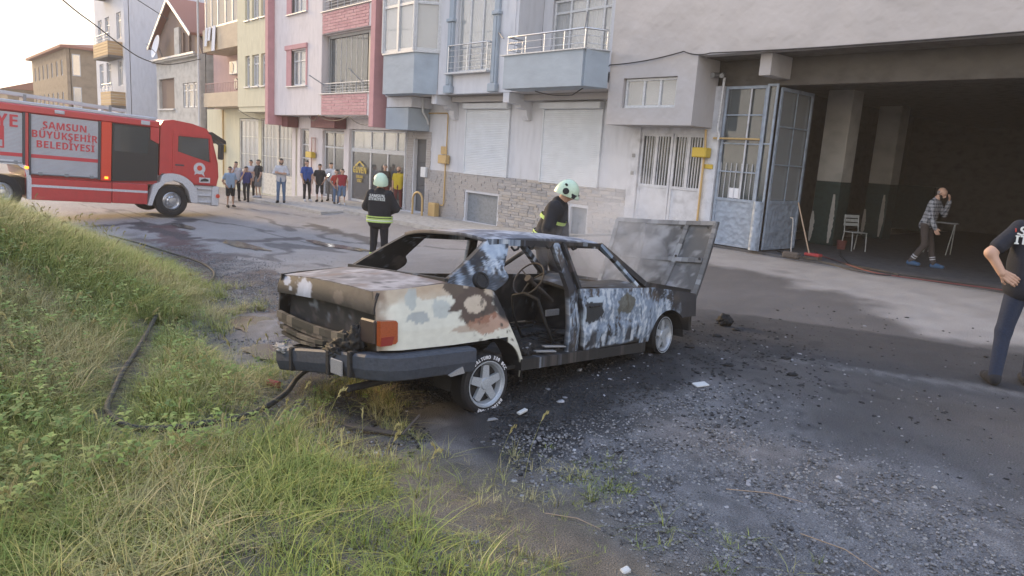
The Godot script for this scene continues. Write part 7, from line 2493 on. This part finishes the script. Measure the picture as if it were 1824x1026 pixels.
func many(called: String, mesh: Mesh, m: Material, xs: Array, cs: Array) -> void:
	if xs.is_empty(): return
	var mm := MultiMesh.new()
	mm.transform_format = MultiMesh.TRANSFORM_3D
	mm.use_colors = true
	mm.mesh = mesh
	mm.instance_count = xs.size()
	for k in xs.size():
		mm.set_instance_transform(k, xs[k])
		mm.set_instance_color(k, cs[k])
	var o := MultiMeshInstance3D.new()
	o.multimesh = mm
	o.material_override = m
	o.name = numbered(called)
	add_child(o)
	tag(o, {"grass": "green and straw-coloured grass covering the bank and the verge", "seed_grass": "pale seed heads of wild grass standing above the bank", "gravel": "loose grey gravel strewn along the edge of the road", "ash": "black flakes of ash and charred bits round the burnt car"}[called], called.replace("_", " "), "", "stuff")

func cover(u: float, n: float) -> float:
	var w := noise("gc", 0.45, 201).get_noise_2d(u, n)
	var w2 := noise("gc2", 1.3, 202).get_noise_2d(u, n)
	var d := n - toe(u) + 0.6 * sst(4.5, 6.0, u)
	var c := sst(-0.35, 0.75, d + 0.9 * w + 0.5 * w2)
	# worn ground near the gravel on the right
	c *= lerpf(1.0, clampf(0.16 + 0.8 * w2 + 0.5 * w, 0.0, 1.0), sst(4.6, 6.4, u - 0.55 * maxf(0, n - 12.0)))
	# weeds straggling under the boot
	c = maxf(c, 0.55 * sst(0.0, 0.3, w2 + 0.15) * sst(1.4, 0.7, Vector2((u - 3.6) / 1.5, (n - 11.2) / 0.7).length()))
	return c

func build_plants() -> void:
	var rg := RandomNumberGenerator.new()
	rg.seed = 77
	var gm := vmat("grass_blade", 0.75)
	gm.backlight_enabled = true
	gm.backlight = Color(0.35, 0.4, 0.2)
	gm.cull_mode = BaseMaterial3D.CULL_DISABLED
	var kinds := [tuft(10, 0.22, 0.10, 0.9, 0.006, 1), tuft(10, 0.28, 0.12, 1.3, 0.005, 2), tuft(13, 0.13, 0.12, 0.9, 0.006, 3), tuft(10, 0.24, 0.16, 2.0, 0.005, 4), tuft(12, 0.07, 0.09, 1.0, 0.0045, 5)]
	var weed := leafy(9)
	var xs := [[], [], [], [], [], []]
	var cs := [[], [], [], [], [], []]
	var hose := PackedVector2Array()
	for q in HOSE_A: hose.append(Vector2(q[0], q[1]))
	var hidden := [5, 6, 7, 8]
	var hn := noise("hue", 0.55, 301)
	var hn2 := noise("hue2", 1.7, 302)
	var tries := 0
	while tries < 190000:
		tries += 1
		var u := rg.randf_range(-13.0, 10.5)
		var n := rg.randf_range(9.6, 16.5)
		var p := W(u, 0, n)
		var dist := Vector2(p.x, p.z).length()
		if p.z > 0.6 or dist < 0.9: continue
		if absf(p.x) > 1.1 + 0.80 * -p.z + 0.4: continue
		var keep := 1.0 if dist < 4.5 else (0.62 if dist < 7.5 else 0.36)
		if rg.randf() > keep: continue
		var c := cover(u, n)
		if rg.randf() > c: continue
		var near := 9.0
		for k in hose.size() - 1:
			if k in hidden: continue
			near = minf(near, Geometry2D.get_closest_point_to_segment(Vector2(p.x, p.z), hose[k], hose[k + 1]).distance_to(Vector2(p.x, p.z)))
		if near < 0.055: continue
		var q := p - CARP
		var s := q.dot(CARF)
		var x := q.dot(CARR)
		if absf(x) < 0.95 and s > -1.6 and s < 1.9: continue
		if s > -1.9 and s < 0.5 and x > 0.5 and x < 1.5: continue
		p.y = gy(u, n) - 0.01
		var hue := hn.get_noise_2d(u, n) + 0.5 * hn2.get_noise_2d(u, n)
		var dry := sst(0.0, 0.35, hue + rg.randf_range(-0.22, 0.22) + 0.22 * sst(3.0, 1.2, Vector2(p.x + 2.6, p.z + 5.8).length()))
		var wornr := sst(2.6, 5.4, u - 0.6 * maxf(0, n - 12.0))
		var col := Color(0.165, 0.235, 0.042).lerp(Color(0.36, 0.375, 0.08), rg.randf()).lerp(Color(0.52, 0.43, 0.21), clampf(dry, 0, 1) * rg.randf_range(0.5, 1.0))
		col *= rg.randf_range(0.75, 1.2)
		var kind := rg.randi() % 4
		var sc := rg.randf_range(0.75, 1.25)
		if n - toe(u) < 0.5: sc *= 0.7
		if near < 0.2: sc *= 0.55
		if wornr > rg.randf() * 1.1: kind = 4
		if dist > 8.0: sc *= 1.2
		if rg.randf() < 0.13 and dist < 9 and wornr < 0.5:
			kind = 5
			col = Color(0.13, 0.185, 0.034) * rg.randf_range(0.8, 1.4)
		var bs := Basis(Vector3.UP, rg.randf() * TAU).scaled(Vector3(sc, sc * rg.randf_range(0.8, 1.15), sc))
		bs = Basis(Vector3(1, 0, 0), rg.randf_range(-0.25, 0.25)) * bs
		xs[kind].append(Transform3D(bs, p))
		cs[kind].append(col)
	for k in 5: many("grass", kinds[k], gm, xs[k], cs[k])
	many("grass", weed, gm, xs[5], cs[5])
	# seed heads
	for v in 2:
		var ox := []
		var oc := []
		for k in 260:
			var u := rg.randf_range(-6.0, 8.0)
			var n := rg.randf_range(11.2, 15.0)
			var p := W(u, 0, n)
			if p.z > -1.2 or rg.randf() > cover(u, n) or sst(5, 6.5, u - 0.5 * maxf(0, n - 12.0)) > 0.4: continue
			p.y = gy(u, n)
			ox.append(Transform3D(Basis(Vector3.UP, rg.randf() * TAU).scaled(Vector3.ONE * rg.randf_range(0.7, 1.15)), p))
			oc.append(Color(0.34, 0.30, 0.15) * rg.randf_range(0.8, 1.2))
		many("seed_grass", oat(31 + v), gm, ox, oc)
	# gravel
	var sm := vmat("pebble", 0.85, 0, "fleck", Vector3(6, 6, 6))
	for v in 3:
		var ox := []
		var oc := []
		for k in 90000:
			var u := rg.randf_range(-9.0, 10.0)
			var n := rg.randf_range(7.0, 13.0)
			var p := W(u, 0, n)
			if absf(p.x) > 0.8 + 0.78 * -p.z: continue
			var w := noise("g1", 0.35, 21).get_noise_2d(u, n)
			var den := sst(8.7, 9.6, n + 0.9 * w) * sst(11.7, 10.4, n + 0.8 * w) + 0.02 + 0.2 * sst(10.5, 11.3, n)
			if u < 2.0: den *= 0.7
			if rg.randf() > den: continue
			p.y = gy(u, n) + 0.002
			var r := 0.003 + 0.009 * pow(rg.randf(), 2.0) + (0.008 if rg.randf() < 0.04 else 0.0)
			var q := p - CARP
			var soot := sst(1.5, 1.0, Vector2((q.dot(CARF) + 0.1) / 1.7, (q.dot(CARR) - 0.4) / 0.9).length())
			var g := rg.randf_range(0.07, 0.34)
			if rg.randf() < 0.03: g = 0.4
			g *= 1.0 - 0.82 * soot
			ox.append(Transform3D(Basis(Vector3.UP, rg.randf() * TAU).scaled(Vector3(r, r, r)), p))
			oc.append(Color(g, g * 0.98, g * rg.randf_range(0.94, 1.04)))
		many("gravel", pebble(v), sm, ox, oc)
	# ash and char
	var am := vmat("ash_flake", 0.9)
	for v in 2:
		var ox := []
		var oc := []
		for k in 1500:
			var a := rg.randf() * TAU
			var rr := pow(rg.randf(), 0.8)
			var p := CARP + CARF * (0.4 + cos(a) * 2.9 * rr) + CARR * (0.7 + sin(a) * 1.7 * rr)
			if rg.randf() < 0.12: p = CARP + CARF * rg.randf_range(0.0, 5.5) + CARR * rg.randf_range(0.2, 4.0)
			p.y = gw(p.x, p.z) + 0.003
			var r := rg.randf_range(0.005, 0.018) * (2.0 if rg.randf() < 0.06 else 1.0)
			ox.append(Transform3D(Basis.from_euler(Vector3(rg.randf(), rg.randf() * TAU, rg.randf())).scaled(Vector3(r, r * 0.5, r)), p))
			var g := 0.015 if rg.randf() < 0.94 else rg.randf_range(0.12, 0.4)
			oc.append(Color(g, g, g * 1.05))
		many("ash", pebble(10 + v), am, ox, oc)

func leafy(cnt: int) -> ArrayMesh:
	var b := mb()
	b.colored = true
	var rg := RandomNumberGenerator.new()
	rg.seed = 5
	for k in cnt:
		var a := TAU * k / cnt + rg.randf() * 0.5
		var d := Vector3(cos(a), 0, sin(a))
		var s := Vector3(-d.z, 0, d.x)
		var l := rg.randf_range(0.022, 0.055)
		var o := Vector3(0, rg.randf_range(0.04, 0.2), 0)
		var w := l * 0.28
		var t := rg.randf_range(0.8, 1.2)
		var c := Color(t, t, t)
		var m1 := o + d * l * 0.45 + Vector3(0, l * 0.25, 0)
		var e := o + d * l + Vector3(0, l * 0.1, 0)
		var nr := (Vector3.UP + d * 0.2).normalized()
		b.tris(o, m1 + s * w, m1 - s * w, nr, nr, nr, c, c, c)
		b.tris(m1 - s * w, m1 + s * w, e, nr, nr, nr, c, c, c)
	return b.mesh()

# ================================================================ small things
func on_ground(x: float, z: float, up := 0.0) -> Vector3:
	return Vector3(x, gw(x, z) + up, z)

func smooth_path(pts: Array, m := 5) -> Array:
	var r := []
	for k in pts.size() - 1:
		var a: Vector3 = pts[maxi(k - 1, 0)]
		var b: Vector3 = pts[k]
		var c: Vector3 = pts[k + 1]
		var d: Vector3 = pts[mini(k + 2, pts.size() - 1)]
		for i in m: r.append(b.cubic_interpolate(c, a, d, float(i) / m))
	r.append(pts[-1])
	return r

func lone(called: String, label: String, cat: String, b: MB, m: Material, group := "") -> MeshInstance3D:
	var o := put(b, called, m, self)
	tag(o, label, cat, group)
	return o

func build_small() -> void:
	mat("hose_rubber", 0.028, 0.027, 0.025, 0.75, 0, "fleck", Vector3(4, 4, 4))
	mat("wood_stick", 0.42, 0.30, 0.20, 0.7, 0, "grain", Vector3(0.5, 3, 0.5))
	mat("broom_red", 0.35, 0.04, 0.04, 0.6)
	mat("bristle", 0.10, 0.085, 0.075, 0.95, 0, "grain", Vector3(6, 6, 6))
	mat("cable_red", 0.14, 0.04, 0.035, 0.7)
	mat("chair_paint", 0.42, 0.44, 0.42, 0.55, 0, "stain", Vector3(1, 1, 1))
	mat("plastic_white", 0.62, 0.62, 0.60, 0.6, 0, "fleck", Vector3(8, 8, 8))
	# hose over the bank to the car
	var pts := []
	for q in HOSE_A: pts.append(on_ground(q[0], q[1], 0.075))
	for k in pts.size():
		if k > 5 and k < 9: pts[k].y -= 0.06
	var sp := smooth_path(pts)
	var b := mb()
	b.tube(sp, 0.021, 8)
	lone("fire_hose", "long black hose lying across the grass bank and under the car", "hose", b, mats["hose_rubber"])
	# nozzle line held by the bending firefighter
	b = mb()
	b.tube(smooth_path([Vector3(-2.0, gw(-2.0, -12.2) + 0.03, -12.2), Vector3(-1.0, gw(-1, -10.6) + 0.05, -10.6), Vector3(-0.3, 0.15, -9.9), Vector3(0.2, 0.55, -9.55), Vector3(0.55, 0.66, -9.4)]), 0.03, 8)
	var nz := lone("hose_line", "dark fire hose with a brass nozzle in the bending firefighter's hands", "hose", b, mats["hose_rubber"])
	b = mb()
	b.tube([Vector3(0.55, 0.66, -9.4), Vector3(0.78, 0.70, -9.3), Vector3(0.82, 0.70, -9.28)], [0.035, 0.028, 0.035], 10)
	put(b, "nozzle", mats["bent_trim"], nz)
	# char and litter on the road, each its own thing
	b = mb()
	lump(b, on_ground(2.62, -8.56, 0.06), Vector3(0.09, 0.07, 0.08), 51); 
	lone("charred_lump", "black crumpled lump of burnt rubber on the road ahead of the front wheel", "debris", b, mats["char"])
	b = mb()
	b.obox(Transform3D(Basis.from_euler(Vector3(0.1, 0.4, 0.05)), on_ground(1.68, -5.96, 0.012)), Vector3(0.13, 0.012, 0.08), 0.003)
	lone("plastic_shard", "flat white plastic shard lying on the sooty asphalt", "debris", b, mats["plastic_white"])
	b = mb()
	b.obox(Transform3D(Basis.from_euler(Vector3(0.05, 0.9, 0.1)), on_ground(0.14, -5.25, 0.02)), Vector3(0.10, 0.022, 0.035), 0.005)
	lone("plastic_block", "small white oblong piece beside the lettered rear tyre", "debris", b, mats["plastic_white"])
	b = mb()
	b.prism(poly([[0, 0], [0.09, 0.02], [0.07, 0.05], [0.02, 0.04]]), -0.003, 0.004, Transform3D(Basis.from_euler(Vector3(-1.5, 0.3, 0)), on_ground(-0.12, -5.06, 0.015)))
	lone("glass_shard", "curved pale grey shard on the wet black ground below the tyre", "debris", b, mats["bent_trim"])
	b = mb()
	b.beam(on_ground(-1.12, -4.85, 0.02), on_ground(-0.72, -4.72, 0.025), 0.055, 0.01)
	b.beam(on_ground(-0.70, -4.72, 0.02), on_ground(-0.60, -4.86, 0.12), 0.014, 0.008)
	lone("trim_strip", "bent scorched metal strip in the grass beneath the rear bumper", "debris", b, mats["rusty"])
	b = mb()
	b.cyl(on_ground(-1.97, -5.70, 0.035), on_ground(-1.87, -5.66, 0.035), 0.03, 14)
	lone("drink_can", "crushed red drink can in the mud left of the bumper", "can", b, mats["broom_red"])
	for q in [[2.79, -6.98, 61, "thin black scrap lying alone on the dark asphalt strip"], [2.68, -8.30, 62, "flat black scrap beside the crumpled rubber lump"], [2.1, -6.6, 63, "black scrap between the white shard and the front wheel"], [1.9, -7.3, 64, "burnt scrap just outside the front wheel"], [2.35, -7.9, 65, "burnt scrap off the corner of the car's nose"], [2.61, -6.35, 66, "black scrap on the gritty line beside the dark asphalt strip"]]:
		b = mb()
		lump(b, on_ground(q[0], q[1], 0.012), Vector3(0.05, 0.018, 0.03), q[2], 8)
		lone("burnt_scrap", q[3], "debris", b, mats["char"], "burnt scraps on the road")
	b = mb()
	b.obox(Transform3D(Basis.from_euler(Vector3(0.2, 0.5, 0.3)), on_ground(0.62, -3.09, 0.02)), Vector3(0.045, 0.025, 0.035), 0.006)
	lone("white_stone", "bright white chip of stone on the bare verge", "stone", b, mats["plastic_white"])
	for q in [[0.25, -3.65, 0.55, -3.5], [1.35, -4.0, 1.75, -3.85], [1.6, -3.5, 1.85, -3.15]]:
		b = mb()
		b.tube([on_ground(q[0], q[1], 0.015), on_ground((q[0] + q[2]) / 2 + 0.03, (q[1] + q[3]) / 2, 0.03), on_ground(q[2], q[3], 0.012)], [0.003, 0.003, 0.0015], 5)
		lone("dry_stalk", "single dry straw-coloured stalk lying on the gravel", "stalk", b, mats["wood_stick"], "dry stalks on the verge")
	# ---- before and in the garage
	var bt := thing("push_broom", "wide red push broom with a wooden handle leaning on the blue door", "broom", street(1.38, 0.06, -0.1))
	b = mb()
	b.cyl(Vector3(-0.05, 0.1, 0), Vector3(-0.62, 1.1, -0.35), 0.015, 8)
	put(b, "handle", mats["wood_stick"], bt)
	b = mb()
	b.box(-0.16, 0.06, -0.16, 0.16, 0.12, 0.02, 0.015)
	put(b, "head", mats["broom_red"], bt)
	b = mb()
	b.box(-0.15, 0.0, -0.15, 0.15, 0.058, 0.01)
	put(b, "bristles", mats["bristle"], bt)
	bt = thing("sweeping_brush", "dark bristled brush with a thin hooked metal handle by the blue door", "brush", street(1.12, 0.06, 0.25))
	b = mb()
	b.tube([Vector3(0, 0.1, 0), Vector3(-0.12, 0.72, -0.15), Vector3(-0.14, 0.8, -0.16), Vector3(-0.22, 0.8, -0.2)], 0.013, 8)
	put(b, "handle", mats["grey_metal"], bt)
	b = mb()
	b.box(-0.15, 0.0, -0.07, 0.2, 0.13, 0.09, 0.03)
	put(b, "bristles", mats["bristle"], bt)
	for q in [[[[0.7, -1.6], [1.2, -0.9], [2.0, -0.2], [2.85, 0.55], [3.4, 0.6], [4.3, 0.35], [5.2, 0.1], [6.5, -0.3]], "cable_red", "thin red cable trailing out of the garage over the apron"], [[[0.4, -0.5], [1.3, 0.0], [2.0, 0.35], [2.6, 0.75], [3.1, 0.78], [3.3, 0.4], [2.7, 0.1], [2.1, -0.1], [1.6, -0.5]], "cable", "black cable looped on the apron before the garage"], [[[0.9, -2.4], [1.5, -1.2], [2.4, 0.1], [3.3, 0.3], [4.6, 0.1], [6.2, -0.2]], "hose_rubber", "black air hose lying beside the red cable"]]:
		var p := []
		for w in q[0]: p.append(W(w[0], (0.075 if w[1] < 0 else gy(w[0], w[1]) + 0.03), w[1]))
		b = mb()
		b.tube(smooth_path(p), 0.013, 6)
		lone("floor_cable", q[2], "cable", b, mats[q[1]])
	# folding chair
	bt = thing("garage_chair", "pale metal garden chair with slatted back beside the green column", "chair", street(0.85, 0.06, -3.1, -30))
	for z in [-0.18, 0.18]:
		b = mb()
		b.tube([Vector3(-0.2, 0, z), Vector3(-0.14, 0.42, z), Vector3(-0.2, 0.82, z)], 0.014, 8)
		put(b, "leg", mats["chair_paint"], bt)
		b = mb()
		b.tube([Vector3(0.22, 0, z), Vector3(0.17, 0.42, z)], 0.014, 8)
		put(b, "leg", mats["chair_paint"], bt)
	for k in 5:
		b = mb()
		b.box(-0.16 + k * 0.072, 0.42, -0.2, -0.1 + k * 0.072, 0.44, 0.2, 0.004)
		put(b, "seat_slat", mats["chair_paint"], bt)
	for k in 3:
		b = mb()
		b.box(-0.21, 0.56 + k * 0.095, -0.19, -0.19, 0.63 + k * 0.095, 0.19, 0.004)
		put(b, "back_slat", mats["chair_paint"], bt)
	bt = thing("bucket", "small red bucket under the slatted chair", "bucket", street(0.62, 0.06, -3.0))
	b = mb()
	b.lathe([Vector2(0.0, 0.0), Vector2(0.09, 0.0), Vector2(0.115, 0.2), Vector2(0.12, 0.21), Vector2(0.108, 0.205), Vector2(0.085, 0.01)], 18)
	put(b, "pail", mats["cable_red"], bt)
	bt = thing("trestle", "dark steel trestle frame standing deep in the garage", "stand", street(2.0, 0.06, -5.2))
	for x in [-0.25, 0.25]:
		b = mb()
		b.tube([Vector3(x - 0.05, 0, 0.15), Vector3(x, 0.75, 0.02), Vector3(x, 0.75, -0.02), Vector3(x - 0.05, 0, -0.15)], 0.014, 6)
		put(b, "leg", mats["chair_paint"], bt)
	b = mb()
	b.box(-0.32, 0.74, -0.05, 0.32, 0.78, 0.05, 0.006)
	put(b, "top", mats["grey_metal"], bt)
	# ---- overhead wires
	b = mb()
	b.tube(smooth_path([Vector3(-13.0, 6.6, -17.0), Vector3(-14.31, 5.55, -23.08), Vector3(-15.08, 5.28, -26.08), Vector3(-15.85, 5.01, -29.08), Vector3(-16.54, 4.82, -32.09), Vector3(-16.93, 4.93, -35.16), Vector3(-17.22, 5.7, -39.38)]), 0.022, 6)
	lone("overhead_cable", "sagging dark cable crossing the sky to the yellow house", "cable", b, mats["cable"])
	b = mb()
	b.tube([Vector3(-14.0, 7.3, -24.0), Vector3(-16.4, 7.13, -31.5), Vector3(-19.08, 7.64, -39.73)], 0.018, 6)
	lone("overhead_cable", "thin upper cable running to the tiled gable roof", "cable", b, mats["cable"])
	# ---- smoke from the engine bay
	var sm := Node3D.new()
	sm.name = "smoke"
	add_child(sm)
	tag(sm, "thin white smoke drifting from the engine under the raised bonnet", "smoke", "", "stuff")
	var rg := RandomNumberGenerator.new()
	rg.seed = 12
	var fms := []
	for k in 3:
		var fm := FogMaterial.new()
		fm.density = [0.16, 0.42, 0.75][k]
		fm.albedo = Color(0.99, 0.99, 1.0)
		fms.append(fm)
	var puffs := [[1.70, 0.90, -8.28, 0.35, 2], [1.49, 0.69, -8.04, 0.35, 2], [1.27, 0.58, -7.81, 0.30, 2], [1.91, 0.65, -8.23, 0.30, 1], [1.16, 0.83, -8.57, 0.50, 1], [1.02, 0.95, -9.31, 0.60, 0], [0.99, 1.17, -10.36, 0.70, 0], [1.33, 1.31, -9.68, 0.80, 0], [1.61, 1.12, -8.63, 0.45, 1], [0.93, 0.61, -8.12, 0.35, 1], [0.31, 0.59, -8.93, 0.30, 0], [1.39, 0.93, -8.39, 0.40, 1], [1.79, 0.51, -7.90, 0.25, 1], [1.09, 0.51, -7.80, 0.25, 1], [1.54, 1.22, -9.05, 0.50, 0], [0.64, 0.70, -8.75, 0.35, 0], [1.59, 0.81, -8.16, 0.22, 2], [1.40, 0.76, -8.15, 0.25, 2], [1.80, 1.08, -8.52, 0.25, 1], [1.21, 0.69, -8.14, 0.28, 1], [1.50, 1.02, -8.51, 0.25, 1], [-0.47, 0.72, -6.93, 0.12, 1], [1.03, 0.73, -8.25, 0.30, 1]]
	for q in puffs:
		var fv := FogVolume.new()
		fv.name = "puff"
		fv.shape = RenderingServer.FOG_VOLUME_SHAPE_ELLIPSOID
		fv.size = Vector3.ONE * float(q[3]) * 1.5 * Vector3(rg.randf_range(0.8, 1.2), rg.randf_range(0.8, 1.3), rg.randf_range(0.8, 1.2))
		fv.material = fms[q[4]]
		sm.add_child(fv, true)
		fv.position = Vector3(q[0], q[1], q[2]) + Vector3(rg.randf_range(-0.06, 0.06), rg.randf_range(-0.06, 0.06), rg.randf_range(-0.06, 0.06))
		fv.rotation = Vector3(rg.randf(), rg.randf() * TAU, rg.randf())
